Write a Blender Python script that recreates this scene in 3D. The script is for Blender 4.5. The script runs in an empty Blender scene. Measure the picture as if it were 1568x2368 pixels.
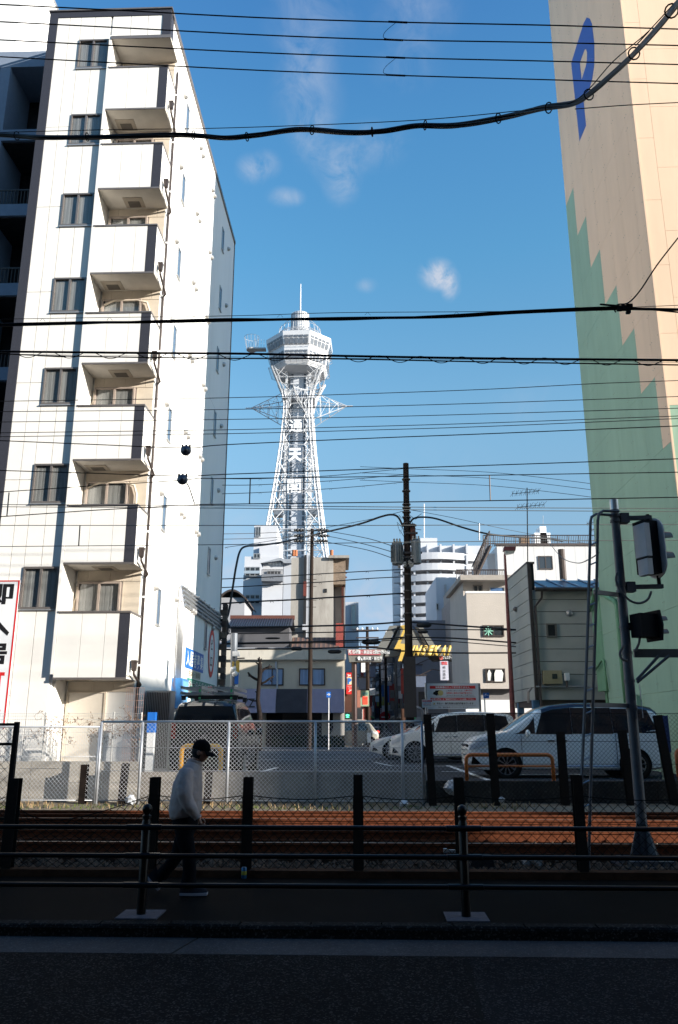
import bpy, math, random
from math import sin, cos, radians, pi, sqrt
from mathutils import Vector, Matrix
random.seed(7)
S = bpy.context.scene
COL = S.collection

# ------------------------------------------------------------------ camera, sky, sun, exposure
F, CX, CY, PITCH, CZ = 1842.0, 784.0, 1184.0, radians(15.2), 1.74
cam_d = bpy.data.cameras.new('camera'); cam = bpy.data.objects.new('camera', cam_d); COL.objects.link(cam)
cam.location = (0, 0, CZ); cam.rotation_euler = (pi/2 + PITCH, 0, 0)
cam_d.sensor_fit = 'VERTICAL'; cam_d.sensor_height = 36; cam_d.lens = 28.0
cam_d.clip_start = 0.05; cam_d.clip_end = 4000
S.camera = cam
S.view_settings.view_transform = 'Standard'; S.view_settings.look = 'None'
S.view_settings.exposure = 1.05; S.view_settings.gamma = 1; S.view_settings.use_curve_mapping = False
S.cycles.max_bounces = 6; S.cycles.diffuse_bounces = 3; S.cycles.glossy_bounces = 3
S.cycles.transparent_max_bounces = 12; S.cycles.transmission_bounces = 4

SUN_DIR = Vector((-1, .50, -.33)).normalized()          # the way the light travels
SUN_EL = math.asin(-SUN_DIR.z)
sun_d = bpy.data.lights.new('sun', 'SUN'); sun = bpy.data.objects.new('sun', sun_d); COL.objects.link(sun)
sun_d.energy = 5.0; sun_d.angle = radians(.53); sun_d.color = (1.0, .93, .83)
sun.rotation_euler = SUN_DIR.to_track_quat('-Z', 'Y').to_euler(); sun.location = (40, -22, 30)

W = bpy.data.worlds.new('World'); S.world = W; W.use_nodes = True
nt = W.node_tree; nt.nodes.clear()
def wn(t, **k):
    n = nt.nodes.new(t)
    for a, b in k.items(): setattr(n, a, b)
    return n
sky = wn('ShaderNodeTexSky', sky_type='NISHITA', sun_disc=False)
sky.sun_elevation = SUN_EL; sky.sun_rotation = math.atan2(-SUN_DIR.x, -SUN_DIR.y)
sky.air_density = 1.0; sky.dust_density = .6; sky.ozone_density = 2.2; sky.altitude = 0
SKY_MUL = (.74, 1.0, 1.12)
hs = wn('ShaderNodeVectorMath', operation='MULTIPLY'); hs.inputs[1].default_value = SKY_MUL
nt.links.new(sky.outputs[0], hs.inputs[0])
tc = wn('ShaderNodeTexCoord')
# the sky's own colour by height: paler towards the horizon, deeper blue overhead
sx = wn('ShaderNodeSeparateXYZ'); nt.links.new(tc.outputs['Generated'], sx.inputs[0])
ramp = wn('ShaderNodeValToRGB'); nt.links.new(sx.outputs[2], ramp.inputs[0])
K = 1/1.51/2
STOPS = [(.0, (1.25, 1.3, 2.1)), (.012, (1.18, 1.22, 1.9)), (.058, (1.0, .86, 1.13)), (.148, (1.37, 1.01, .99)), (.253, (1.68, 1.35, 1.15)), (.357, (1.82, 1.66, 1.39)), (.541, (1.32, 1.77, 1.64)), (.653, (1.18, 1.72, 1.75)), (.734, (1.03, 1.56, 1.77)), (1.0, (.72, 1.02, 1.5))]
while len(ramp.color_ramp.elements) < len(STOPS): ramp.color_ramp.elements.new(.5)
for e, (p_, c_) in zip(ramp.color_ramp.elements, STOPS): e.position = p_; e.color = (c_[0]*K, c_[1]*K, c_[2]*K, 1)
hm = wn('ShaderNodeVectorMath', operation='MULTIPLY'); nt.links.new(hs.outputs[0], hm.inputs[0]); nt.links.new(ramp.outputs[0], hm.inputs[1])
h2 = wn('ShaderNodeVectorMath', operation='SCALE'); h2.inputs['Scale'].default_value = 2; nt.links.new(hm.outputs[0], h2.inputs[0])
def ray(x, y):
    v = y - CY; d = F*cos(PITCH) + v*sin(PITCH)
    return (x - CX)/d, (F*sin(PITCH) - v*cos(PITCH))/d
def at(x, y, D):
    a, b = ray(x, y); return Vector((a*D, D, CZ + b*D))
# clouds: soft patches of vapour in the far sky, broken up by noise
noise = wn('ShaderNodeTexNoise'); noise.inputs['Scale'].default_value = 24; noise.inputs['Detail'].default_value = 7; noise.inputs['Roughness'].default_value = .62
noise.inputs['Distortion'].default_value = .6
nt.links.new(tc.outputs['Generated'], noise.inputs['Vector'])
acc = None
CLOUDS = [((1010, 635), .022, 2.4, .8), ((1032, 645), .016, 1.8, .8), ((1042, 668), .012, 1.4, 1.4), ((585, 392), .020, .8, .8), ((615, 380), .018, .8, .8), ((785, 385), .030, .7, .9), ((790, 425), .022, .7, 1.3), ((660, 456), .022, 1.0, .45), ((860, 340), .045, .5, .5), ((740, 350), .03, .4, .7),
          ((712, 225), .04, .45, 1.4), ((708, 150), .035, .4, 1.2), ((716, 290), .03, .5, 1.3), ((960, 20), .05, .45, .7), ((720, 40), .05, .45, .9), ((940, 150), .04, .3, .6),
          ((848, 660), .014, .5, .6), ((1220, 935), .05, .2, .6), ((560, 1230), .06, .35, 1.), ((1000, 1130), .1, .12, .8),
          ((860, 1440), .12, 1.1, .7), ((540, 1330), .09, .8, .7), ((2400, 600), .3, .5, 1.), ((-900, 500), .35, .5, 1.)]
for (px, r, amp, sq) in CLOUDS:
    a, b = ray(*px); d = Vector((a, 1, b)).normalized()
    sub = wn('ShaderNodeVectorMath', operation='SUBTRACT'); sub.inputs[1].default_value = d
    nt.links.new(tc.outputs['Generated'], sub.inputs[0])
    sc = wn('ShaderNodeVectorMath', operation='MULTIPLY'); sc.inputs[1].default_value = (1, 1, 1/max(.3, sq))
    nt.links.new(sub.outputs[0], sc.inputs[0])
    ln = wn('ShaderNodeVectorMath', operation='LENGTH'); nt.links.new(sc.outputs[0], ln.inputs[0])
    mr = wn('ShaderNodeMapRange', interpolation_type='SMOOTHSTEP')
    mr.inputs['From Min'].default_value = 0; mr.inputs['From Max'].default_value = r*1.25
    mr.inputs['To Min'].default_value = amp; mr.inputs['To Max'].default_value = 0
    nt.links.new(ln.outputs['Value'], mr.inputs['Value'])
    if acc is None: acc = mr.outputs[0]
    else:
        ad = wn('ShaderNodeMath', operation='ADD'); nt.links.new(acc, ad.inputs[0]); nt.links.new(mr.outputs[0], ad.inputs[1]); acc = ad.outputs[0]
nr = wn('ShaderNodeMapRange'); nr.inputs['From Min'].default_value = .34; nr.inputs['From Max'].default_value = .72
nt.links.new(noise.outputs[0], nr.inputs['Value'])
mu = wn('ShaderNodeMath', operation='MULTIPLY'); nt.links.new(acc, mu.inputs[0]); nt.links.new(nr.outputs[0], mu.inputs[1])
cl = wn('ShaderNodeMath', operation='MULTIPLY', use_clamp=True); cl.inputs[1].default_value = .8; nt.links.new(mu.outputs[0], cl.inputs[0])
mx = wn('ShaderNodeMix', data_type='RGBA'); mx.inputs['B'].default_value = (2.35, 2.68, 3.25, 1)
nt.links.new(cl.outputs[0], mx.inputs['Factor']); nt.links.new(h2.outputs[0], mx.inputs['A'])
bg = wn('ShaderNodeBackground'); bg.inputs['Strength'].default_value = .113
nt.links.new(mx.outputs['Result'], bg.inputs['Color'])
wo = wn('ShaderNodeOutputWorld'); nt.links.new(bg.outputs[0], wo.inputs['Surface'])

# ------------------------------------------------------------------ the street frame (rails, kerb and both tall buildings share it)
A = radians(1.9); SA, CA = sin(A), cos(A)
def st(u, w, z=0.0): return Vector((u*CA + w*SA, -u*SA + w*CA, z))
def hitw(x, y, w):                       # pixel ray -> (u, z) on the plane w = const
    a, b = ray(x, y); D = w/(a*SA + CA); return a*D*CA - D*SA, CZ + b*D
def hitu(x, y, u):                       # pixel ray -> (w, z) on the plane u = const
    a, b = ray(x, y); D = u/(a*CA - SA); return a*D*SA + D*CA, CZ + b*D

# ------------------------------------------------------------------ materials
MATS = {}
def mat(name, col, rough=.7, metal=0.0, var=.12, scale=6.0, bump=.0, bscale=40.0, spec=.5, emit=None, alpha=None, trans=0, streak=0, dirt=None):
    if name in MATS: return MATS[name]
    m = bpy.data.materials.new(name); m.use_nodes = True; t = m.node_tree; b = t.nodes['Principled BSDF']
    b.inputs['Roughness'].default_value = rough; b.inputs['Metallic'].default_value = metal
    b.inputs['Specular IOR Level'].default_value = .05 if (rough >= .6 and spec == .5) else spec
    b.inputs['Base Color'].default_value = (*col, 1)
    co = t.nodes.new('ShaderNodeTexCoord')
    if var:
        n = t.nodes.new('ShaderNodeTexNoise'); n.inputs['Scale'].default_value = scale; n.inputs['Detail'].default_value = 6; n.inputs['Roughness'].default_value = .6
        src = co.outputs['Object']
        if streak:
            mp = t.nodes.new('ShaderNodeMapping'); mp.inputs['Scale'].default_value = (1, 1, streak); t.links.new(src, mp.inputs['Vector']); src = mp.outputs[0]
        t.links.new(src, n.inputs['Vector'])
        r = t.nodes.new('ShaderNodeMapRange'); r.inputs['From Min'].default_value = .3; r.inputs['From Max'].default_value = .7
        r.inputs['To Min'].default_value = 1 - var; r.inputs['To Max'].default_value = 1 + var*.6
        t.links.new(n.outputs[0], r.inputs['Value'])
        mlt = t.nodes.new('ShaderNodeVectorMath'); mlt.operation = 'SCALE'; mlt.inputs[0].default_value = col
        t.links.new(r.outputs[0], mlt.inputs['Scale']); out = mlt.outputs[0]
        if dirt:
            dc, ds, d0, d1 = dirt
            n3 = t.nodes.new('ShaderNodeTexNoise'); n3.inputs['Scale'].default_value = ds; n3.inputs['Detail'].default_value = 8; n3.inputs['Roughness'].default_value = .7
            mp2 = t.nodes.new('ShaderNodeMapping'); mp2.inputs['Scale'].default_value = (1, 1, streak or 1); t.links.new(co.outputs['Object'], mp2.inputs['Vector']); t.links.new(mp2.outputs[0], n3.inputs['Vector'])
            r3 = t.nodes.new('ShaderNodeMapRange'); r3.inputs['From Min'].default_value = d0; r3.inputs['From Max'].default_value = d1
            t.links.new(n3.outputs[0], r3.inputs['Value'])
            mm = t.nodes.new('ShaderNodeMix'); mm.data_type = 'RGBA'; mm.inputs['B'].default_value = (*dc, 1)
            t.links.new(r3.outputs[0], mm.inputs['Factor']); t.links.new(out, mm.inputs['A']); out = mm.outputs['Result']
        t.links.new(out, b.inputs['Base Color'])
    if bump:
        n2 = t.nodes.new('ShaderNodeTexNoise'); n2.inputs['Scale'].default_value = bscale; n2.inputs['Detail'].default_value = 5
        t.links.new(co.outputs['Object'], n2.inputs['Vector'])
        bp = t.nodes.new('ShaderNodeBump'); bp.inputs['Strength'].default_value = bump; bp.inputs['Distance'].default_value = .02
        t.links.new(n2.outputs[0], bp.inputs['Height']); t.links.new(bp.outputs[0], b.inputs['Normal'])
    if emit:
        b.inputs['Emission Color'].default_value = (*emit[0], 1); b.inputs['Emission Strength'].default_value = emit[1]
    if trans: b.inputs['Transmission Weight'].default_value = trans
    MATS[name] = m; return m

def speckle(name, c1, c2, scale, rough=.85, bump=.5, patch=.25):
    """asphalt and rough concrete: pale grains in a dark binder, wide soft patches, fine relief"""
    m = bpy.data.materials.new(name); m.use_nodes = True; t = m.node_tree; b = t.nodes['Principled BSDF']
    b.inputs['Roughness'].default_value = rough; b.inputs['Specular IOR Level'].default_value = .03
    co = t.nodes.new('ShaderNodeTexCoord')
    v = t.nodes.new('ShaderNodeTexVoronoi'); v.inputs['Scale'].default_value = scale; t.links.new(co.outputs['Object'], v.inputs['Vector'])
    sp = t.nodes.new('ShaderNodeSeparateColor'); t.links.new(v.outputs['Color'], sp.inputs[0])
    r = t.nodes.new('ShaderNodeMapRange'); r.inputs['From Min'].default_value = .76; r.inputs['From Max'].default_value = 1.0
    t.links.new(sp.outputs[0], r.inputs['Value'])
    mm = t.nodes.new('ShaderNodeMix'); mm.data_type = 'RGBA'; mm.inputs['A'].default_value = (*c1, 1); mm.inputs['B'].default_value = (*c2, 1)
    t.links.new(r.outputs[0], mm.inputs['Factor'])
    n = t.nodes.new('ShaderNodeTexNoise'); n.inputs['Scale'].default_value = .9; n.inputs['Detail'].default_value = 9; n.inputs['Roughness'].default_value = .68
    t.links.new(co.outputs['Object'], n.inputs['Vector'])
    r2 = t.nodes.new('ShaderNodeMapRange'); r2.inputs['From Min'].default_value = .3; r2.inputs['From Max'].default_value = .7; r2.inputs['To Min'].default_value = 1-patch; r2.inputs['To Max'].default_value = 1+patch
    t.links.new(n.outputs[0], r2.inputs['Value'])
    ms = t.nodes.new('ShaderNodeVectorMath'); ms.operation = 'SCALE'; t.links.new(mm.outputs['Result'], ms.inputs[0]); t.links.new(r2.outputs[0], ms.inputs['Scale'])
    t.links.new(ms.outputs[0], b.inputs['Base Color'])
    n2 = t.nodes.new('ShaderNodeTexNoise'); n2.inputs['Scale'].default_value = scale*.8; n2.inputs['Detail'].default_value = 4; t.links.new(co.outputs['Object'], n2.inputs['Vector'])
    bp = t.nodes.new('ShaderNodeBump'); bp.inputs['Strength'].default_value = bump; bp.inputs['Distance'].default_value = .01
    t.links.new(n2.outputs[0], bp.inputs['Height']); t.links.new(bp.outputs[0], b.inputs['Normal'])
    MATS[name] = m; return m

# ------------------------------------------------------------------ mesh helpers
class MB:
    def __init__(s, M=None): s.v = []; s.f = []; s.M = M
    def add(s, vs, fs):
        o = len(s.v); s.v += [tuple(p) for p in vs]; s.f += [tuple(i + o for i in f) for f in fs]; return s
    def hexa(s, c):                      # 8 corners: bottom ring then top ring
        return s.add(c, [(0, 3, 2, 1), (4, 5, 6, 7), (0, 1, 5, 4), (1, 2, 6, 5), (2, 3, 7, 6), (3, 0, 4, 7)])
    def box(s, x0, x1, y0, y1, z0, z1):
        return s.hexa([(x0, y0, z0), (x1, y0, z0), (x1, y1, z0), (x0, y1, z0), (x0, y0, z1), (x1, y0, z1), (x1, y1, z1), (x0, y1, z1)])
    def sbox(s, u0, u1, w0, w1, z0, z1):  # box in the street frame
        return s.hexa([st(u0, w0, z0), st(u1, w0, z0), st(u1, w1, z0), st(u0, w1, z0), st(u0, w0, z1), st(u1, w0, z1), st(u1, w1, z1), st(u0, w1, z1)])
    def obox(s, c, size, ax=None):        # oriented box: ax = 3 unit vectors
        c = Vector(c); ax = ax or (Vector((1, 0, 0)), Vector((0, 1, 0)), Vector((0, 0, 1)))
        h = [a*(d/2) for a, d in zip(ax, size)]
        cs = []
        for sz in (-1, 1):
            for sx, sy in ((-1, -1), (1, -1), (1, 1), (-1, 1)): cs.append(c + h[0]*sx + h[1]*sy + h[2]*sz)
        return s.hexa(cs)
    def tube(s, pts, r, n=6, caps=True):
        pts = [Vector(p) for p in pts]; rs = r if isinstance(r, (list, tuple)) else [r]*len(pts)
        rings = []; up = None
        for i, p in enumerate(pts):
            a = pts[max(0, i-1)]; b = pts[min(len(pts)-1, i+1)]; d = (b - a)
            if d.length < 1e-9: d = Vector((0, 0, 1))
            d.normalize()
            if up is None: up = Vector((0, 0, 1)) if abs(d.z) < .9 else Vector((1, 0, 0))
            x = d.cross(up)
            if x.length < 1e-5: x = d.cross(Vector((0, 1, 0)))
            x.normalize(); y = x.cross(d).normalized(); up = y
            rings.append([p + (x*cos(2*pi*k/n) + y*sin(2*pi*k/n))*rs[i] for k in range(n)])
        o = len(s.v)
        for rg in rings: s.v += [tuple(q) for q in rg]
        for i in range(len(rings)-1):
            for k in range(n):
                k2 = (k+1) % n; s.f.append((o+i*n+k, o+i*n+k2, o+(i+1)*n+k2, o+(i+1)*n+k))
        if caps: s.f.append(tuple(o+k for k in reversed(range(n)))); s.f.append(tuple(o+(len(rings)-1)*n+k for k in range(n)))
        return s
    def lathe(s, prof, c=(0, 0, 0), n=16, ax=None):   # prof: (r, h) list
        c = Vector(c); ax = ax or (Vector((1, 0, 0)), Vector((0, 1, 0)), Vector((0, 0, 1)))
        o = len(s.v)
        for r, h in prof:
            for k in range(n): s.v.append(tuple(c + ax[0]*(r*cos(2*pi*k/n)) + ax[1]*(r*sin(2*pi*k/n)) + ax[2]*h))
        for i in range(len(prof)-1):
            for k in range(n):
                k2 = (k+1) % n; s.f.append((o+i*n+k, o+i*n+k2, o+(i+1)*n+k2, o+(i+1)*n+k))
        s.f.append(tuple(o+k for k in reversed(range(n)))); s.f.append(tuple(o+(len(prof)-1)*n+k for k in range(n)))
        return s
    def prism(s, poly, ext):              # poly: list of 3-D points, ext: extrusion vector
        n = len(poly); poly = [Vector(p) for p in poly]; ext = Vector(ext)
        return s.add(poly + [p + ext for p in poly], [tuple(range(n)), tuple(n+i for i in reversed(range(n)))] + [(i, n+i, n+(i+1) % n, (i+1) % n) for i in range(n)])
    def etube(s, P, rx, ry, n=18):        # elliptical tube in the x-z plane: rx across the path, ry along y
        o = len(s.v); P = [Vector(p) for p in P]
        for i, p in enumerate(P):
            d = (P[min(len(P)-1, i+1)]-P[max(0, i-1)]).normalized(); nrm = d.cross(Y_).normalized(); b = nrm.cross(d).normalized()
            for k in range(n): s.v.append(tuple(p + nrm*(rx[i]*cos(2*pi*k/n)) + b*(ry[i]*sin(2*pi*k/n))))
        for i in range(len(P)-1):
            for k in range(n): k2 = (k+1) % n; s.f.append((o+i*n+k, o+i*n+k2, o+(i+1)*n+k2, o+(i+1)*n+k))
        s.f.append(tuple(o+k for k in reversed(range(n)))); s.f.append(tuple(o+(len(P)-1)*n+k for k in range(n))); return s
    def grid(s, rows):                    # rows of points
        o = len(s.v); n = len(rows[0])
        for r in rows: s.v += [tuple(p) for p in r]
        for i in range(len(rows)-1):
            for k in range(n-1): s.f.append((o+i*n+k, o+i*n+k+1, o+(i+1)*n+k+1, o+(i+1)*n+k))
        return s
    def obj(s, name, m, parent=None, smooth=False, kind=None, label=None, fix=True):
        org = ROOT.get(parent.name, Vector((0, 0, 0))) if parent else Vector((0, 0, 0))
        me = bpy.data.meshes.new(name)
        me.from_pydata([(a-org.x, b-org.y, c-org.z) for a, b, c in s.v], [], s.f)
        if fix:
            import bmesh
            bm = bmesh.new(); bm.from_mesh(me); bmesh.ops.recalc_face_normals(bm, faces=bm.faces); bm.to_mesh(me); bm.free()
        if smooth: me.polygons.foreach_set('use_smooth', [True]*len(me.polygons))
        me.materials.append(m)
        if smooth == 'auto':
            try: me.set_sharp_from_angle(angle=radians(40))
            except Exception: pass
        o = bpy.data.objects.new(name, me); COL.objects.link(o)
        if parent: o.parent = parent; ROOT[o.name] = org
        if kind: o['kind'] = kind
        if label: o['label'] = label
        return o
ROOT = {}
def thing(name, label, cat, loc=(0, 0, 0), group=None):
    o = bpy.data.objects.new(name, None); COL.objects.link(o); o.location = loc; o.empty_display_size = .2
    o['label'] = label; o['category'] = cat
    if group: o['group'] = group
    ROOT[o.name] = Vector(loc); return o
def tag(o, label, cat, group=None):
    o['label'] = label; o['category'] = cat
    if group: o['group'] = group
    return o
def struct(mb, name, m, smooth=False): return mb.obj(name, m, kind='structure', smooth=smooth)
def move(o, old, new):                    # shift a finished root
    o.location = new
def copy_tree(o, parent=None):
    c = o.copy(); COL.objects.link(c)
    if parent: c.parent = parent
    for ch in list(o.children): copy_tree(ch, c)
    return c
def text(s, org, U, V, w, h, m, parent, name='lettering', bold=.012, depth=.004, fit=True):
    """flat lettering: org = lower left corner, U and V unit vectors, fitted into w x h"""
    cu = bpy.data.curves.new(name, 'FONT'); cu.body = s; cu.size = 1; cu.offset = bold; cu.resolution_u = 2; cu.space_line = 1.0
    cu.align_x = 'CENTER' if '\n' in s else 'LEFT'
    tmp = bpy.data.objects.new(name, cu); COL.objects.link(tmp)
    me = bpy.data.meshes.new_from_object(tmp.evaluated_get(bpy.context.evaluated_depsgraph_get()))
    bpy.data.objects.remove(tmp); bpy.data.curves.remove(cu)
    if not me.vertices: return None
    xs = [v.co.x for v in me.vertices]; ys = [v.co.y for v in me.vertices]
    x0, x1, y0, y1 = min(xs), max(xs), min(ys), max(ys); sx = w/(x1-x0); sy = h/(y1-y0)
    U = Vector(U).normalized(); V = Vector(V).normalized(); N = U.cross(V); org = Vector(org); r = ROOT.get(parent.name, Vector((0, 0, 0))) if parent else Vector((0, 0, 0))
    for v in me.vertices: v.co = org + U*((v.co.x-x0)*sx) + V*((v.co.y-y0)*sy) + N*depth - r
    me.materials.clear(); me.materials.append(m)
    o = bpy.data.objects.new(name, me); COL.objects.link(o)
    if parent: o.parent = parent; ROOT[o.name] = r
    return o
X_, Y_, Z_ = Vector((1, 0, 0)), Vector((0, 1, 0)), Vector((0, 0, 1))
SU, SW = st(1, 0), st(0, 1)
M_WHITEWALL = mat('white_siding', (.80, .775, .73), .6, var=.05, scale=1.2, bump=.12, bscale=90)
M_SIDEWALL = mat('white_render', (.83, .82, .80), .75, var=.05, scale=.8, bump=.1, bscale=70, streak=.12)
M_CHAR = mat('charcoal_siding', (.035, .035, .045), .55, var=.25, scale=30)
M_ALU = mat('bronze_aluminium', (.22, .195, .18), .4, .5, var=.1)
M_GREYALU = mat('grey_aluminium', (.42, .42, .42), .4, .6, var=.1)
M_GLASS = mat('dark_glass', (.03, .035, .04), .06, 0, var=0, spec=.9)
M_CURT = mat('curtain_cloth', (.46, .45, .42), .9, var=.35, scale=9, streak=.05)
M_BROWN = mat('dark_brown_steel', (.07, .055, .05), .5, .3, var=.2)
M_BLACK = mat('black_rubber', (.012, .012, .013), .55, var=.2)
M_GALV = mat('galvanised_steel', (.50, .51, .52), .38, .75, var=.15, scale=12)
M_CONC = mat('weathered_concrete', (.36, .335, .295), .9, var=.2, scale=2.5, bump=.4, bscale=30, dirt=((.12, .105, .09), 1.6, .52, .8), streak=.35)
M_WHITE = mat('white_paint', (.78, .78, .77), .5, var=.06)
M_RUST = mat('rusty_steel', (.135, .045, .022), .8, var=.45, scale=14, bump=.4, bscale=60)
# ------------------------------------------------------------------ the setting: ground, roads, tracks
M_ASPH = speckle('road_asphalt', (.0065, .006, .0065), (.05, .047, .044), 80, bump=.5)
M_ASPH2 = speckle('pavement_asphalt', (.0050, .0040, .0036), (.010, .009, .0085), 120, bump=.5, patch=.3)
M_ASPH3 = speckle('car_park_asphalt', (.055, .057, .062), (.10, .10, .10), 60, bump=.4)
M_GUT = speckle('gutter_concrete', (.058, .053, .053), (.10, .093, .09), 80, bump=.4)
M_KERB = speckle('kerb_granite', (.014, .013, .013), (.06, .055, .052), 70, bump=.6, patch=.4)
M_SOIL = mat('bare_soil', (.22, .185, .14), .95, var=.4, scale=9, bump=.8, bscale=30)
M_LINE = mat('worn_road_paint', (.70, .70, .68), .7, var=.25, scale=6)

g = MB()
def strip(mb, pts, u0=-400, u1=400):
    o = len(mb.v)
    for w, z in pts: mb.v += [tuple(st(u0, w, z)), tuple(st(u1, w, z))]
    for i in range(len(pts)-1): mb.f.append((o+2*i, o+2*i+1, o+2*i+3, o+2*i+2))
    return mb
struct(strip(g, [(-300, -.20), (19.96, -.20), (19.97, .44), (1500, .44)], -900, 900), 'ground', M_SOIL)
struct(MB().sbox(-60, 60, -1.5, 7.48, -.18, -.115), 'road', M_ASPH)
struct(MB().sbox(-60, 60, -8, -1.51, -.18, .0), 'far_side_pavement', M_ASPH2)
# gutter: two pours meeting in a slanted joint
gx = -1.62
mb = MB(); mb.hexa([st(-60, 7.484, -.18), st(gx-.07, 7.484, -.18), st(gx+.055, 7.99, -.18), st(-60, 7.99, -.18), st(-60, 7.484, -.111), st(gx-.07, 7.484, -.111), st(gx+.055, 7.99, -.105), st(-60, 7.99, -.105)])
struct(mb, 'gutter', M_GUT)
mb = MB(); mb.hexa([st(gx-.05, 7.484, -.18), st(60, 7.484, -.18), st(60, 7.99, -.18), st(gx+.075, 7.99, -.18), st(gx-.05, 7.484, -.113), st(60, 7.484, -.113), st(60, 7.99, -.107), st(gx+.075, 7.99, -.107)])
struct(mb, 'gutter', M_GUT)
# a crack that runs across the road
pts = []
for i in range(40):
    t = i/39; p = at(1078+52*t + random.uniform(-2, 2)*(1 if 0 < i < 39 else 0), 2214+200*t, 1); a = p - Vector((0, 0, CZ)); k = (-.113-CZ)/a.z
    pts.append(a*k + Vector((0, 0, CZ)))
mb = MB()
for i in range(39):
    wd = random.uniform(.006, .016); mb.add([pts[i]-X_*wd, pts[i]+X_*wd, pts[i+1]+X_*wd, pts[i+1]-X_*wd], [(0, 1, 2, 3)])
struct(mb, 'road_crack', mat('dark_crack_strip', (.008, .008, .008), .9, var=0))  # thin dark strip laid on the road to mark the crack
mb = MB()                                              # newer asphalt patch right of the crack
mb.add([pts[0]+X_*.02-Z_*.0015, st(60, 7.47, -.1145), st(60, 2.0, -.1145), pts[-1]+X_*.02-Z_*.0015], [(0, 1, 2, 3)])
struct(mb, 'road_patch', speckle('older_asphalt', (.009, .009, .0105), (.05, .048, .046), 80, bump=.6))
# kerb stones and pavement
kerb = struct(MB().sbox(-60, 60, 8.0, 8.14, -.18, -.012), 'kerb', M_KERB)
for i in range(-11, 12):
    u0 = i*.652 + .13; L = .640
    j = random.uniform(-.004, .004)
    b = MB().hexa([st(u0, 7.992+j, -.17), st(u0+L, 7.992+j, -.17), st(u0+L, 8.15, -.17), st(u0, 8.15, -.17),
                   st(u0+.004, 8.018+j, .0+j), st(u0+L-.004, 8.018+j, .0+j), st(u0+L, 8.15, .002+j), st(u0, 8.15, .002+j)])
    b.add([st(u0, 7.992+j, -.03), st(u0+L, 7.992+j, -.03), st(u0+L-.004, 8.018+j, .0+j), st(u0+.004, 8.018+j, .0+j)], [(0, 1, 2, 3)])
    b.obj('kerb_stone', M_KERB, kerb)
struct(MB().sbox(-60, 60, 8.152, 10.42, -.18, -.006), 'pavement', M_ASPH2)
struct(MB().sbox(-60, 60, 10.425, 10.62, -.18, .075), 'pavement_edging', mat('rust_stained_edging', (.05, .025, .015), .9, var=.4, scale=6, bump=.5))
# track bed
M_BAL = mat('ballast_stone', (.10, .07, .052), .9, var=.5, scale=3)
M_BAL2 = mat('pale_ballast_stone', (.36, .28, .20), .9, var=.3, scale=5)
struct(MB().sbox(-60, 60, 10.63, 18.45, -.18, -.075), 'track_bed', mat('track_bed_soil', (.05, .032, .022), .95, var=.4, scale=5, bump=.8))
struct(strip(MB(), [(18.4, -.06), (18.7, .0), (19.3, .03), (19.94, .05)], -60, 60), 'verge', M_SOIL)
RAILS = [12.28, 13.715, 15.40, 16.835]
track = struct(MB().sbox(-60, 60, 12.0, 12.02, -.16, -.1), 'railway_track', M_RUST)
def railprof(w):
    return [(w-.065, 0), (w+.065, 0), (w+.065, .012), (w+.012, .028), (w+.009, .112), (w+.033, .122), (w+.033, .153), (w-.033, .153), (w-.033, .122), (w-.009, .112), (w-.012, .028), (w-.065, .012)]
M_HEAD = mat('polished_rail_head', (.25, .17, .13), .5, .7, var=.3, scale=20)
for w in RAILS:
    p = [st(-40, a, b) for a, b in railprof(w)]
    r = MB().prism(p, SU*80).obj('rail', M_RUST, track)
    MB().sbox(-40, 40, w-.022, w+.022, .1535, .156).obj('rail_head', M_HEAD, r)
    for i in range(-16, 17):                           # fishplates and clips on the near foot
        u = i*.62 + .1
        MB().sbox(u-.05, u+.05, w-.10, w-.035, .012, .035).obj('rail_clip', M_RUST, track)
for w in (13.2, 13.26):
    pass
gr = MB().prism([st(-40, a, b) for a, b in railprof(16.2)], SU*80).obj('guard_rail_bar', M_RUST, track)
M_SLP = mat('sleeper_timber', (.06, .035, .024), .9, var=.4, scale=8, bump=.6)
for w0, w1 in ((11.85, 14.15), (14.97, 17.27)):
    for i in range(-16, 17):
        u = i*.62 + .1 + random.uniform(-.02, .02)
        MB().sbox(u-.11, u+.11, w0, w1, -.13, -.002).obj('sleeper', M_SLP, track)
def stones(name, m, n, u0, u1, w0, w1, z, smin, smax, seed):
    rnd = random.Random(seed); mb = MB()
    for _ in range(n):
        u, w = rnd.uniform(u0, u1), rnd.uniform(w0, w1); s = rnd.uniform(smin, smax); c = st(u, w, z + rnd.uniform(-.3, .5)*s)
        if any(abs(w-r) < .085 for r in RAILS): continue
        vs = []
        for (a, b, d) in ((1, 0, 0), (0, 1, 0), (-1, 0, 0), (0, -1, 0), (0, 0, 1), (.6, .6, .5), (-.5, .5, -.4)):
            k = s*rnd.uniform(.45, .8); vs.append((c.x + a*k + rnd.uniform(-.2, .2)*s, c.y + b*k + rnd.uniform(-.2, .2)*s, c.z + d*k))
        mb.add(vs, [(0, 5, 4), (5, 1, 4), (1, 2, 4), (2, 3, 4), (3, 0, 4), (0, 1, 5)])
    o = mb.obj(name, m, kind='stuff', fix=False); o['label'] = 'crushed stone ballast between and beside the rails'; o['category'] = 'ballast'; return o
stones('ballast', M_BAL, 26000, -9, 9, 10.65, 18.4, -.05, .03, .075, 3)
stones('ballast', M_BAL2, 1500, -9, 9, 12.4, 18.4, -.035, .03, .06, 4)
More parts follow.
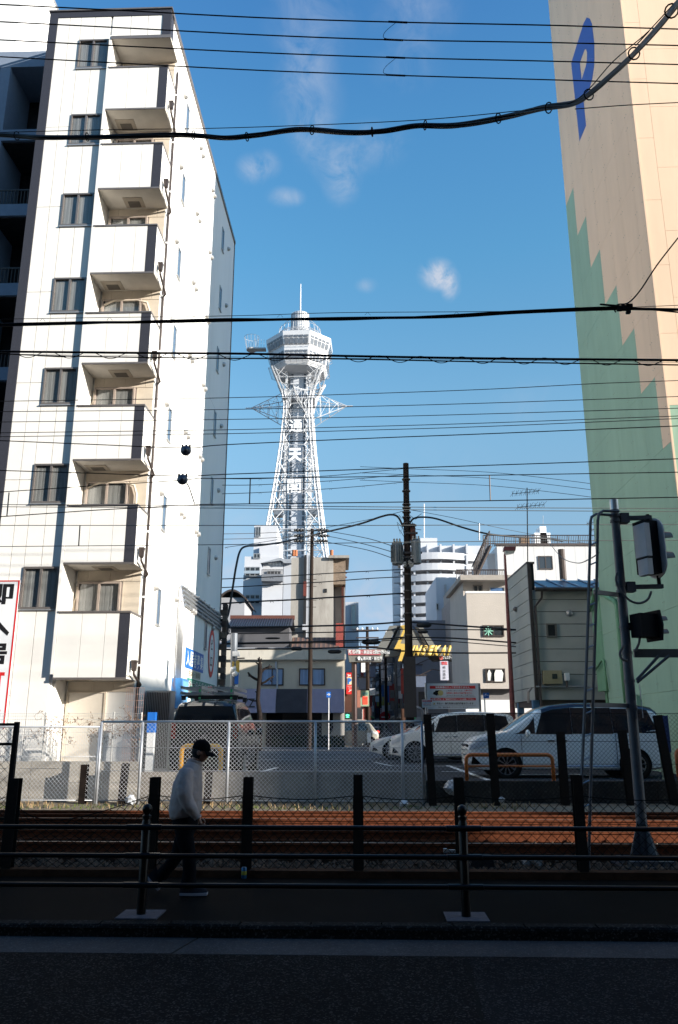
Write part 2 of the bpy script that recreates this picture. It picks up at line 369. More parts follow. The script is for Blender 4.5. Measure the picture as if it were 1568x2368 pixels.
# verge grass and dead stalks
M_GRASS = mat('verge_grass', (.10, .13, .035), .8, var=.4, scale=20); M_DEAD = mat('dead_grass', (.34, .24, .13), .9, var=.4, scale=20)
def tufts(name, m, n, u0, u1, w0, w1, z, h, seed, label, clump=.1):
    rnd = random.Random(seed); mb = MB()
    for _ in range(n):
        u, w = rnd.uniform(u0, u1), rnd.uniform(w0, w1)
        for _ in range(14):
            c = st(u + rnd.gauss(0, clump), w + rnd.gauss(0, clump*.6), z); a = rnd.uniform(0, 2*pi); hh = h*rnd.uniform(.4, 1.3); l = hh*rnd.uniform(.1, .9)
            t = c + Vector((cos(a)*l, sin(a)*l, hh)); d = Vector((-sin(a), cos(a), 0))*.008; mid = c + (t-c)*.5 + Z_*hh*.15
            mb.add([c-d, c+d, mid+d*.8, t, mid-d*.8], [(0, 1, 2, 4), (4, 2, 3)])
    o = mb.obj(name, m, kind='stuff', fix=False); o['label'] = label; o['category'] = 'grass'; return o
tufts('grass', M_GRASS, 70, -9, 3.2, 18.75, 19.35, .0, .07, 11, 'green weeds along the foot of the concrete wall', .22)
tufts('dead_grass', M_DEAD, 40, -9, 3.6, 18.7, 19.6, .01, .12, 12, 'dry brown weeds by the far rail', .28)
# raised ground beyond the wall
WALLW = 19.92
struct(MB().sbox(-60, 60, 20.1, 33.0, .42, .50), 'car_park', M_ASPH3)
struct(MB().sbox(-200, 200, 33.01, 59.0, .42, .492), 'street', speckle('street_asphalt', (.075, .078, .085), (.12, .12, .12), 40, bump=.2))
struct(MB().hexa([st(-.8, 59.01, .42), st(4.6, 59.01, .42), st(9.0, 420, .42), st(1.6, 420, .42), st(-.8, 59.01, .49), st(4.6, 59.01, .49), st(9.0, 420, .49), st(1.6, 420, .49)]), 'side_street', M_ASPH3)
def paint(pts, z=.504, name='road_marking'):
    mb = MB(); mb.add([Vector((p[0], p[1], z)) for p in pts], [tuple(range(len(pts)))]); return struct(mb, name, M_LINE)
def gp(x, y, z=.5):
    a, b = ray(x, y); D = (z-CZ)/b; return Vector((a*D, D, z))
def pline(p0, p1, wd, z=.504):
    a, b = gp(*p0, z), gp(*p1, z); d = (b-a).normalized(); n = Vector((-d.y, d.x, 0))*wd/2
    paint([a-n, b-n, b+n, a+n], z)
pline((600, 1741), (860, 1741), .16, .497); pline((640, 1750.5), (858, 1750.5), .13, .497)
pline((520, 1757), (862, 1757), .14, .497); pline((860, 1762), (980, 1762), .12, .504)
pline((868, 1763), (905, 1771), .13); pline((905, 1771), (1110, 1772), .13)
pline((1035, 1770), (1130, 1804), .16); pline((585, 1790), (640, 1775), .15); pline((1020, 1784), (1100, 1785), .12)
pline((1130, 1792), (1330, 1790), .12); pline((1330, 1790), (1420, 1800), .12)
# ------------------------------------------------------------------ white apartment building on the left
FW = 20.51; U0, U1 = -10.08, -6.14; WB, WK, WE = 20.40, 21.42, 33.35; ZT = 24.3
ab = thing('apartment_building', 'white eight storey apartment building with a column of small balconies and charcoal trim', 'building', st(-8, 27, .45))
b = MB(); b.sbox(U0, -8.03, FW+.06, WE, .4, ZT-.05); b.sbox(-8.03, U1, WK, WE, .4, ZT-.05); b.sbox(-8.03, U1, FW+.06, WK, 23.14, ZT-.05)
b.obj('wall', M_SIDEWALL, ab)

# charcoal edging and roof coping
b = MB(); b.sbox(U0-.02, -9.83, FW-.02, FW+.06, .45, ZT); b.sbox(-9.83, -6.39, FW-.02, FW+.06, 24.07, ZT); b.sbox(-6.39, U1+.02, FW-.02, FW+.06, 23.16, ZT); b.obj('trim', M_CHAR, ab)
b = MB(); b.sbox(U0-.06, U1+.06, FW-.06, FW+.14, ZT, ZT+.05); b.sbox(U1-.1, U1+.06, FW+.14, WE+.05, ZT-.1, ZT+.05); b.sbox(U0-.06, U0+.1, FW+.14, WE, ZT, ZT+.05); b.sbox(U1-.1, U1+.04, WE, WE+.04, .5, ZT); b.obj('coping', M_ALU, ab)
b = MB(); b.sbox(U1+.001, U1+.02, FW-.0, FW+.02+.35, 23.15, ZT-.1); b.obj('trim', M_CHAR, ab)
# siding panels, one object each
WL, WR = -9.06, -8.10
def panel(u0, u1, z0, z1, w=FW, m=M_WHITEWALL, name='siding_panel'):
    g_ = .008; return MB().sbox(u0+g_, u1-g_, w, w+.055, z0+g_, z1-g_).obj(name, m, ab)
zwin = [5.88 + 2.88*k for k in range(7)]
colA = (-9.83, -9.43, WL); 
zj = [.45, 2.55] + [5.43+2.88*k for k in range(6)] + [24.07]
for i in range(len(zj)-1):
    for a, c in ((colA[0], colA[1]), (colA[1], colA[2])): panel(a, c, zj[i], zj[i+1])
prev = .45
for k in range(8):
    top = zwin[k]-1.13 if k < 7 else 24.07
    for a, c in ((WL, -8.60), (-8.60, WR+.02)): panel(a, c, prev, top)
    prev = zwin[k] if k < 7 else 0
uj = [-8.02, -7.42, -6.86, -6.39]
for a, c in zip(uj[:-1], uj[1:]): panel(a, c, 23.16, 24.07)
# windows of the left column
def pane_window(mb_parent, u0, u1, z0, z1, w, name='window', curt=True, fr=M_ALU):
    """sliding window facing the street: frame, two sashes (glass) and a curtain behind"""
    f = MB()
    f.sbox(u0, u1, w-.03, w+.09, z1-.05, z1); f.sbox(u0, u1, w-.03, w+.09, z0, z0+.05); f.sbox(u0, u0+.045, w-.03, w+.09, z0+.05, z1-.05); f.sbox(u1-.045, u1, w-.03, w+.09, z0+.05, z1-.05)
    um = (u0+u1)/2; f.sbox(um-.03, um+.03, w-.02, w+.04, z0+.05, z1-.05)
    o = f.obj(name, fr, mb_parent)
    MB().sbox(u0+.045, um-.03, w+.028, w+.033, z0+.05, z1-.05).obj('pane', M_GLASSC, o)
    MB().sbox(um+.03, u1-.045, w+.015, w+.022, z0+.05, z1-.05).obj('pane', M_GLASSC, o)
    if curt:
        rows = [[], []]; n = 40
        for i in range(n+1):
            u = u0+.05+(u1-u0-.1)*i/n; dw = .012*sin(i*2.3)+.008*sin(i*5.1)
            rows[0].append(st(u, w+.048+dw*.35, z0+.05)); rows[1].append(st(u, w+.048+dw*.35, z1-.05))
        MB().grid(rows).obj('curtain', M_CURT, o, smooth=True, fix=False)
    return o
def glass(name, col, alpha, rough=.05):
    m = bpy.data.materials.new(name); m.use_nodes = True; t = m.node_tree; t.nodes.clear()
    o = t.nodes.new('ShaderNodeOutputMaterial'); mix = t.nodes.new('ShaderNodeMixShader'); tr = t.nodes.new('ShaderNodeBsdfTransparent'); gl = t.nodes.new('ShaderNodeBsdfGlossy'); fr = t.nodes.new('ShaderNodeMath'); lw = t.nodes.new('ShaderNodeLayerWeight'); pw = t.nodes.new('ShaderNodeMath'); pw.operation = 'POWER'; pw.inputs[1].default_value = 4; lw.inputs['Blend'].default_value = .5; fr.operation = 'MULTIPLY_ADD'; fr.inputs[1].default_value = .6; fr.inputs[2].default_value = alpha; t.links.new(lw.outputs['Facing'], pw.inputs[0]); t.links.new(pw.outputs[0], fr.inputs[0])
    tr.inputs[0].default_value = (*col, 1); gl.inputs['Roughness'].default_value = rough; 
    t.links.new(fr.outputs[0], mix.inputs[0]); t.links.new(tr.outputs[0], mix.inputs[1]); t.links.new(gl.outputs[0], mix.inputs[2]); t.links.new(mix.outputs[0], o.inputs[0]); return m
M_GLASSC = glass('window_glass', (.86, .87, .88), .05)
for zt in zwin:
    pane_window(ab, WL+.005, WR+.005, zt-1.125, zt-.005, FW)
    MB().sbox(WL-.02, WR+.03, FW-.045, FW-.001, zt-1.165, zt-1.13).obj('window_sill', M_GREYALU, ab)
# fin and balconies
MB().sbox(-8.04, -7.965, WB-.01, WK, 3.07, 23.2).obj('fin_wall', M_WHITEWALL, ab)
MB().sbox(-8.04, -7.965, WB+.25, WK, .45, 3.065).obj('fin_wall', M_WHITEWALL, ab)
M_SOFF = mat('cream_soffit', (.62, .58, .525), .8, var=.08, scale=3)
M_TILE = mat('cream_wall_tile', (.62, .54, .44), .7, var=.1, scale=3)
UL, UR = -7.96, -6.09
def balcony(k, zt, zb):
    # soffit slab, front panels, side panel, cap
    p = MB().sbox(UL, UR, WB+.02, WK, zb-.0, zb+.10).obj('balcony_floor', M_SOFF, ab)
    MB().sbox(UL, UR+.01, WB-.012, WB+.018, zb-.025, zb+.03).obj('edge_strip', M_ALU, p)
    js = [UL, -7.33, -6.71, -6.36]
    for a, c in zip(js[:-1], js[1:]): MB().sbox(a+.005, c-.005, WB, WB+.05, zb+.03, zt-.03).obj('balcony_panel', M_WHITEWALL, ab)
    MB().sbox(-6.355, UR, WB-.004, WB+.05, zb+.03, zt-.03).obj('balcony_panel', M_CHAR, ab, label='charcoal balcony corner panel')
    MB().sbox(UR-.05, UR, WB+.055, WK-.004, zb+.03, zt-.03).obj('balcony_panel', M_WHITEWALL, ab)
    c = MB(); c.sbox(UL-.02, UR+.02, WB-.025, WB+.075, zt-.03, zt+.02); c.sbox(UR-.075, UR+.02, WB+.075, WK-.004, zt-.03, zt+.02); c.obj('balcony_cap', M_ALU, ab)
    # hatch in the soffit
    if k >= 0:
        uc = -7.05 if k % 2 else -7.5
        h = MB(); h.sbox(uc-.3, uc+.3, WB+.42, WB+.92, zb-.012, zb-.001); h.obj('escape_hatch', mat('hatch_cover', (.40, .35, .29), .7, var=.1), p)
        MB().sbox(uc-.18, uc+.18, WB+.6, WB+.88, zb-.02, zb-.0125).obj('hatch_lid', mat('hatch_lid_grey', (.14, .125, .11), .6), p)
    # rain hopper and elbow pipe
    hp = MB().lathe([(.05, -.28), (.075, -.25), (.09, -.06), (.10, -.05), (.10, .0)], st(UR+.115, WB+.28, zb+.48), 4, (st(.707, .707), st(-.707, .707), Z_)).obj('rain_hopper', M_BROWN, ab)
    MB().tube([st(UR+.115, WB+.28, zb+.24), st(UR+.115, WB+.30, zb+.12), st(UR+.10, WB+1.05, zb-.10), st(UR+.04, WK+.0, zb-.20)], .032, 8).obj('elbow_pipe', M_BROWN, hp, smooth=True)
tops = [4.66+2.88*k for k in range(7)]
for k, zt in enumerate(tops): balcony(k, zt, zt-(1.70 if k == 0 else 1.60))
# roof over the top balcony
p = MB().sbox(UL, UR+.02, WB, WK, 23.06, 23.13).obj('balcony_roof', M_SOFF, ab); MB().sbox(UL-.02, UR+.04, WB-.03, WB-.001, 23.03, 23.15).obj('edge_strip', M_ALU, p)
# recess back wall: lintel tiles, sliding door, hose
for k in range(-1, 7):
    zb = (tops[k]-(1.7 if k == 0 else 1.6)) if k >= 0 else .5
    zc = (tops[k+1]-(1.7 if k+1 == 0 else 1.6)) if k < 6 else 23.06
    if k == -1:
        zc = 2.95
        for a, c in ((-7.92, -7.25), (-7.25, -6.7), (-6.7, -6.15)): MB().sbox(a+.004, c-.004, WK-.03, WK-.002, 2.68, 2.945).obj('lintel_tile', M_TILE, ab)
        d = MB().sbox(-7.86, -6.92, WK-.05, WK-.002, .5, 2.64).obj('door', mat('cream_steel_door', (.62, .57, .50), .5, var=.05), ab)
        f = MB(); f.sbox(-7.92, -7.865, WK-.07, WK-.001, .5, 2.675); f.sbox(-6.915, -6.86, WK-.07, WK-.001, .5, 2.675); f.sbox(-7.865, -6.915, WK-.07, WK-.001, 2.645, 2.675); f.obj('door_frame', M_TILE, d)
        continue
    for a, c in ((-7.92, -7.62), (-7.62, -7.0), (-7.0, -6.4), (-6.4, -6.15)): MB().sbox(a+.004, c-.004, WK-.03, WK-.002, zc-.30, zc-.005).obj('lintel_tile', M_TILE, ab)
    z1 = zc-.33; z0 = z1-1.75
    o = pane_window(ab, -7.86, -6.68, z0, z1, WK-.10, 'balcony_door', True, mat('pale_bronze_frame', (.36, .30, .26), .5, .2))
    MB().sbox(-6.64, -6.16, WK-.02, WK-.001, zb+.12, zc-.31).obj('side_panel', M_TILE, ab)
    if k in (3, 1):   # insulated hose that loops over the door
        MB().tube([st(-7.9, WK-.06, zc-.62), st(-7.8, WK-.08, zc-.5), st(-7.5, WK-.1, zc-.36), st(-6.8, WK-.1, zc-.36), st(-6.5, WK-.1, zc-.45), st(-6.42, WK-.1, zc-.7), st(-6.42, WK-.1, zc-1.5)], .035, 8).obj('hose', M_TILE, ab, smooth=True)
    else:
        MB().tube([st(-7.9, WK-.07, zc-.45), st(-7.86, WK-.1, zc-.5), st(-7.86, WK-.1, zc-.75), st(-7.92, WK-.07, zc-.85), st(-7.92, WK-.07, zc-1.7)], .03, 8).obj('hose', M_TILE, ab, smooth=True)
# downpipe with clips
dp = MB().tube([st(U1+.05, WK+.14, 22.8), st(U1+.05, WK+.14, .5)], .036, 10).obj('downpipe', M_BROWN, ab, smooth=True)
for i in range(12): MB().lathe([(.045, 0), (.045, .05)], st(U1+.05, WK+.14, 1.5+1.85*i), 10).obj('pipe_clip', M_WHITE, dp)
# side wall: tall narrow windows, vent hoods, faint joints
def side_window(w, z, ww=.40, hh=1.08):
    f = MB(); x0, x1 = U1+.002, U1+.035
    for (a, c, e, g_) in ((w-ww/2, w+ww/2, z-.04, z), (w-ww/2, w+ww/2, z-hh, z-hh+.04), (w-ww/2, w-ww/2+.035, z-hh+.04, z-.04), (w+ww/2-.035, w+ww/2, z-hh+.04, z-.04)): f.sbox(x0, x1, a, c, e, g_)
    o = f.obj('narrow_window', M_GREYALU, ab)
    MB().sbox(U1+.002, U1+.014, w-ww/2+.035, w+ww/2-.035, z-hh+.04, z-.04).obj('pane', mat('frosted_blue_glass', (.10, .15, .22), .18, var=.2, scale=4, spec=.8), o)
    MB().sbox(U1+.002, U1+.06, w-ww/2-.02, w+ww/2+.02, z-hh-.03, z-hh-.002).obj('sill', M_GREYALU, o)
def vent(w, z):
    v = MB(); ax = (SW, Z_, SU)
    v.lathe([(.095, 0), (.105, .01), (.10, .05), (.07, .11), (.01, .13)], st(U1+.002, w, z), 12, ax); v.obj('vent_hood', mat('stainless_hood', (.55, .53, .50), .35, .5), ab, smooth='auto')
for k in range(7):
    z = 5.80+2.88*k
    if k < 7: side_window(23.3 if k < 5 else 23.3, z-.05)
    side_window(30.5, z-.06)
    for w, dz in ((22.78, -.1), (25.42, -.02), (25.85, -.03), (27.85, -.05), (28.24, -.06), (31.78, -.2)): vent(w, z+dz)
for z in (2.55, 5.43+.4, 14.5): MB().sbox(U1-.001, U1+.0012, 22.0, WE-.05, z-.006, z+.006).obj('wall_joint', M_GREYALU, ab)
for w in (25.0, 29.2): MB().sbox(U1-.001, U1+.0012, w-.004, w+.004, .6, ZT-.2).obj('wall_joint', mat('pale_joint', (.62, .62, .61), .7), ab)
# conduits turning down into the blue cabinet
for i in range(5):
    w = 25.75+.15*i; z = 6.30-.13*i
    c = MB().tube([st(U1+.06, w, 3.2), st(U1+.06, w, z-.18), st(U1+.06, w+.05, z-.05), st(U1+.06, w+.2, z), st(U1+.06, WE-.1, z+.03-.02*i)], .045, 8).obj('conduit', M_GALV, ab, smooth=True)
    if i in (0, 4):
        for j in range(7): MB().sbox(U1+.001, U1+.11, w+.9+j, w+.96+j, z-.07, z+.09).obj('conduit_clamp', M_GALV, c)
cb = MB().sbox(U1+.004, U1+.33, 25.5, 26.45, 2.35, 3.28).obj('electrical_cabinet', mat('faded_blue_steel', (.05, .22, .52), .5, .0, var=.3, scale=6, dirt=((.16, .07, .03), 5, .55, .72), streak=.3), ab)
MB().sbox(U1+.33, U1+.345, 25.6, 26.4, 2.42, 3.2).obj('cabinet_door', mat('pale_blue_steel', (.16, .38, .68), .5, var=.2, scale=6, dirt=((.16, .07, .03), 5, .6, .75), streak=.3), cb)
# stone clad pier at the far corner
for i in range(26):
    for j in range(2):
        z0 = .6+i*.24; MB().sbox(U1-.3+j*.31 + (.1 if i % 2 else 0), U1+.0+j*.31-.02, WE+.05, WE+.32+.02*((i*7+j) % 3), z0, z0+.225).obj('stone_block', mat('brown_stone_%d' % ((i*5+j*3) % 3), ((.14, .10, .08), (.20, .15, .12), (.09, .07, .065))[(i*5+j*3) % 3], .9, var=.3, scale=8, bump=.6), ab)
# signs on the side wall (each its own thing)
M_PRBLUE = mat('sign_blue', (.02, .14, .52), .5, var=.08); M_PRGREEN = mat('sign_green', (.02, .22, .15), .5, var=.1); M_RED = mat('sign_red', (.62, .02, .02), .5, var=.08)
M_INK = mat('black_ink', (.015, .015, .018), .6, var=0); M_WPRINT = mat('white_print', (.80, .80, .80), .6, var=0)
def wallsign(name, label, w0, w1, z0, z1, m):
    t = thing(name, label, 'sign', st(U1+.02, w0, z0)); MB().sbox(U1+.003, U1+.02, w0, w1, z0, z1).obj('sign_board', m, t); return t
t = wallsign('wall_sign', 'blue tenants wanted sign on the side wall of the white apartment building', 27.23, 30.28, 3.74, 4.42, M_PRBLUE)
for i, ch in enumerate('入居者募集'): text(ch, st(U1+.022, 27.36+i*.58, 3.82), SW, Z_, .5, .52, M_WPRINT, t, bold=.02)
t = wallsign('wall_sign', 'green lettered shop sign low on the side wall behind the black van', 27.7, 32.8, 2.75, 3.42, M_PRGREEN)
for i, ch in enumerate('雑誌の古物商'): text(ch, st(U1+.022, 27.85+i*.56, 2.82), SW, Z_, .5, .55, M_WPRINT, t, bold=.05); text(ch, st(U1+.025, 27.88+i*.56, 2.85), SW, Z_, .44, .49, M_INK, t, bold=.0)
for i, ch in enumerate('専門店'): text(ch, st(U1+.022, 31.25+i*.5, 2.82), SW, Z_, .44, .55, M_WPRINT, t, bold=.05); text(ch, st(U1+.025, 31.28+i*.5, 2.85), SW, Z_, .38, .49, M_RED, t)
t = thing('round_sign', 'tall red ring sign with two letters on the shaded side wall', 'sign', st(U1+.02, 31.8, 3.7))
rg = MB(); n = 40; o_ = []
for rad, hh in ((.62, .95), (.44, .73)):
    o_.append([st(U1+.022, 31.82+rad*cos(2*pi*i/n), 4.62+hh*sin(2*pi*i/n)) for i in range(n+1)])
rg.grid(o_).obj('ring', M_RED, t, fix=False)
MB().prism([st(U1+.004, 31.82+.43*cos(2*pi*i/n), 4.62+.72*sin(2*pi*i/n)) for i in range(n)], SU*.012).obj('sign_board', M_WHITE, t)
text('ビ', st(U1+.022, 31.62, 4.75), SW, Z_, .36, .42, M_INK, t); text('口', st(U1+.022, 31.62, 4.1), SW, Z_, .36, .36, M_INK, t)
t = thing('wall_poster', 'pale weathered poster between the blue and the green wall signs', 'poster', st(U1+.02, 27.9, 3.45)); MB().sbox(U1+.003, U1+.014, 27.75, 29.9, 3.46, 3.72).obj('sheet', mat('faded_paper', (.62, .58, .48), .8, var=.3, scale=5), t)
text('古本・雑貨', st(U1+.017, 27.85, 3.49), SW, Z_, 1.9, .2, mat('faded_ink', (.22, .2, .16), .8), t)
# vertical banner on the facade, bottom left
t = thing('vertical_banner', 'tall white banner with red border and black and red characters at the left edge', 'sign', st(-8.9, FW-.06, 1.6))
bz1 = hitw(47, 1342, FW-.08)[1]; bu1 = hitw(47, 1342, FW-.08)[0]; bu0 = bu1-.95
MB().sbox(bu0, bu1, FW-.09, FW-.065, 1.72, bz1).obj('sign_board', mat('banner_white', (.74, .75, .77), .5, var=.03), t)
b = MB(); b.sbox(bu0, bu1, FW-.094, FW-.0905, bz1-.035, bz1-.0); b.sbox(bu1-.045, bu1, FW-.094, FW-.0905, 1.72, bz1-.035); b.sbox(bu0, bu0+.045, FW-.094, FW-.0905, 1.72, bz1-.035); b.obj('border', M_RED, t)
for i, (ch, m) in enumerate((('即', M_INK), ('入', M_INK), ('居', M_INK), ('可', M_RED), ('能', M_RED))):
    ys = (1375, 1447, 1513, 1580, 1652)[i]; zc = hitw(20, ys, FW)[1]
    text(ch, st(bu0+.13, FW-.092, zc-.27), SU, Z_, .68, .54, m, t, bold=.035, depth=.003)

# ------------------------------------------------------------------ the darker block left of it
nb = thing('neighbour_building', 'grey block in shade with deep balconies, left of the white apartment building', 'building', st(-14, 27, .45))
M_SLATE = mat('slate_blue_wall', (.20, .24, .31), .6, var=.08); M_DARKR = mat('dark_recess', (.035, .033, .035), .9, var=.3)  # near-black recess colour has the shade inside the balconies painted in
NW = 21.9
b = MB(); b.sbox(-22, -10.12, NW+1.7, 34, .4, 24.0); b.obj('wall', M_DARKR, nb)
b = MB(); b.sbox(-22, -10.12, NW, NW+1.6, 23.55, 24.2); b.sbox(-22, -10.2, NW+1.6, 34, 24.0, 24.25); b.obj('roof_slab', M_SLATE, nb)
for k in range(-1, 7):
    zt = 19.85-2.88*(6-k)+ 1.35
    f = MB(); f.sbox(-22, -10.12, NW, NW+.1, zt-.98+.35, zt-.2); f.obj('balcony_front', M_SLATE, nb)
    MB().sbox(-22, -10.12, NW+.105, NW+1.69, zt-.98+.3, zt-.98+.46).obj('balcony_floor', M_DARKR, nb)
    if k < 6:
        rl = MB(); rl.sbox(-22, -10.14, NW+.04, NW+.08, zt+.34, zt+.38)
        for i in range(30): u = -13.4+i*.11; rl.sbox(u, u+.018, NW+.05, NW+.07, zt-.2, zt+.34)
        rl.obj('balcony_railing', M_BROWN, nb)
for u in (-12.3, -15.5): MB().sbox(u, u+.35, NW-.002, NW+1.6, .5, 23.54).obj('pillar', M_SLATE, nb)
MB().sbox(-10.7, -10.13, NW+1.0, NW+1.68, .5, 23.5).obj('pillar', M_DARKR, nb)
tb = thing('tall_block', 'tall white windowless block whose sunlit flank shows top left above the grey block', 'building', st(-15, 27, .45))
MB().sbox(-24, -12.6, 23.2, 48, .4, 30.6).obj('wall', M_SIDEWALL, tb)
for i in range(20): MB().sbox(-12.6, -12.594, 23.3+i*.9, 23.315+i*.9, 24.3, 30.6).obj('wall_joint', M_GREYALU, tb)
MB().sbox(-24, -12.55, 23.15, 48.1, 30.6, 30.66).obj('coping', M_GREYALU, tb)

# ------------------------------------------------------------------ parking tower on the right
UP, PW0, PW1 = 8.72, 21.60, 29.78; PZ = 41
pt = thing('parking_tower', 'tall beige and green parking tower with a blue letter P and stepped colours', 'building', st(12, 26, .45))
M_PBEI = mat('beige_cladding', (.73, .535, .385), .65, var=.07, scale=1.2, streak=.2, bump=.08, bscale=120); M_PGRN = mat('green_cladding', (.29, .42, .315), .6, var=.09, scale=1.2, streak=.2, bump=.08, bscale=120)
M_PBLU = mat('blue_letter_paint', (.035, .085, .34), .55, var=.06)
MB().sbox(UP+.06, 22, PW0+.06, PW1-.02, 2.2, PZ).obj('wall', M_PBEI, pt)
MB().sbox(UP+.06, 22, PW0+.06, PW1-.02, .45, 2.19).obj('wall', M_PGRN, pt)
wj = [PW0+.02, 22.25, 23.48, 24.68, 26.0, 27.22, 28.5, 29.72]
zr = [7.33+2.278*i for i in range(-3, 15)]
steps = {6: 23.28, 5: 20.99, 4: 18.7, 3: 16.38, 2: 14.16, 1: 11.9, 0: 9.6}
for c in range(7):
    zs = [z for z in zr]
    for i in range(len(zs)-1):
        z0, z1 = zs[i], zs[i+1]; zm = (z0+z1)/2
        m = M_PGRN if zm < steps[c] else M_PBEI
        if zm < 1.2: continue
        MB().sbox(UP, UP+.055, wj[c]+.004, wj[c+1]-.004, z0+.004, z1-.004).obj('cladding_panel', m, pt)
        if False: pass
us = [UP+.055+.5, UP+2.0, UP+3.3, UP+4.6, UP+5.9, UP+7.2]
MB().sbox(UP+.001, UP+.06, PW0-.03, PW0+.016, 2.2, PZ).obj('corner_strip', M_PBEI, pt)
for c in range(-1, 5):
    a = UP+.062 if c < 0 else us[c]; e = us[c+1] if c >= 0 else us[0]
    for i in range(len(zr)-1):
        sh = 1.1 if c % 2 else 0
        MB().sbox(a+.004, e-.004, PW0-.012+.0, PW0+.055, zr[i]+.004+sh, zr[i+1]-.004+sh).obj('cladding_panel', M_PBEI if zr[i] > 9 else M_PGRN, pt)
# bolts along the joints
bo = MB()
for c in range(7):
    for i in range(len(zr)-1):
        for dz in (.25, 1.1, 2.0):
            for w in (wj[c]+.07, wj[c+1]-.07): bo.sbox(UP-.006, UP-.0005, w-.012, w+.012, zr[i]+dz-.012, zr[i]+dz+.012)
bo.obj('bolts', mat('bolt_heads', (.22, .19, .16), .5), pt, kind='stuff')
P_OUT = [(24.74, 27.94), (24.95, 28.18), (25.29, 28.32), (26.3, 28.32), (27.25, 28.31), (27.2, 26.4), (27.12, 24.38), (26.07, 24.29), (26.1, 25.6), (25.75, 25.35), (25.45, 25.28), (25.0, 25.3), (24.7, 25.5), (24.5, 25.9), (24.40, 26.42), (24.38, 27.0), (24.44, 27.4), (24.58, 27.7)]
P_IN = [(25.3, 27.2), (26.19, 27.29), (26.18, 26.45), (25.6, 26.45), (25.35, 26.6), (25.25, 26.9)]
def pl(ps): return [st(UP-.009, w, z) for w, z in ps]
lt = MB()
# the letter as stem + bowl pieces, so that the counter stays open
lt.prism(pl([(27.25, 28.31), (27.12, 24.38), (26.17, 24.29), (26.19, 28.32)]), SU*.006)
lt.prism(pl([(26.188, 28.32), (26.186, 27.29), (25.5, 27.22), (25.3, 28.3)]), SU*.006)
lt.prism(pl([(25.298, 28.3), (25.498, 27.22), (25.33, 27.1), (24.58, 27.75), (24.9, 28.15)]), SU*.006)
lt.prism(pl([(24.578, 27.748), (25.328, 27.098), (25.25, 26.85), (25.33, 26.6), (24.52, 25.85), (24.38, 26.4), (24.40, 27.3)]), SU*.006)
lt.prism(pl([(24.522, 25.848), (25.332, 26.598), (25.5, 26.48), (25.45, 25.28), (24.95, 25.35), (24.65, 25.6)]), SU*.006)
lt.prism(pl([(25.452, 25.28), (25.502, 26.48), (26.176, 26.45), (26.176, 25.4), (25.9, 25.3)]), SU*.006)
lt.obj('letter', M_PBLU, pt)
# lower wing and its pipes
wgz1 = 6.75; lw = thing('annex', 'low green annex on the far side of the parking tower with a bent service pipe', 'building', st(9.2, 31, .45))
M_GRN2 = mat('painted_green_wall', (.18, .36, .21), .55, var=.15, scale=3, dirt=((.22, .11, .05), 3, .62, .8), streak=.3)
MB().sbox(8.9, 20, PW1+.1, 31.6, 3.1, wgz1).obj('wall', M_GRN2, lw)
for w in (30.5,): MB().sbox(8.892, 8.899, w-.01, w+.01, 3.1, wgz1).obj('wall_joint', M_PGRN, lw)
MB().sbox(8.89, 8.899, PW1+.12, 31.6, 5.3, 5.33).obj('wall_joint', M_PGRN, lw)
M_GPIPE = mat('green_pipe', (.12, .27, .14), .5, var=.15)
def onp(x, y, d=.1): w_, z_ = hitu(x, y, UP-d); return st(UP-d, w_, z_)
MB().tube([st(8.78, 31.5, 6.2), st(8.75, 30.6, 6.55), st(8.6, 29.9, 6.75), onp(1421, 1390, .12), onp(1426, 1400, .12), onp(1437, 1520, .12), onp(1448, 1625, .12)], .08, 10).obj('service_pipe', M_GPIPE, lw, smooth=True)
MB().tube([st(8.8, 31.4, 3.9), st(8.8, 30.4, 4.2), st(8.62, 29.6, 4.1), st(8.62, 29.4, 3.0)], .04, 8).obj('small_pipe', M_GPIPE, lw, smooth=True)
for w in (30.4, 31.3): MB().sbox(9.1, 9.35, w-.12, w+.12, .45, 3.09).obj('pillar', M_GRN2, lw)
# meter box on the tower near the ground
mb_ = thing('meter_box', 'small green meter box low on the parking tower wall', 'box', st(8.6, 26.6, 2.2)); MB().sbox(8.56, 8.71, 26.2, 27.0, 2.0, 2.75).obj('case', M_PGRN, mb_)
MB().sbox(8.552, 8.559, 26.3, 26.55, 2.2, 2.6).obj('window', M_WHITE, mb_)

# ------------------------------------------------------------------ the buildings on the photographer's side that throw the big shadow
def block(name, label, u0, u1, w0, w1, h, m):
    t = thing(name, label, 'building', st((u0+u1)/2, w0, 0)); MB().sbox(u0, u1, w0, w1, -.1, h).obj('wall', m, t)
    k = 0
    for z in [1.2+3.1*i for i in range(int(h//3.1))]:
        for i in range(int((u1-u0)//2.6)):
            a = u0+.7+i*2.6; MB().sbox(a, a+1.4, w1-.01, w1+.02, z, z+1.3).obj('window', M_GLASS, t)
    return t
block('row_building', 'grey rendered building behind the camera that shades the near street', -30, 12, -20, -8.5, 27, mat('grey_render', (.22, .21, .20), .8, var=.1))
block('row_building', 'brown tiled building behind and right of the camera', 12.4, 42.6, -20, -5.0, 24, mat('brown_tile', (.17, .12, .10), .7, var=.1))
block('row_building', 'pale corner building farther right across the near street', 57.9, 80, -8.3, -4.3, 24, mat('pale_render', (.40, .38, .35), .8, var=.1))
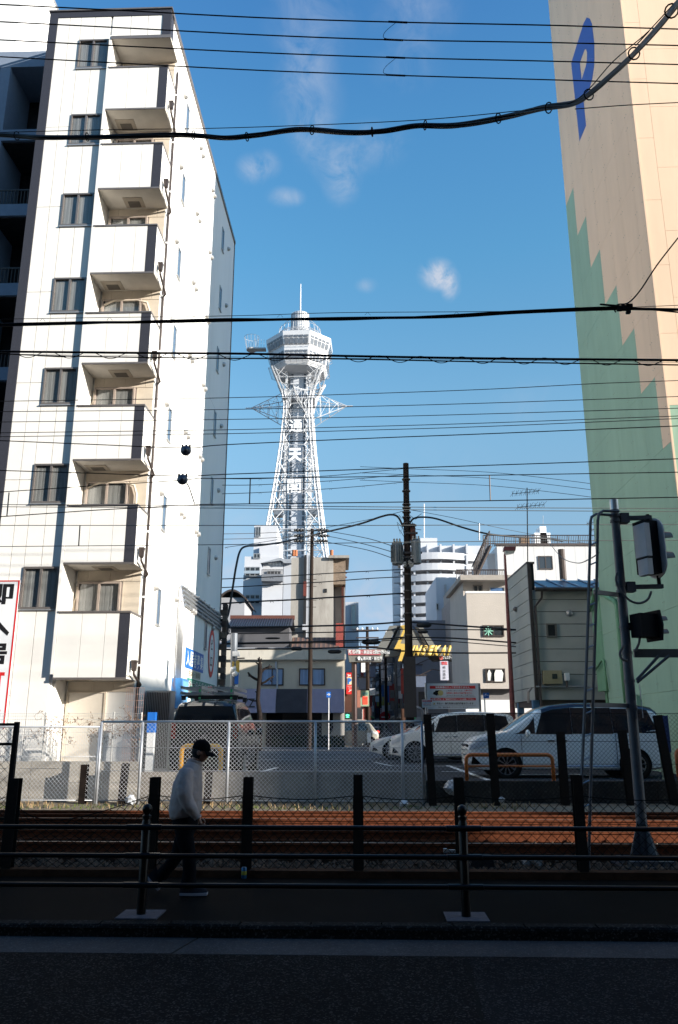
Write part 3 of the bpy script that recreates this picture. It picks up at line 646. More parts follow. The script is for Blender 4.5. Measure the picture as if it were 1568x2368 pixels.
# ------------------------------------------------------------------ landmark tower, 176 m away
TD = 176.0; TR = radians(-3.0)
TC = Vector((ray(690.5, 1000)[0]*TD, TD, 0))
def tp(x, y, z): return Vector((TC.x + x*cos(TR) - y*sin(TR), TC.y + x*sin(TR) + y*cos(TR), z))
M_TW = mat('tower_white', (.57, .58, .60), .5, .1, var=.05, scale=.5); M_TWG = mat('tower_grey', (.36, .37, .39), .6, .1, var=.1, scale=.5)
M_TWD = mat('tower_window', (.13, .15, .18), .15, var=.3, scale=1); M_TWS = mat('tower_underside', (.52, .53, .55), .7, var=.08, scale=1)
tw = thing('observation_tower', 'tall white steel lattice observation tower with octagonal deck and vertical characters', 'tower', (TC.x, TC.y, .5))
def zof(y, D=TD): return CZ + ray(690, y)[1]*D
def bar(mb, a, b, r, n=4): mb.tube([a, b], r, n, False)
# lift shaft with window strips
MB().hexa([tp(-1.9, -1.6, .5), tp(1.9, -1.6, .5), tp(1.9, 1.6, .5), tp(-1.9, 1.6, .5), tp(-1.9, -1.6, 84), tp(1.9, -1.6, 84), tp(1.9, 1.6, 84), tp(-1.9, 1.6, 84)]).obj('lift_shaft', mat('shaft_cladding', (.52, .55, .60), .6, var=.06, scale=.5), tw)
wd = MB()
for i in range(60):
    z = 6+1.3*i
    for s in (-1, 1): wd.obox(tp(s*1.5, -1.63, z), (.55, .06, .95), (tp(1, 0, 0)-tp(0, 0, 0), tp(0, 1, 0)-tp(0, 0, 0), Z_)); wd.obox(tp(s*1.93, -.8, z), (.06, .9, .95), (tp(1, 0, 0)-tp(0, 0, 0), tp(0, 1, 0)-tp(0, 0, 0), Z_))
wd.obj('shaft_windows', M_TWD, tw, kind='stuff')
# legs: half-width of the lattice by height
def hwid(z):
    T_ = [(0, 15.5), (20, 10.6), (39, 6.95), (55, 4.9), (66, 3.75), (74, 3.2), (77, 3.3), (83.5, 5.9)]
    for (a, b), (c, d) in zip(T_[:-1], T_[1:]):
        if a <= z <= c: return b + (d-b)*(z-a)/(c-a)
    return T_[-1][1]
ZS = [.5, 8, 15, 22, 28, 33.5, 39, 44, 48.5, 53, 57, 61, 64.5, 68, 71.5, 75, 78, 81, 83.4]
for sx, sy in ((-1, -1), (1, -1), (1, 1), (-1, 1)):
    leg = MB()
    for z0, z1 in zip(ZS[:-1], ZS[1:]):
        for off in (0, .75):
            bar(leg, tp(sx*(hwid(z0)-off), sy*hwid(z0), z0), tp(sx*(hwid(z1)-off*.8), sy*hwid(z1), z1), .17)
        bar(leg, tp(sx*hwid(z0), sy*(hwid(z0)-.75), z0), tp(sx*hwid(z1), sy*(hwid(z1)-.6), z1), .15)
        for k in range(4):
            za, zb = z0+(z1-z0)*k/4, z0+(z1-z0)*(k+1)/4; oa, ob = (0, .7) if k % 2 else (.7, 0)
            bar(leg, tp(sx*(hwid(za)-oa), sy*hwid(za), za), tp(sx*(hwid(zb)-ob), sy*hwid(zb), zb), .06, 3)
            bar(leg, tp(sx*hwid(za), sy*(hwid(za)-oa), za), tp(sx*hwid(zb), sy*(hwid(zb)-ob), zb), .06, 3)
    leg.obj('leg', M_TW, tw)
# inner columns right beside the shaft
for sx, sy in ((-1, -1), (1, -1), (1, 1), (-1, 1)):
    c = MB(); c.obox(tp(sx*2.75, sy*2.4, 42), (.5, .5, 84), (tp(1, 0, 0)-tp(0, 0, 0), tp(0, 1, 0)-tp(0, 0, 0), Z_))
    for i in range(28): bar(c, tp(sx*2.1, -2.3, 2+3*i), tp(sx*2.75, -2.4, 3.5+3*i), .06, 3)
    c.obj('column', M_TW, tw)
br = MB(); fine = MB()
for face in range(4):
    def fp(a, z, d=0):
        h = hwid(z); return (tp(a*h, -h+d, z), tp(h-d, a*h, z), tp(-a*h, h-d, z), tp(-h+d, -a*h, z))[face]
    for z0, z1 in zip(ZS[:-1], ZS[1:]):
        bar(br, fp(-1, z0), fp(1, z0), .13)
        for (a0, a1) in ((-1, -.45), (.45, 1)):
            bar(br, fp(a0, z0), fp(a1, z1), .11); bar(br, fp(a1, z0), fp(a0, z1), .11)
        zm = (z0+z1)/2
        if z0 > 30 and face: bar(fine, fp(-.9, z0), fp(.9, z1, .3), .055, 3); bar(fine, fp(.9, z0), fp(-.9, z1, .3), .055, 3)
        for a0, a1 in ((-1, -.45), (.45, 1)): bar(fine, fp(a0, zm), fp(a1, zm), .06, 3); bar(fine, fp((a0+a1)/2, z0), fp(a0, zm), .05, 3); bar(fine, fp((a0+a1)/2, z0), fp(a1, zm), .05, 3)
br.obj('bracing', M_TW, tw); fine.obj('fine_bracing', M_TWG, tw)
rnd = random.Random(5); st_ = MB()                      # service stairs and cable runs inside the lattice
for i in range(30):
    z = 30+1.7*i; h = hwid(min(z, 83))*.8
    for s in (-1, 1): bar(st_, tp(s*h, -h*.2, z), tp(s*2.6, h*.3, z+1.2), .07, 3); bar(st_, tp(s*h, h*.5, z+.8), tp(s*2.6, -h*.4, z), .05, 3)
st_.obj('stairs', mat('tower_dark_steel', (.26, .29, .33), .6), tw)
for z in (48.4,):                                       # small landings either side
    for s in (-1, 1): MB().obox(tp(s*(hwid(z)*.72), -1.5, z+.3), (2.0, 3, 1.0)).obj('landing', M_TWD, tw); MB().obox(tp(s*(hwid(z)*.72), -1.5, z+1.0), (2.6, 3.6, .25)).obj('landing', M_TW, tw)
# octagonal deck
def octo(R, z, rot=0): return [tp(R*cos(radians(22.5+45*i)+rot), R*sin(radians(22.5+45*i)+rot), z) for i in range(8)]
def ringwall(name, lv, m, parent, close=False):
    mb = MB(); o = []
    for R, z in lv: mb.v += [tuple(p) for p in octo(R, z)]
    for i in range(len(lv)-1):
        for k in range(8): k2 = (k+1) % 8; mb.f.append((i*8+k, i*8+k2, (i+1)*8+k2, (i+1)*8+k))
    mb.f.append(tuple(range(8))); mb.f.append(tuple((len(lv)-1)*8+k for k in reversed(range(8))))
    return mb.obj(name, m, parent)
C8 = cos(radians(22.5))
deck = ringwall('deck', [(6.5, 83.45), (7.05, 84.4), (7.1, 84.55), (7.55, 86.85), (7.55, 88.1), (7.75, 88.2), (8.3, 90.3), (8.4, 91.4), (7.9, 91.5)], M_TW, tw)
ringwall('deck_underside', [(2.5, 83.38), (6.4, 83.42), (6.4, 83.449)], M_TWS, deck)
def octface(k, a, z, R):
    p = octo(R, z); q = p[k] + (p[(k+1) % 8]-p[k])*a; return q
for (za, zb, Ra, Rb) in ((88.3, 90.3, 7.80, 8.32), (84.65, 86.8, 7.13, 7.56)):
    for k in range(8):
        c = octface(k, .5, za, Ra); n_ = Vector((c.x-TC.x, c.y-TC.y, 0)).normalized()*.06
        for j in range(5):
            a0, a1 = .05+.185*j, .05+.185*j+.15
            MB().add([octface(k, a0, za, Ra)+n_, octface(k, a1, za, Ra)+n_, octface(k, a1, zb-.7, Ra+(Rb-Ra)*.74)+n_, octface(k, a0, zb-.7, Ra+(Rb-Ra)*.74)+n_], [(0, 1, 2, 3)]).obj('window', M_TWD, deck, fix=False)
            MB().add([octface(k, a0, zb-.5, Ra+(Rb-Ra)*.8)+n_, octface(k, a1, zb-.5, Ra+(Rb-Ra)*.8)+n_, octface(k, a1, zb, Rb)+n_, octface(k, a0, zb, Rb)+n_], [(0, 1, 2, 3)]).obj('window', M_TWD, deck, fix=False)
rl = MB()
for z, R in ((88.0, 8.3), (84.3, 7.7), (84.0, 7.6)):
    p = octo(R, z)
    for k in range(8): bar(rl, p[k], p[(k+1) % 8], .05, 3)
    for k in range(8):
        for j in range(4): q = p[k]+(p[(k+1) % 8]-p[k])*j/4; bar(rl, q, q+(Vector((TC.x, TC.y, z))-q).normalized()*.6-Z_*.3, .04, 3)
rl.obj('deck_railing', M_TWG, deck)
# roof: service ring, drum and mast
MB().lathe([(5.2, 91.9), (4.6, 93.2), (2.6, 93.4), (2.55, 95.2), (2.2, 95.3)], (TC.x, TC.y, 0), 24).obj('roof_house', M_TWG, tw)
dr = MB().lathe([(2.15, 95.3), (2.15, 99.6), (1.7, 99.9), (.2, 100.0)], (TC.x, TC.y, 0), 28).obj('roof_drum', M_TW, tw)
rb = MB()
for i in range(28): a = 2*pi*i/28; bar(rb, Vector((TC.x+2.2*cos(a), TC.y+2.2*sin(a), 95.3)), Vector((TC.x+2.2*cos(a), TC.y+2.2*sin(a), 99.7)), .05, 3)
rb.obj('drum_ribs', M_TWG, dr)
rg = MB()
for z, R in ((94.0, 5.0), (95.3, 5.0), (93.3, 5.6), (96.6, 3.9)):
    for i in range(24): a, b = 2*pi*i/24, 2*pi*(i+1)/24; bar(rg, Vector((TC.x+R*cos(a), TC.y+R*sin(a), z)), Vector((TC.x+R*cos(b), TC.y+R*sin(b), z)), .06, 3)
for i in range(24):
    a = 2*pi*i/24; bar(rg, Vector((TC.x+5.6*cos(a), TC.y+5.6*sin(a), 91.9)), Vector((TC.x+4.9*cos(a), TC.y+4.9*sin(a), 95.4)), .07, 3); bar(rg, Vector((TC.x+5.0*cos(a), TC.y+5.0*sin(a), 94.0)), Vector((TC.x+2.6*cos(a), TC.y+2.6*sin(a), 94.6)), .08, 3)
rg.obj('roof_rings', M_TW, tw)
MB().tube([(TC.x, TC.y, 99.9), (TC.x, TC.y, 104), (TC.x, TC.y, 108.2)], [.22, .17, .12], 8).obj('mast', M_TW, tw)
# outrigger walkway on the left of the deck
ow = MB(); c0 = tp(-8.1, -1, 90.2); ow.obox(tp(-9.7, -1, 90.1), (3.2, 1.6, .35)); ow.lathe([(1.2, 0), (1.25, .35)], tp(-11.6, -1, 89.9), 16)
for i in range(12): a = 2*pi*i/12; q = tp(-11.6, -1, 90.2); bar(ow, q+Vector((1.2*cos(a), 1.2*sin(a), 0)), q+Vector((1.8*cos(a), 1.8*sin(a), 3.2)), .045, 3); b2 = 2*pi*(i+1)/12; bar(ow, q+Vector((1.8*cos(a), 1.8*sin(a), 3.2)), q+Vector((1.8*cos(b2), 1.8*sin(b2), 3.2)), .045, 3)
for i in range(5): bar(ow, tp(-10.6+.7*i, -1.6, 90.2), tp(-10.6+.7*i, -1.6, 92.9-.15*i), .04, 3)
ow.obj('walkway', M_TWG, tw)
# waist: star-shaped outriggers
for (dx, dy) in ((-1, 0), (1, 0), (0, -1), (0, 1)):
    sp = MB(); tip = tp(dx*11.4, dy*11.4, 75.4); e = Vector((-dy, dx, 0))
    rt = [tp(dx*3.1+e.x*s*2.6, dy*3.1+e.y*s*2.6, z) for s in (-1, 1) for z in (78.2, 71.0)]
    for q in rt: bar(sp, q, tip, .10)
    for t_ in (.25, .5, .75):
        ps = [q+(tip-q)*t_ for q in rt]
        for a, b in ((0, 1), (1, 3), (3, 2), (2, 0), (0, 3)): bar(sp, ps[a], ps[b], .055, 3)
        ps2 = [q+(tip-q)*(t_-.25) for q in rt]
        for a, b in ((0, 1), (3, 2), (2, 0)): bar(sp, ps[a], ps2[b], .05, 3)
    bar(sp, tip, tip+(tip-tp(0, 0, 75.4))*.12, .12); bar(sp, tp(dx*3, dy*3, 75.6), tip, .13)
    sp.obj('outrigger', M_TW, tw)
MB().obox(tp(0, 0, 76.2), (7.6, 7.6, .18)).obj('waist_platform', M_TWG, tw)
# sign characters
for ch, ya, yb in (('通', 969, 998), ('天', 1037.5, 1069), ('閣', 1111.5, 1144)):
    z1, z0 = zof(ya, TD-4.5), zof(yb, TD-4.5); fy = -(hwid((z0+z1)/2)+.5)
    pn = MB(); fx = 1.75
    for x in (-fx, fx): bar(pn, tp(x-.2, fy, z0-.2), tp(x-.2, fy, z1+.2), .06, 4)
    bar(pn, tp(-fx-.2, fy, z0-.2), tp(fx-.2, fy, z0-.2), .06, 4); bar(pn, tp(-fx-.2, fy, z1+.2), tp(fx-.2, fy, z1+.2), .06, 4)
    o = pn.obj('sign_frame', M_TWG, tw)
    text(ch, tp(-1.75, fy-.2, z0), tp(1, 0, 0)-tp(0, 0, 0), Z_, 3.1, z1-z0, mat('character_white', (.86, .86, .86), .5, var=0), o, name='character', bold=.045 if ch == '天' else .018)

# ------------------------------------------------------------------ buildings of the middle distance
def px_box(mb, x0, x1, yt, yb, D, depth, zb=None):
    """front face drawn between two pixels at distance D, real depth behind it; the base height is free"""
    xm = (x0+x1)/2
    p = at(x0, yt, D); q = at(x1, yt, D); z1 = at(xm, yt, D).z; z0 = zb if zb is not None else at(xm, yb, D).z
    return mb.box(p.x, q.x, D, D+depth, z0, z1), p.x, q.x, z0, z1
def bld(name, label, x0, x1, yt, D, depth, m, zb=.45, cat='building'):
    t = thing(name, label, cat, (at((x0+x1)/2, 1600, D).x, D+depth/2, .45))
    mb, a, b, z0, z1 = px_box(MB(), x0, x1, yt, 0, D, depth, zb); mb.obj('wall', m, t); return t, a, b, z1
def fwin(t, x0, y0, x1, y1, D, m=None, fr=M_GREYALU, name='window', split=1, lines=0):
    p, q = at(x0, y0, D), at(x1, y1, D); z1, z0 = p.z, q.z; w = q.x-p.x; e = .04+.0006*D
    f = MB(); f.box(p.x, q.x, D-.08, D+.02, z1-e, z1); f.box(p.x, q.x, D-.08, D+.02, z0, z0+e); f.box(p.x, p.x+e, D-.08, D+.02, z0+e, z1-e); f.box(q.x-e, q.x, D-.08, D+.02, z0+e, z1-e)
    for i in range(1, split+1):
        if split > 0 and i <= split: xm = p.x + w*i/(split+1); f.box(xm-e/2, xm+e/2, D-.07, D+.02, z0+e, z1-e)
    o = f.obj(name, fr, t)
    for i in range(split+1):
        a = p.x+e+(w-2*e)*i/(split+1); b = p.x+e+(w-2*e)*(i+1)/(split+1); MB().box(a+.01, b-.01, D-.035, D-.02, z0+e, z1-e).obj('pane', m or M_GLASS, o)
    return o
M_WB = mat('white_block', (.50, .51, .54), .7, var=.05, scale=.5); M_WB2 = mat('pale_grey_block', (.42, .44, .48), .7, var=.06, scale=.5)
# A: stepped white apartments at the foot of the tower
DA = 92
t, *_ = bld('apartment_block', 'stepped white apartment block standing left below the lattice tower', 563, 676, 1330, DA, 14, M_WB)
for (x0, x1, yt, yb, dd) in ((566, 646, 1287, 1331, .0), (588, 641, 1214, 1288, 1.5), (600, 646, 1262, 1288, .4)):
    mb, *_ = px_box(MB(), x0, x1, yt, yb, DA+dd, 11); mb.obj('wall', M_WB, t)
fwin(t, 591, 1218, 603, 1241, DA+1.4); fwin(t, 586, 1280, 602, 1292, DA-.05, name='balcony_opening')
for y0 in (1311, 1375, 1423):
    fwin(t, 567, y0, 601, y0+22, DA-.1, name='balcony_opening', split=2)
    p, q = at(566, y0+12, DA), at(602, y0+38, DA); MB().box(p.x, q.x, DA-.9, DA-.82, q.z+1.0, p.z).obj('balcony_front', mat('frosted_panel', (.30, .36, .42), .3, var=.1), t)
for y0 in (1361, 1409): fwin(t, 643, y0, 653, y0+18, DA-.05, split=0)
for y0 in (1352, 1389, 1399):
    for x in (634, 644): MB().lathe([(.25, 0), (.2, .18), (.02, .26)], at(x, y0, DA-.02), 8, (X_, Z_, -Y_)).obj('vent_hood', M_WHITE, t)
# B2: white house with curved grey roof in front of it
t, *_ = bld('white_house', 'white house with grey pitched roof and a railed balcony below the tower', 608, 655, 1301, 86, 6, M_WB)
mb, *_ = px_box(MB(), 656, 676, 1303, 0, 86, 6, .45); mb.obj('wall', M_WB2, t)
p, q = at(604, 1301, 86), at(657, 1301, 86)
MB().prism([Vector((p.x, 85.3, p.z-.2)), Vector((p.x+2.2, 85.3, p.z+.45)), Vector((q.x, 85.3, p.z+.2)), Vector((q.x, 85.3, p.z-.1)), Vector((p.x+2.2, 85.3, p.z+.1))], (0, 7, 0)).obj('roof', mat('grey_roof_sheet', (.28, .30, .33), .6), t)
p, q = at(656, 1302, 86), at(675, 1302, 86); MB().box(p.x-.1, q.x+.1, 85.5, 92, p.z-.1, p.z+.35).obj('roof', mat('grey_roof_sheet', (.28, .30, .33), .6), t)
fwin(t, 618, 1320, 650, 1330, 85.9, split=3); p, q = at(607, 1320, 86), at(655, 1347, 86)
rl = MB(); rl.box(p.x, q.x, 85.2, 85.26, p.z-.05, p.z)
for i in range(22): rl.box(p.x+(q.x-p.x)*i/21-.02, p.x+(q.x-p.x)*i/21+.02, 85.21, 85.25, at(630, 1330, 86).z, p.z-.05)
rl.obj('railing', M_BROWN, t)
MB().box(p.x, q.x, 85.1, 85.9, q.z, at(630, 1331, 86).z).obj('balcony_front', mat('ribbed_grey', (.17, .18, .20), .6), t)
for i in range(4): MB().lathe([(.22, 0), (.18, .15), (.02, .2)], at(624+i*7.5, 1303, 86), 8, (X_, Z_, -Y_)).obj('vent_hood', M_WHITE, t)
# B3: low grey house behind the white apartment block
t, a, b, z1 = bld('grey_house', 'small grey house with thin curved roof between the white apartment and the stepped block', 508, 566, 1382, 80, 8, mat('grey_plaster', (.34, .34, .36), .8, var=.1, scale=.6))
n = 12; pr = [Vector((a-.3+(b-a+.6)*i/n, 79.6, z1-.2+1.0*sin(pi*i/n))) for i in range(n+1)]; MB().prism(pr + [p_-Z_*.2 for p_ in reversed(pr)], (0, 9, 0)).obj('roof', M_BROWN, t)
# C: raw concrete slab building
M_CON2 = mat('stained_concrete', (.36, .34, .31), .9, var=.22, scale=.35, bump=.3, bscale=6, dirt=((.15, .13, .115), .5, .5, .78), streak=.25)
DC = 64
t, a, b, z1 = bld('concrete_building', 'tall bare stained concrete building left of the street with a black downpipe', 674, 771, 1289, DC, 9, M_CON2)
mb, *_ = px_box(MB(), 771.1, 798, 1340, 0, DC+1.5, 14, .45); mb.obj('wall', mat('dim_concrete', (.25, .24, .24), .9, var=.25, scale=.4), t)
p = at(771, 1289, DC); MB().box(p.x-.4, p.x+1.3, DC-.3, DC+5, p.z-.1, p.z+.12).obj('roof_slab', M_CON2, t)
MB().box(p.x-.1, p.x+1.0, DC+.2, DC+4.6, p.z-2.2, p.z-.11).obj('roof_room', mat('brown_panel', (.22, .17, .13), .8, var=.3), t)
c1_, c2_ = at(706, 1289, DC), at(710.5, 1289, DC)
for k_, (x0, x1, m) in enumerate(((703.5, 709, M_BLACK), (709.6, 713.5, M_WB2), (714, 717, M_GALV))):
    p, q = at(x0, 1289, DC), at(x1, 1289, DC); MB().box(p.x, q.x, DC-.22+.04*k_, DC-.002, 2.5, p.z+.15).obj('pipe', m, t)
MB().box(at(702, 1345, DC).x, at(709.5, 1345, DC).x, DC-.3, DC-.225, at(706, 1380, DC).z, at(706, 1346, DC).z).obj('pipe_cover', mat('rust_red_paint', (.14, .045, .038), .7, var=.2), t)
MB().box(at(700, 1450, DC).x, at(711, 1450, DC).x, DC-.6, DC-.31, at(706, 1459, DC).z, at(706, 1446, DC).z).obj('junction_box', M_WB2, t)
for (x, y) in ((679, 1286), (684, 1286), (767, 1286)): MB().lathe([(.14, 0), (.14, .5)], at(x, y, DC+.4), 8).obj('chimney_pot', mat('terracotta', (.42, .16, .08), .8), t)
MB().obox(at(753, 1366, DC)-Y_*.03, (.22, .06, .3)).obj('small_vent', M_BLACK, t)
bl = MB()                                              # red railed balconies on its right
for (ya, yb) in ((1323, 1334), (1334, 1343)):
    p, q = at(772, ya, DC), at(801, yb, DC+2)
    for i in range(9): bar(bl, Vector((p.x+(q.x-p.x)*i/8, DC+.3, q.z)), Vector((p.x+(q.x-p.x)*i/8, DC+.3, p.z)), .05, 4)
    bar(bl, Vector((p.x, DC+.3, p.z)), Vector((q.x, DC+.3, p.z)), .06); bar(bl, Vector((p.x, DC+.3, q.z)), Vector((q.x, DC+.3, q.z)), .06)
bl.obj('railing', mat('rust_red_paint', (.14, .045, .038), .7), t)
MB().box(at(790, 1342, DC).x, at(795.5, 1342, DC).x, DC+.9, DC+1.45, .45, at(792, 1342, DC).z).obj('pipe', mat('dark_rust_pipe', (.07, .03, .025), .7), t)
t, *_ = bld('pale_shop_building', 'narrow pale building with a tall lit glass front beside the concrete building', 799, 829, 1392, 82, 16, M_WB2)
fwin(t, 812, 1398, 824, 1455, 81.9, mat('pale_glass', (.35, .42, .42), .3), split=0)
# D: black walled house with a tiled roof
DD = 60.5
t, a, b, z1 = bld('tiled_roof_house', 'dark house with black glazed roof tiles above the beige corner shop', 534, 669, 1449, DD, 7, mat('dark_grey_board', (.10, .10, .11), .8, var=.15, scale=1))
M_KAW = mat('glazed_black_tile', (.03, .035, .05), .35, var=.4, scale=4); zb_, zt_ = z1-.1, at(600, 1432, DD+1.5).z
for r in range(4):
    for i in range(26):
        x = a-.2+(b-a+.4)*i/26; y = DD-.5+r*.55; z = zb_+(zt_-zb_)*r/4
        MB().tube([(x+.08, y, z+.02), (x+.08, y+.58, z+(zt_-zb_)/4+.05)], .09, 6).obj('roof_tile', M_KAW, t)
MB().box(a-.3, b+.3, DD+1.6, DD+1.95, zt_+.0, zt_+.32).obj('ridge', mat('red_brown_ridge', (.13, .06, .05), .6), t)
MB().add([(a-.25, DD-.5, zb_-.03), (b+.25, DD-.5, zb_-.03), (b+.25, DD+1.7, zt_-.03), (a-.25, DD+1.7, zt_-.03), (b+.25, DD+4, zb_), (a-.25, DD+4, zb_)], [(0, 1, 2, 3), (3, 2, 4, 5)]).obj('roof', M_KAW, t)
t, a, b, z1 = bld('tiled_porch', 'low brown tiled roof in front of the bare concrete wall', 676, 786, 1500, 60, 3, mat('brown_wall', (.16, .13, .11), .8))
for r in range(3):
    for i in range(30):
        x = a+(b-a)*i/30; y = 60-.4+r*.6; z = z1-.1+.33*r
        MB().tube([(x, y, z), (x, y+.62, z+.36)], .09, 6).obj('roof_tile', mat('brown_tile_%d' % (i % 3), ((.20, .12, .09), (.12, .08, .07), (.07, .06, .06))[i % 3], .5), t)
MB().add([(a-.1, 59.6, z1-.12), (b+.1, 59.6, z1-.12), (b+.1, 61.5, z1+.95), (a-.1, 61.5, z1+.95)], [(0, 1, 2, 3)]).obj('roof', mat('brown_tile_1', (.12, .08, .07), .5), t)
MB().box(b-.3, b+.25, 60, 61.5, z1, z1+1.9).obj('red_gate_post', mat('faded_red', (.26, .07, .06), .7, var=.2), t)
# E: beige two storey corner shop
DE = 58.0
M_BEIP = mat('beige_plaster', (.50, .46, .385), .85, var=.12, scale=.5, bump=.2, bscale=8, dirt=((.26, .23, .2), .5, .55, .9), streak=.4)
t, a, b, z1 = bld('corner_shop', 'two storey beige corner shop with two curtained windows and a mauve and grey awning', 505, 797, 1502, DE, 9, M_BEIP, zb=3.6)
shop = t
MB().box(a-.1, b+.1, DE-.28, DE-.002, at(700, 1526, DE).z, at(700, 1503, DE).z).obj('cornice', mat('cornice_beige', (.52, .49, .43), .85, var=.1, scale=1, dirt=((.2, .18, .16), 1, .55, .85), streak=.3), t)
MB().box(a-.12, b+.12, DE-.32, DE+.3, z1-.02, z1+.1).obj('coping', M_WB2, t)
M_BLUC = mat('blue_curtain', (.24, .34, .52), .8, var=.5, scale=3, streak=.08)
for x0, x1 in ((603.5, 655.4), (692, 751.7)): fwin(t, x0, 1545.7, x1, 1585.3, DE, M_BLUC, mat('dark_brown_frame', (.05, .035, .03), .5), split=1)
p1, p2 = at(700, 1594, DE).z, at(700, 1649, DE).z
M_MAU = mat('mauve_awning', (.30, .275, .36), .7, var=.08, scale=2); M_GRA = mat('charcoal_awning', (.055, .055, .065), .7, var=.15, scale=2)
for x0, x1, m, dd in ((530, 640, M_MAU, 0), (640.3, 711, M_GRA, .02), (711.3, 796, M_MAU, 0)):
    u, v = at(x0, 1620, DE).x, at(x1, 1620, DE).x; MB().hexa([(u, DE-1.2+dd, p2), (v, DE-1.2+dd, p2), (v, DE-.002, p2), (u, DE-.002, p2), (u, DE-.55+dd, p1), (v, DE-.55+dd, p1), (v, DE-.002, p1), (u, DE-.002, p1)]).obj('awning', m, t)
text('ZZ', at(560, 1636, DE-1.0)-Y_*.12, X_, Z_, .9, .6, M_CHAR, t)
MB().box(a, b, DE+1.2, DE+9, .45, 3.598).obj('ground_floor_wall', mat('shop_interior_dark', (.03, .028, .028), .9, var=.3, scale=1), t)
for x0, x1 in ((598, 612), (744, 759)): u, v = at(x0, 1690, DE).x, at(x1, 1690, DE).x; MB().box(u, v, DE+.2, DE+1.19, .45, 3.55).obj('shop_pillar', M_BEIP, t)
u, v = at(762, 1690, DE).x, at(797, 1690, DE).x
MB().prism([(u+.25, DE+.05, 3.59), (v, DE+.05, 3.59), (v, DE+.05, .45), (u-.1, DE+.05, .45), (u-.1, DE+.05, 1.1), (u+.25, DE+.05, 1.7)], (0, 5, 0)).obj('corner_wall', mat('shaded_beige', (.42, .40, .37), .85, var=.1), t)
for i in range(9): MB().box(u-3.4, u-.3, DE+1.14, DE+1.19, .5+.33*i, .8+.33*i).obj('shutter_slat', mat('dark_shutter', (.07, .055, .045), .5, .3), t)
for x in (629, 641, 787): pass
MB().tube([at(638, 1530, DE-.1), at(638, 1545, DE-.1), at(641, 1548, DE-.1), at(641, 1594, DE-.1)], .07, 8).obj('downpipe', M_WB2, t)
# shrubs along its foot
# J: beige tiled building right of the arch
DJ = 46
M_JT = mat('pinkish_beige_tile', (.47, .43, .39), .8, var=.06, scale=1, bump=.6, bscale=18)
t, a, b, z1 = bld('tiled_building', 'three storey pinkish beige tiled building with washing in its lower window', 1078, 1192, 1372, DJ, 7, M_JT, zb=3.9)
MB().box(at(1078, 1600, DJ).x, b, DJ+.5, DJ+7, .45, 3.899).obj('wall', mat('dark_ground_floor', (.20, .19, .19), .8, var=.1), t)
MB().box(at(1078, 1600, DJ).x, b, DJ+.35, DJ+.499, 2.6, 3.3).obj('shop_fascia', M_WHITE, t)
MB().box(a, b, DJ+1.1, DJ+6.8, z1, at(1100, 1346, DJ+1).z).obj('upper_wall', M_JT, t)
MB().box(a-.25, b+.2, DJ+.3, DJ+7.1, at(1100, 1346, DJ+1).z, at(1100, 1346, DJ+1).z+.3).obj('roof_slab', mat('beige_grey_slab', (.36, .33, .30), .8), t)
MB().box(a-.03, b, DJ-.03, DJ+.25, z1, z1+.12).obj('coping', M_WHITE, t)
fwin(t, 1093, 1353, 1117, 1371, DJ+1.09, M_GLASS, M_ALU); fwin(t, 1131, 1357, 1168, 1371, DJ+1.09, mat('blue_tarp', (.06, .14, .30), .5, var=.5, scale=3), M_GREYALU, split=0)
w = fwin(t, 1116, 1446, 1166, 1472.5, DJ, M_GLASS, M_BROWN)
p, q = at(1118, 1447, DJ-.05), at(1140, 1472, DJ-.05); c = (p+q)/2; gst = MB()
for k in range(4): d_ = Vector((cos(pi*k/4), 0, sin(pi*k/4)))*.3; gst.tube([c-d_, c+d_], .035, 4)
gst.obj('pale_green_tape', mat('pale_green_tape', (.30, .60, .48), .7), w)
w = fwin(t, 1122, 1546, 1169, 1577.5, DJ, M_GLASS, M_BROWN)
for (x0, x1, y0, y1) in ((1127, 1136, 1549, 1574), (1143, 1164, 1549, 1576)):
    c = [at(x0+3, y0, DJ-.06), at(x1-4, y0, DJ-.06), at(x1, y0+8, DJ-.06), at(x1-2, y1, DJ-.06), at(x0+1, y1, DJ-.06), at(x0, y0+9, DJ-.06)]; MB().prism(c, (0, -.03, 0)).obj('washing', mat('white_cloth', (.72, .73, .70), .9, var=.1, scale=8), w)
# its left flank, stepping back
p = at(1078, 1372, DJ); 
MB().hexa([(p.x-.02, DJ+.05, .45), (p.x-.021, DJ+.05, .45), (p.x-.5, DJ+9, .45), (p.x-.48, DJ+9, .45), (p.x-.02, DJ+.05, z1-.2), (p.x-.021, DJ+.05, z1-.2), (p.x-.5, DJ+9, z1-.2), (p.x-.48, DJ+9, z1-.2)])
fl = thing('stepped_flank_building', 'narrow grey rendered building with slit windows left of the tiled building', 'building', (at(1062, 1600, 61).x, 64, .45))
mb, *_ = px_box(MB(), 1052, 1077, 1346, 0, 61, 7, .45); mb.obj('wall', mat('grey_beige_render', (.34, .325, .31), .8, var=.12, scale=.8), fl)
mb, *_ = px_box(MB(), 1043, 1056, 1384, 0, 62, 6, .45); mb.obj('wall', mat('grey_render2', (.30, .29, .285), .8, var=.12), fl)
fwin(fl, 1056, 1372, 1064, 1418, 60.95, split=0); fwin(fl, 1064, 1450, 1072, 1492, 60.95, split=0); fwin(fl, 1058, 1465, 1062, 1510, 60.95, split=0)
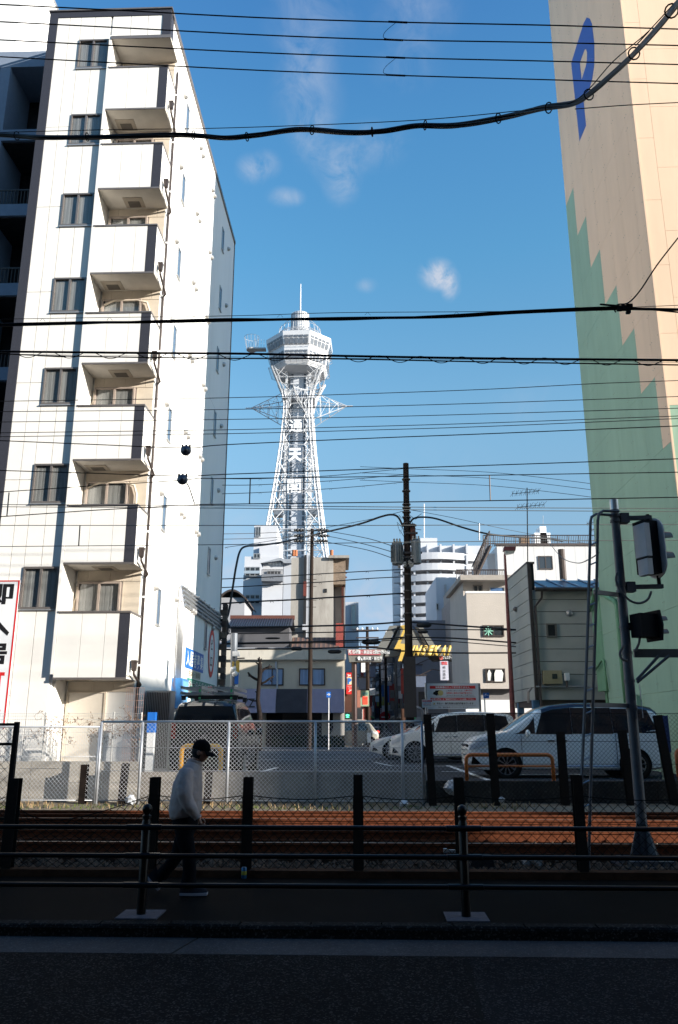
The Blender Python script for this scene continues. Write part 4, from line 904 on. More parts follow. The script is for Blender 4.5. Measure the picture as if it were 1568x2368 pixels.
# K: white building behind with roof railing and stairs
DK = 68
M_KP = mat('white_panel_wall', (.60, .59, .58), .7, var=.04, scale=.5)
t, a, b, z1 = bld('white_panel_building', 'white panelled building with a railed roof terrace, water tanks and an outside stair', 1149, 1470, 1262, DK, 10, M_KP)
for i in range(18): x = a+.5+i*.9; MB().box(x, x+.02, DK-.006, DK, 4, z1-.05).obj('panel_joint', M_WB2, t)
mb, *_ = px_box(MB(), 1126, 1149, 1280, 0, DK+1.2, 8, .45); mb.obj('wall', M_KP, t)
MB().box(a-.1, b, DK-.12, DK+.2, z1, z1+.18).obj('coping', M_BROWN, t)
fwin(t, 1244, 1286, 1279, 1317, DK, M_GLASS, M_BROWN)
rr = MB()
for (xa, xb, D0) in ((1120, 1392, DK-.05), ):
    p, q = at(xa, 1262, D0), at(xb, 1262, D0); zt2 = at(1250, 1236, D0).z
    for z in (p.z+.25, zt2): bar(rr, Vector((p.x, D0+.3, z)), Vector((q.x, D0+.3, z)), .045)
    n = 66
    for i in range(n+1): bar(rr, Vector((p.x+(q.x-p.x)*i/n, D0+.3, p.z)), Vector((p.x+(q.x-p.x)*i/n, D0+.3, zt2)), .022 if i % 6 else .045, 4)
rr.obj('roof_railing', M_BROWN, t)
sr = MB(); p0, p1 = at(1098, 1340, 51), at(1134, 1262, 51)
for dy in (0, .9):
    bar(sr, p0+Y_*dy, p1+Y_*dy, .12); bar(sr, p0+Y_*dy+Z_*1.0, p1+Y_*dy+Z_*1.0, .04)
    for i in range(12): q = p0+(p1-p0)*i/11+Y_*dy; bar(sr, q, q+Z_*1.0, .025)
for i in range(14): q = p0+(p1-p0)*(i+.5)/14; sr.obox(q+Y_*.45, (.28, .9, .04))
sr.obj('outside_stair', M_BROWN, t)
r2 = MB(); p, q = at(1056, 1344, 49), at(1172, 1344, 49); zt3 = at(1100, 1318, 49).z
for z in (p.z+.1, zt3): bar(r2, Vector((p.x, 49, z)), Vector((q.x, 49, z)), .04)
for i in range(30): bar(r2, Vector((p.x+(q.x-p.x)*i/29, 49, p.z)), Vector((p.x+(q.x-p.x)*i/29, 49, zt3)), .02)
r2.obj('terrace_railing', M_BROWN, t)
wt = thing('water_tank', 'white rooftop water tanks behind the terrace railing', 'water tank', at(1258, 1262, DK+4))
for (x0, x1, y0) in ((1236, 1275, 1232), (1248, 1266, 1217)):
    p, q = at(x0, y0, DK+4), at(x1, 1262, DK+4); MB().box(p.x, q.x, DK+4, DK+5.5, q.z, p.z).obj('tank', M_WHITE, wt)
MB().tube([at(1256, 1217, DK+4), at(1256, 1192, DK+4)], .03, 5).obj('mast', M_GALV, wt)
for (x0, x1) in ((1205, 1225),): p, q = at(x0, 1240, DK+3), at(x1, 1262, DK+3); tag(MB().box(p.x, q.x, DK+3, DK+4, q.z, p.z).obj('air_unit', mat('brown_louvre', (.25, .16, .10), .7)), 'brown louvred box on the roof terrace left of the water tanks', 'air unit')
# H: curved high rise
DH = 132
t, a, b, z1 = bld('curved_high_rise', 'distant white high rise with curved balconies behind the utility pole', 922, 1120, 1262, DH, 18, M_WB)
mb, *_ = px_box(MB(), 972, 1011, 1244, 1262, DH+2, 8); mb.obj('roof_house', M_WB, t)
for x in (981,): MB().tube([at(x, 1244, DH+3), at(x, 1165, DH+3)], .1, 5).obj('mast', M_WHITE, t)
for i in range(11):
    yf = 1284+i*24.5
    z = at(1000, yf, DH).z
    xs = [912+ (1110-912)*k/16 for k in range(17)]
    fr = [Vector((ray(x, yf)[0]*(DH-2), DH - 2.2*sin(pi*min(1, (k/16)*1.0))-.3, 0)) for k, x in enumerate(xs)]
    mb = MB(); mb.grid([[p_+Z_*(z-1.15) for p_ in fr], [p_+Z_*z for p_ in fr]]); bk = [Vector((p_.x, DH+.3, z-1.2)) for p_ in fr]; mb.grid([[p_+Z_*(z-1.15) for p_ in fr], bk]); mb.obj('balcony', M_WB, t, fix=False)
    for k in range(7):
        x = 930+k*27; fwin(t, x, yf+1, x+17, yf+11, DH-.05, M_GLASS, split=0)
    for k in range(6):
        x = 925+k*30; p = at(x, yf, DH); MB().box(p.x, p.x+.3, DH-1.6, DH, p.z, p.z+1.55).obj('balcony_divider', M_WB, t)
# I: white block between
t, a, b, z1 = bld('white_mid_block', 'white windowed block between the high rise and the tiled building', 1008, 1056, 1335, 78, 10, M_WB)
for (x0, y0, x1, y1) in ((1008, 1395, 1016, 1412), (1008, 1436, 1020, 1458), (1030, 1350, 1034, 1470)): fwin(t, x0, y0, x1, y1, 77.9, split=0)
# L: grey sided building on stilts
M_SID = mat('grey_green_siding', (.42, .425, .385), .65, var=.06, scale=1); M_SIDD = mat('siding_groove', (.05, .05, .045), .8, var=0)
lx = ray(1230, 1500)[0]*33.2
t = thing('stilt_building', 'grey horizontally clad building raised on blue stilts with a blue metal roof', 'building', (lx+2, 36, .45))
zbm, zev, zpk = 2.85, 7.35, 8.5
b = MB(); b.box(lx+.06, 22, 33.26, 37.6, zbm, zev); b.box(lx+.06, lx+.3, 33.26, 37.6, zev, zpk-.02); b.obj('wall', M_SIDD, t)
n = 11
for i in range(n):
    z0 = zbm+(zpk-zbm)*i/n; z1_ = zbm+(zpk-zbm)*(i+1)/n
    MB().box(lx, lx+.055, 33.2, 37.6, z0+.012, z1_-.012).obj('siding_board', M_SID, t)
    if z0 < zev-.05: MB().box(lx+.06, 22, 33.2, 33.255, z0+.012, min(z1_-.012, zev)).obj('siding_board', M_SID, t)
MB().box(lx-.02, lx+.32, 33.15, 37.65, zpk-.019, zpk+.06).obj('coping', M_BROWN, t)
MB().box(lx+.0, lx+.14, 33.1, 33.199, zbm, zpk-.02).obj('corner_strip', M_BROWN, t)
rz = at(1300, 1341, 35.5).z
MB().add([(lx+.3, 32.9, zev+.06), (22, 32.9, zev+.06), (22, 35.6, rz), (lx+.3, 35.6, rz), (lx+.3, 32.9, zev-.02), (22, 32.9, zev-.02)], [(0, 1, 2, 3), (0, 4, 5, 1)]).obj('roof', mat('blue_metal_roof', (.12, .18, .25), .35, .6, var=.2, scale=2), t)
for i in range(12):
    x = lx+.7+i*.72; MB().tube([(x, 32.9, zev+.09), (x, 35.6, rz+.04)], .035, 4).obj('roof_seam', mat('pale_roof_seam', (.35, .42, .50), .4, .5), t)
MB().tube([(lx+.2, 32.85, zev-.02), (22, 32.85, zev-.02)], .09, 8).obj('gutter', M_BROWN, t)
MB().tube([(lx+.5, 32.9, zev-.05), (lx+.5, 33.0, zev-.35), (lx+.22, 33.05, zev-.7), (lx+.2, 33.05, 2.2)], .05, 8).obj('downpipe', M_BROWN, t)
fwin(t, 1262, 1442, 1288, 1474, 33.19, M_BLACK, M_ALU, split=0)
MB().lathe([(.14, 0), (.13, .06), (.06, .12)], at(1316.5, 1418, 33.19), 12, (X_, Z_, -Y_)).obj('vent_hood', M_GREYALU, t)
MB().lathe([(.10, 0), (.12, .08), (.03, .16)], (lx-.002, 35.6, 6.9), 10, (Y_, Z_, -X_)).obj('vent_hood', M_ALU, t)
mbx = at(1254, 1551, 33.1); q = at(1299, 1582, 33.1); c = MB().box(mbx.x, q.x, 32.95, 33.195, q.z, mbx.z).obj('meter_cabinet', mat('khaki_box', (.36, .31, .19), .6, var=.1), t)
MB().box(mbx.x+.35, mbx.x+.55, 32.93, 32.948, q.z+.2, q.z+.4).obj('cabinet_window', M_GLASS, c)
MB().obox(at(1311, 1565, 32.9), (.16, .25, .3)).obj('flood_lamp', M_WHITE, t); MB().tube([at(1311, 1572, 33), at(1311, 1590, 33)], .04, 6).obj('lamp_bracket', M_BROWN, t)
MB().tube([at(1240, 1588, 33.05), at(1400, 1588, 33.05)], .04, 6).obj('conduit', M_GREYALU, t); MB().tube([at(1222, 1625, 33), at(1222, 1600, 33), at(1230, 1590, 33)], .05, 6).obj('conduit', M_ALU, t)
M_STI = mat('blue_steel_post', (.10, .22, .36), .5, .2, var=.2)
for (x, D0) in ((1203, 36.8), (1238, 33.4), (1249, 34.2), (1330, 34), (1345, 37)):
    p = at(x, 1620, D0); MB().obox((p.x, D0, (.5+zbm)/2), (.26, .26, zbm-.501)).obj('stilt', M_STI, t)
MB().box(lx+.1, 22, 33.3, 37.5, zbm-.22, zbm-.001).obj('floor_beam', M_BROWN, t)
MB().lathe([(.16, 0), (.16, 1.4)], at(1303, 1340, 36), 10).obj('chimney', M_BROWN, t)
bn = thing('pink_banner', 'pink banner with white characters under the grey stilt building', 'banner', (at(1330, 1625, 44).x, 44, .5))
p, q = at(1262, 1606, 44), at(1420, 1660, 44); MB().box(p.x, q.x, 44, 44.05, q.z, p.z).obj('sheet', mat('pink_cloth', (.55, .22, .26), .8, var=.1), bn)
text('ニトレスサイズ', at(1285, 1634, 43.98), X_, Z_, 2.8, .5, M_WPRINT, bn)
# K-side ground floor behind cars
# ------------------------------------------------------------------ vehicles
M_CARW = mat('pearl_white_paint', (.78, .78, .76), .18, var=0, spec=.6); M_CARB = mat('black_car_paint', (.012, .013, .018), .12, var=0, spec=.8)
M_CARS = mat('silver_blue_paint', (.28, .33, .42), .2, .3, var=0); M_CARG = mat('car_glass', (.012, .014, .018), .04, var=0, spec=.9)
M_CHROME = mat('chrome', (.75, .76, .78), .12, 1.0, var=0); M_LAMP = mat('headlamp_lens', (.55, .58, .62), .08, var=0, spec=.9); M_TAIL = mat('tail_lamp', (.12, .008, .008), .2, var=0)
M_TYRE = mat('tyre', (.018, .018, .018), .8, var=.2, scale=20); M_RIM = mat('alloy_rim', (.32, .33, .35), .3, .8, var=0); M_WELL = mat('wheel_well', (.006, .006, .006), .9, var=0)
def lerp(tab, x):
    if x <= tab[0][0]: return tab[0][1]
    for (a, b), (c, d) in zip(tab[:-1], tab[1:]):
        if x <= c: return b + (d-b)*(x-a)/(c-a)
    return tab[-1][1]
def car(name, label, loc, rz, L, Wd, top, belt, paint, roofm=None, ws=None, side_w=(), wheels=(.85, .85), wr=.33, low=.20, group=None, gh_in=.16, front='big', rear_glass=None, chrome=True):
    """x runs from the nose (0) to the tail (L). top/belt: height profiles; ws: windscreen (x0,z0,x1,z1); side_w: windows (x0,x1,zlo,zhi,slantfront,slantback)"""
    t = thing(name, label, 'van' if 'van' in name else 'car', loc, group); t.rotation_euler = (0, 0, rz); R_ = Vector((0, 0, 0)); ROOT[t.name] = R_
    hw = Wd/2
    def plan(x):                                   # half width by x: rounded nose and tail
        f = min(1, (x+.02)/.55); r = min(1, (L-x+.02)/.30); return hw*(.72+.28*sqrt(max(0, 1-(1-f)**2)))*(.93+.07*sqrt(max(0, 1-(1-r)**2)))
    def sidey(x, z):
        p = plan(x); zb = lerp(belt, x); zt = lerp(top, x)
        if z <= .55: return p*(.955+.045*max(0, (z-low))/(.55-low))
        if z <= zb: return p*(1.0-.02*(z-.55)/max(.1, zb-.55))
        k = (z-zb)/max(.15, 1.85-zb); return p*.98 - gh_in*min(1.1, k)
    n = 44; rows = []
    for i in range(n+1):
        x = L*i/n; zt = lerp(top, x); zb = min(lerp(belt, x), zt-.02); r = .09 if zt > zb+.2 else .03
        zl = low + (.10*max(0, 1-x/.4)) + (.06*max(0, 1-(L-x)/.4))
        zs = [zl, zl+.05, .42, .62, zb-.10, zb]
        pts = [(0, zl), (sidey(x, zl)*.93, zl)] + [(sidey(x, z), z) for z in zs[1:]]
        zc = max(zb, zt-r)
        for q in (.33, .66, 1.0): z = zb+(zc-zb)*q; pts.append((sidey(x, z), z))
        ye = sidey(x, zc); pts += [(ye-r*.3, zc+(zt-zc)*.6), (ye-r*1.1, zt-.012), (ye*.55, zt+.01), (0, zt+.018)]
        rows.append([Vector((x, -y, z)) for y, z in pts] + [Vector((x, y, z)) for y, z in reversed(pts[:-1])])
    b = MB(); b.grid(rows); k = len(rows[0])
    b.f.append(tuple(range(k))); b.f.append(tuple(n*k+i for i in reversed(range(k))))
    o = b.obj('body', paint, t, smooth='auto')
    if roofm:                                      # two-tone roof shell
        rr = []
        for i in range(n+1):
            x = L*i/n; zt = lerp(top, x)
            if x < ws[2]-.05 or x > L-.10: continue
            ye = sidey(x, zt-.09); rr.append([Vector((x, -ye-.004, zt-.10)), Vector((x, -ye+.02, zt-.035)), Vector((x, -ye+.10, zt+.0)), Vector((x, -ye*.5, zt+.018)), Vector((x, 0, zt+.027)), Vector((x, ye*.5, zt+.018)), Vector((x, ye-.10, zt+.0)), Vector((x, ye-.02, zt-.035)), Vector((x, ye+.004, zt-.10))])
        MB().grid(rr).obj('roof', roofm, t, smooth=True)
    for s in (-1, 1):
        for (x0, x1, zl, zh, sf, sb) in side_w:
            g = []
            for j in range(9):
                f = j/8; row = []
                for q in range(5):
                    v = q/4; xa, xb = x0+sf*v, x1-sb*v; x = xa+(xb-xa)*f
                    hi = min(zh, lerp(top, x)-.10); z = zl+(max(zl+.01, hi)-zl)*v
                    row.append(Vector((x, s*(sidey(x, z)+.006), z)))
                g.append(row)
            MB().grid(g).obj('side_window', M_CARG, t, smooth=True, fix=False)
    if ws:
        x0, z0, x1, z1 = ws; g = []
        for q in range(7):
            v = q/6; x = x0+(x1-x0)*v; z = z0+(z1-z0)*v + .035*sin(pi*v)+.02; ye = min(sidey(x+.05, z-.04), sidey(x+.3, z))-.05
            g.append([Vector((x - .03 + .10*(a/4)**2, ye*a/4, z-.01*(a/4)**2)) for a in range(-4, 5)])
        MB().grid(g).obj('windscreen', M_CARG, t, smooth=True, fix=False)
    if rear_glass:
        z0, z1 = rear_glass; g = []
        for q in range(4):
            v = q/3; z = z0+(z1-z0)*v; g.append([Vector((L+.012-.0*(a/4)**2, (sidey(L-.1, z)-.06)*a/4, z)) for a in range(-4, 5)])
        MB().grid(g).obj('rear_window', M_CARG, t, smooth=True, fix=False)
    for xw, side in ((wheels[0], -1), (wheels[0], 1), (L-wheels[1], -1), (L-wheels[1], 1)):
        y = side*(hw*.985 if .3 < xw else hw*.95); yy = side*(plan(xw)+.004)
        ax = (X_, Z_, Y_*side)
        MB().lathe([(wr+.075, -.25), (wr+.075, .0)], (xw, yy, wr+.015), 28, ax).obj('wheel_arch', M_WELL, t)
        w_ = MB().lathe([(wr-.10, -.19), (wr-.015, -.19), (wr, -.16), (wr, -.01), (wr-.02, .012), (wr-.075, .016), (wr-.08, -.03)], (xw, yy, wr), 28, ax).obj('wheel', M_TYRE, t, smooth='auto')
        rm = MB(); rm.lathe([(wr-.085, -.03), (wr-.08, .018), (wr-.10, .020), (wr-.105, -.02)], (xw, yy, wr), 24, ax)
        for q in range(10):
            a = 2*pi*q/10; d = Vector((cos(a), 0, sin(a))); d2 = Vector((cos(a+.22), 0, sin(a+.22))); c = Vector((xw, yy+side*.006, wr))
            rm.prism([c+d*.03, c+d2*.06, c+d2*(wr-.10), c+d*(wr-.10)], Y_*side*.014)
        rm.lathe([(.055, -.02), (.05, .024), (.02, .028)], (xw, yy, wr), 12, ax); rm.obj('rim', M_RIM, w_)
    # lights, grille, bumper intake, handles, mirrors
    zh = lerp(top, .12)
    for s in (-1, 1):
        g = []
        for j in range(6):
            x = .04+.10*j; row = []
            for q in range(3): z = zh-.24+.05*j*.6+(.12+.012*j)*q/2 - (0 if front == 'big' else .02); row.append(Vector((x, s*(plan(x)+.012), z)))
            g.append(row)
        MB().grid(g).obj('headlight', M_LAMP, t, smooth=True, fix=False)
        MB().obox((.03, s*hw*.55, .40), (.05, .22, .08)).obj('fog_lamp', M_LAMP, t)
        MB().prism([(.06, s*(plan(.06)+.01), .34), (.30, s*(plan(.30)+.01), .36), (.10, s*(plan(.10)+.01), .56)], (0, s*.006, 0)).obj('bumper_intake', M_WELL, t)
        MB().obox((L-.02, s*(hw*.86), lerp(belt, L)-.05), (.10, .12, .40)).obj('tail_light', M_TAIL, t)
        mx_ = ws[0]+.55 if ws else 1.4; MB().lathe([(.02, -.10), (.085, -.08), (.10, 0), (.085, .08), (.02, .10)], (mx_, s*(hw+.10), lerp(belt, mx_)+.06), 10, (Z_, X_*.6, Y_*s)).obj('wing_mirror', paint, t, smooth=True)
        for xh in ([wheels[0]+1.18, wheels[0]+1.5] if side_w else []): MB().obox((xh, s*(sidey(xh, lerp(belt, xh)-.13)+.018), lerp(belt, xh)-.13), (.17, .025, .03)).obj('door_handle', M_CHROME, t)
        for xd in (wheels[0]+.42, wheels[0]+1.34, L-wheels[1]-.45):
            MB().tube([(xd, s*(sidey(xd, z_)+.0015), z_) for z_ in (low+.08, .45, .62, lerp(belt, xd)-.12, lerp(belt, xd))], .006, 4).obj('door_gap', M_WELL, t)
        MB().tube([(wheels[0]+.42, s*(sidey(1.4, .32)+.004), .30), (L-wheels[1]-.45, s*(sidey(2.5, .32)+.004), .30)], .012, 4).obj('sill_strip', M_CHROME if chrome else M_WELL, t)
    gr = MB(); gz0, gz1 = (.34, zh-.12) if front == 'big' else (.30, .52)
    for i in range(5): z = gz0+(gz1-gz0)*i/4; gr.obox((.0-.005, 0, z), (.035, Wd*.62-.1*abs(i-2)*.3, .022))
    MB().obox((.018, 0, (gz0+gz1)/2), (.03, Wd*.64, gz1-gz0+.05)).obj('grille', M_WELL, t); gr.obj('grille_bars', M_CHROME, t)
    MB().obox((-.02, 0, .36), (.012, .33, .165)).obj('number_plate', M_WHITE, t); MB().obox((L+.02, 0, .62), (.012, .33, .165)).obj('number_plate', M_WHITE, t)
    return t
VT = [(0, .74), (.10, .90), (.25, .99), (.75, 1.10), (1.0, 1.14), (1.35, 1.40), (1.75, 1.66), (2.1, 1.78), (2.7, 1.84), (3.6, 1.84), (4.3, 1.79), (4.62, 1.72), (4.74, 1.45), (4.77, 1.0)]
VB = [(0, .72), (.25, .93), (.9, 1.06), (1.5, 1.05), (3.0, 1.08), (4.0, 1.13), (4.77, 1.20)]
SWN = [(1.18, 1.66, 1.10, 1.62, .50, .0), (1.665, 2.52, 1.10, 1.74, .20, .0), (2.525, 3.55, 1.12, 1.74, .0, .0), (3.555, 4.52, 1.15, 1.72, .0, .14)]
p = gp(1073, 1801); a_ = radians(-2.5)
pm = at(1079, 1730, 22.0)
car('minivan', 'white minivan with dark roof parked side on beside the parking tower', (pm.x, 21.6+.85-.1, .504), radians(-1.5), 5.05, 1.72, [(x*1.06 if x > 0 else 0, z*1.02) for x, z in VT], [(x*1.06, z*1.0) for x, z in VB], M_CARW, M_CARB, (.92*1.06, 1.10, 1.80*1.06, 1.72),
    [(1.2, 1.74, 1.10, 1.66, .55, .0), (1.745, 2.70, 1.09, 1.76, .20, .0), (2.705, 3.75, 1.10, 1.76, .0, .0), (3.755, 4.92, 1.12, 1.74, .0, .22)], (.95, .80), .335)
for o in list(COL.objects):
    pass
q = at(906, 1700, 31.2)
car('minivan', 'white boxy minivan with large alloy wheels parked in front of the parking sign', (q.x-.05, 31.9, .504), radians(-1), 4.75, 1.75, VT, VB, M_CARW, None, (.95, 1.10, 1.72, 1.66), SWN, (.92, .85), .35)
q = at(860, 1735, 33.4)
car('hatchback', 'low white car whose nose sticks out left of the boxy minivan', (q.x, 35.0, .504), radians(-1), 4.4, 1.76, [(0, .60), (.15, .74), (.5, .84), (1.2, .96), (1.9, 1.34), (2.6, 1.46), (3.6, 1.42), (4.2, 1.1), (4.4, .8)], [(0, .58), (.5, .80), (1.5, .92), (4.4, 1.0)], M_CARW, None, (1.25, .98, 1.95, 1.38), [(1.7, 2.6, .98, 1.34, .3, .02), (2.66, 3.7, 1.0, 1.36, .0, .3)], (.88, .85), .34, front='low')
q = at(1100, 1700, 26)
car('compact_car', 'silver blue car squeezed between the two white minivans', (q.x, 27.0, .504), radians(-2), 4.3, 1.7, [(0, .70), (.2, .9), (.9, 1.04), (1.3, 1.3), (1.7, 1.60), (2.2, 1.70), (3.6, 1.68), (4.1, 1.5), (4.3, 1.0)], [(0, .68), (.3, .88), (1.0, 1.0), (4.3, 1.06)], M_CARS, None, (.95, 1.05, 1.66, 1.58), [(1.45, 2.4, 1.06, 1.58, .35, .02), (2.46, 3.6, 1.08, 1.60, .0, .2)], (.85, .75), .32, front='low')
# black van seen from behind
vx = at(471, 1700, 20.8).x
bv = car('van', 'black van with roof racks and ladders, seen from behind next to the white apartment', (vx+.09, 25.6, .504), radians(-91), 4.75, 1.82, [(x, z*1.065) for x, z in VT], [(x, z*1.03) for x, z in VB], M_CARB, None, (.95, 1.10, 1.72, 1.66), SWN, (.92, .85), .33, rear_glass=(1.16, 1.78), chrome=False)
for x in (2.4, 3.3, 4.2): MB().obox((x, 0, 2.05), (.05, 1.5, .04)).obj('roof_bar', M_BLACK, bv)
for s in (-1, 1):
    for x in (2.4, 4.2): MB().obox((x, s*.68, 2.0), (.09, .10, .10)).obj('rack_foot', M_BLACK, bv)
M_SHIRT = None
def local_thing(name, label, cat, root, group=None):
    t = thing(name, label, cat, root.location, group); t.rotation_euler = root.rotation_euler; ROOT[t.name] = Vector((0, 0, 0)); return t
for (yc, lab) in ((-.42, 'folded aluminium ladder strapped on the left of the black van roof'), (.42, 'folded aluminium ladder strapped on the right of the black van roof')):
    ld = local_thing('ladder', lab, 'ladder', bv)
    for dz in (0, .14):
        r_ = MB(); r_.obox((3.35, yc-.26, 2.12+dz), (2.5, .03, .075)); r_.obj('side_rail', M_GALV, ld); r_ = MB(); r_.obox((3.35, yc+.26, 2.12+dz), (2.5, .03, .075)); r_.obj('side_rail', M_GALV, ld)
        for i in range(9): MB().obox((2.2+i*.29, yc, 2.12+dz), (.035, .49, .03)).obj('rung', M_GALV, ld)
    MB().obox((3.9, yc+.1, 2.15), (.04, .05, .32)).obj('green_strap', mat('green_strap', (.15, .70, .30), .6), ld)
ring = MB(); nn = 20; rr = []
for rad in (.045, .062): rr.append([Vector((4.79, rad*cos(2*pi*i/nn), 1.02+rad*sin(2*pi*i/nn))) for i in range(nn+1)])
ring.grid(rr); ring.obox((4.79, 0, 1.02), (.006, .15, .022)); ring.obj('badge', M_CHROME, bv, fix=False)
# far small vehicles
q = gp(806, 1727); car('kei_van', 'small beige van parked at the corner shop beside the arch post', (q.x+2.2, 60.3, .504), radians(180), 3.4, 1.48, [(0, .9), (.2, 1.1), (.5, 1.5), (.8, 1.8), (1.2, 1.86), (3.2, 1.86), (3.4, 1.3)], [(0, .85), (.3, 1.0), (3.4, 1.05)], mat('beige_car_paint', (.34, .32, .27), .3, var=0), None, (.22, 1.15, .62, 1.68), [(.75, 1.5, 1.08, 1.65, .2, .02), (1.56, 3.1, 1.08, 1.65, 0, .1)], (.55, .5), .28)
for (x, D0, m, lab) in ((944, 112, M_CARB, 'dark car with lit brake lights far down the side street'), (866, 96, M_CARW, 'pale car stopped far down the side street on its left side')):
    q = at(x if D0 > 100 else 862, 1690, D0)
    if D0 > 100: q = at(894, 1690, D0)
    cc = car('street_car', lab, (q.x, D0+4.4, .504), radians(-90), 4.3, 1.7, [(0, .7), (.9, 1.0), (1.6, 1.45), (3.4, 1.46), (4.0, 1.1), (4.3, .9)], [(0, .7), (4.3, .95)], m, None, (1.0, 1.0, 1.6, 1.38), [(1.6, 3.4, 1.0, 1.36, .3, .3)], (.8, .8), .31, front='low', rear_glass=(1.0, 1.3))
    for s in (-1, 1): MB().obox((4.36, s*.62, .85), (.05, .22, .16)).obj('brake_light', mat('lit_brake_light', (.6, .02, .01), .4, emit=((1, .03, .02), 5)), cc)
# ------------------------------------------------------------------ retaining walls
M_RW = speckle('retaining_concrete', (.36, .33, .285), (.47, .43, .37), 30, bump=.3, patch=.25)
def wallseg(name, label, u0, u1, w, z0, z1, dep=.18, seg=.9):
    t = thing(name, label, 'wall', st(u0, w, z0)); n = max(1, round((u1-u0)/seg))
    for i in range(n): a = u0+(u1-u0)*i/n; b = u0+(u1-u0)*(i+1)/n; MB().sbox(a+.006, b-.006, w, w+dep, z0, z1+random.uniform(-.004, .004)).obj('concrete_panel', M_RW, t)
    MB().sbox(u0, u1, w+.02, w+dep+.02, z0, z1-.012).obj('wall_core', M_CONC, t); return t
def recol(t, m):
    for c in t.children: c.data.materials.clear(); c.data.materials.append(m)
ux = lambda x, y, w: hitw(x, y, w)[0]
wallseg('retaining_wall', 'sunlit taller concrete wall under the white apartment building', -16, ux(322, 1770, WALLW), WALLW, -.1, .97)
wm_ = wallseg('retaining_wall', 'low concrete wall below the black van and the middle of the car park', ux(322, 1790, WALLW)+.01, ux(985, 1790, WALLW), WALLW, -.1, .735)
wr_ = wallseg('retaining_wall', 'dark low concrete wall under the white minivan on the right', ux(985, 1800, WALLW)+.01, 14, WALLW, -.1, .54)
recol(wm_, speckle('shaded_concrete', (.24, .215, .185), (.33, .30, .255), 30, bump=.3, patch=.35)); recol(wr_, speckle('dark_wall_concrete', (.06, .052, .046), (.10, .09, .08), 30, bump=.3))  # middle wall has its shade painted into the concrete; right wall is darker still
# ------------------------------------------------------------------ chain link
def chain(mb, u0, u1, z0, z1, w, pitch, r, topf=None, slack=0, rnd=random.Random(2)):
    """woven diamond mesh: zigzag wires, every one a thin three-sided tube"""
    n = int(round((u1-u0)/pitch)); m = int(round((z1-z0)/pitch)); pu = (u1-u0)/n; pz = (z1-z0)/m
    def P_(i, j):
        u = u0+i*pu/1.0; z = z0+j*pz
        if topf: z = z0+(z-z0)*(topf(u)-z0)/(z1-z0)
        return st(u, w + slack*sin(u*2.1+z*3)*.03, z)
    for i in range(n+1):
        for sgn in (-1, 1):
            for ph in (0,):
                prev = None
                for j in range(0, 2*m+1):
                    off = (.5 if j % 2 else 0)*sgn
                    q = P_(min(n, max(0, i+off)), j/2)
                    if prev is not None and (q-prev).length > 1e-4: 
                        d = (q-prev).normalized(); x = d.cross(SW).normalized()*r; y = SW*(-r)
                        o = len(mb.v); mb.v += [tuple(prev+x), tuple(prev-x), tuple(prev+y), tuple(q+x), tuple(q-x), tuple(q+y)]
                        mb.f += [(o, o+3, o+4, o+1), (o, o+2, o+5, o+3), (o+1, o+4, o+5, o+2)]
                    prev = q
FWZ = 19.50
def fence(name, label, w, posts, z0, z1, rails, pitch, r, m, mm, pr=.03, topx=None, ends=None):
    t = thing(name, label, 'fence', st(posts[0], w, z0))
    for u in posts: MB().tube([st(u, w, z0-.1), st(u, w, z1)], pr, 10).obj('post', m, t, smooth=True)
    for z, rr in rails: MB().tube([st(posts[0], w, z), st(posts[-1], w, z)], rr, 8).obj('rail', m, t, smooth=True)
    c = MB(); chain(c, posts[0], posts[-1], z0+.08, z1-.03, w-.02, pitch, r); c.obj('mesh', mm, t, kind='stuff', fix=False); return t
M_MESH = mat('bright_mesh_wire', (.55, .56, .58), .5, .2, var=0); M_GALVF = mat('grey_galvanised_fence', (.42, .44, .47), .45, .4, var=.15, scale=10)
ps = [ux(x, 1760, FWZ) for x in (229, 325, 527, 729, 931, 977)]
z1s = hitw(600, 1669, FWZ)[1]
fence('chain_link_fence', 'silver chain link fence with tube posts along the foot of the concrete wall', FWZ, ps, .06, z1s, ((z1s, .028), (.12, .012), (1.30, .006), (.78, .006)), .098, .0030, M_GALVF, M_MESH, .033)
z1l = hitw(100, 1681, FWZ)[1]
fence('chain_link_fence', 'lower silver chain link fence left of the main fence panel', FWZ, [-12, -10.2, ux(28, 1760, FWZ), ps[0]-.04], .06, z1l, ((z1l, .024), (.12, .012), (1.1, .006)), .098, .0030, M_GALVF, M_MESH, .03)
# dark mesh fence on leaning rail posts, right side
M_DPOST = mat('dark_steel_post', (.014, .009, .007), .75, .0, spec=.2, var=.3, scale=10); M_DWIRE = mat('dark_fence_wire', (.012, .011, .010), .6, .3, var=0)
FW2 = 19.35; t = thing('dark_mesh_fence', 'dark chain link fence on heavy steel posts in front of the parked minivan', 'fence', st(ux(990, 1840, FW2), FW2, 0))
def ipost(mb, p0, p1, s=.05):
    d = (p1-p0).normalized(); x = SU - d*SU.dot(d); x.normalize(); y = d.cross(x)
    c = (p0+p1)/2; L = (p1-p0).length; ax = (x, y, d)
    mb.obox(c+y*s, (s*2, .012, L), ax); mb.obox(c-y*s, (s*2, .012, L), ax); mb.obox(c, (.014, s*2-.012, L), ax); return mb
for (xb, yb, xt, yt_) in ((1001, 1852, 988, 1652), (1148, 1852, 1133, 1650), (1306, 1842, 1296, 1692), (1459, 1838, 1438, 1688), (1560, 1850, 1520, 1654)):
    D0 = 19.4; ipost(MB(), Vector((at(xb, yb, D0).x, D0, -.05)), at(xt, yt_, D0), .085).obj('post', M_DPOST, t)
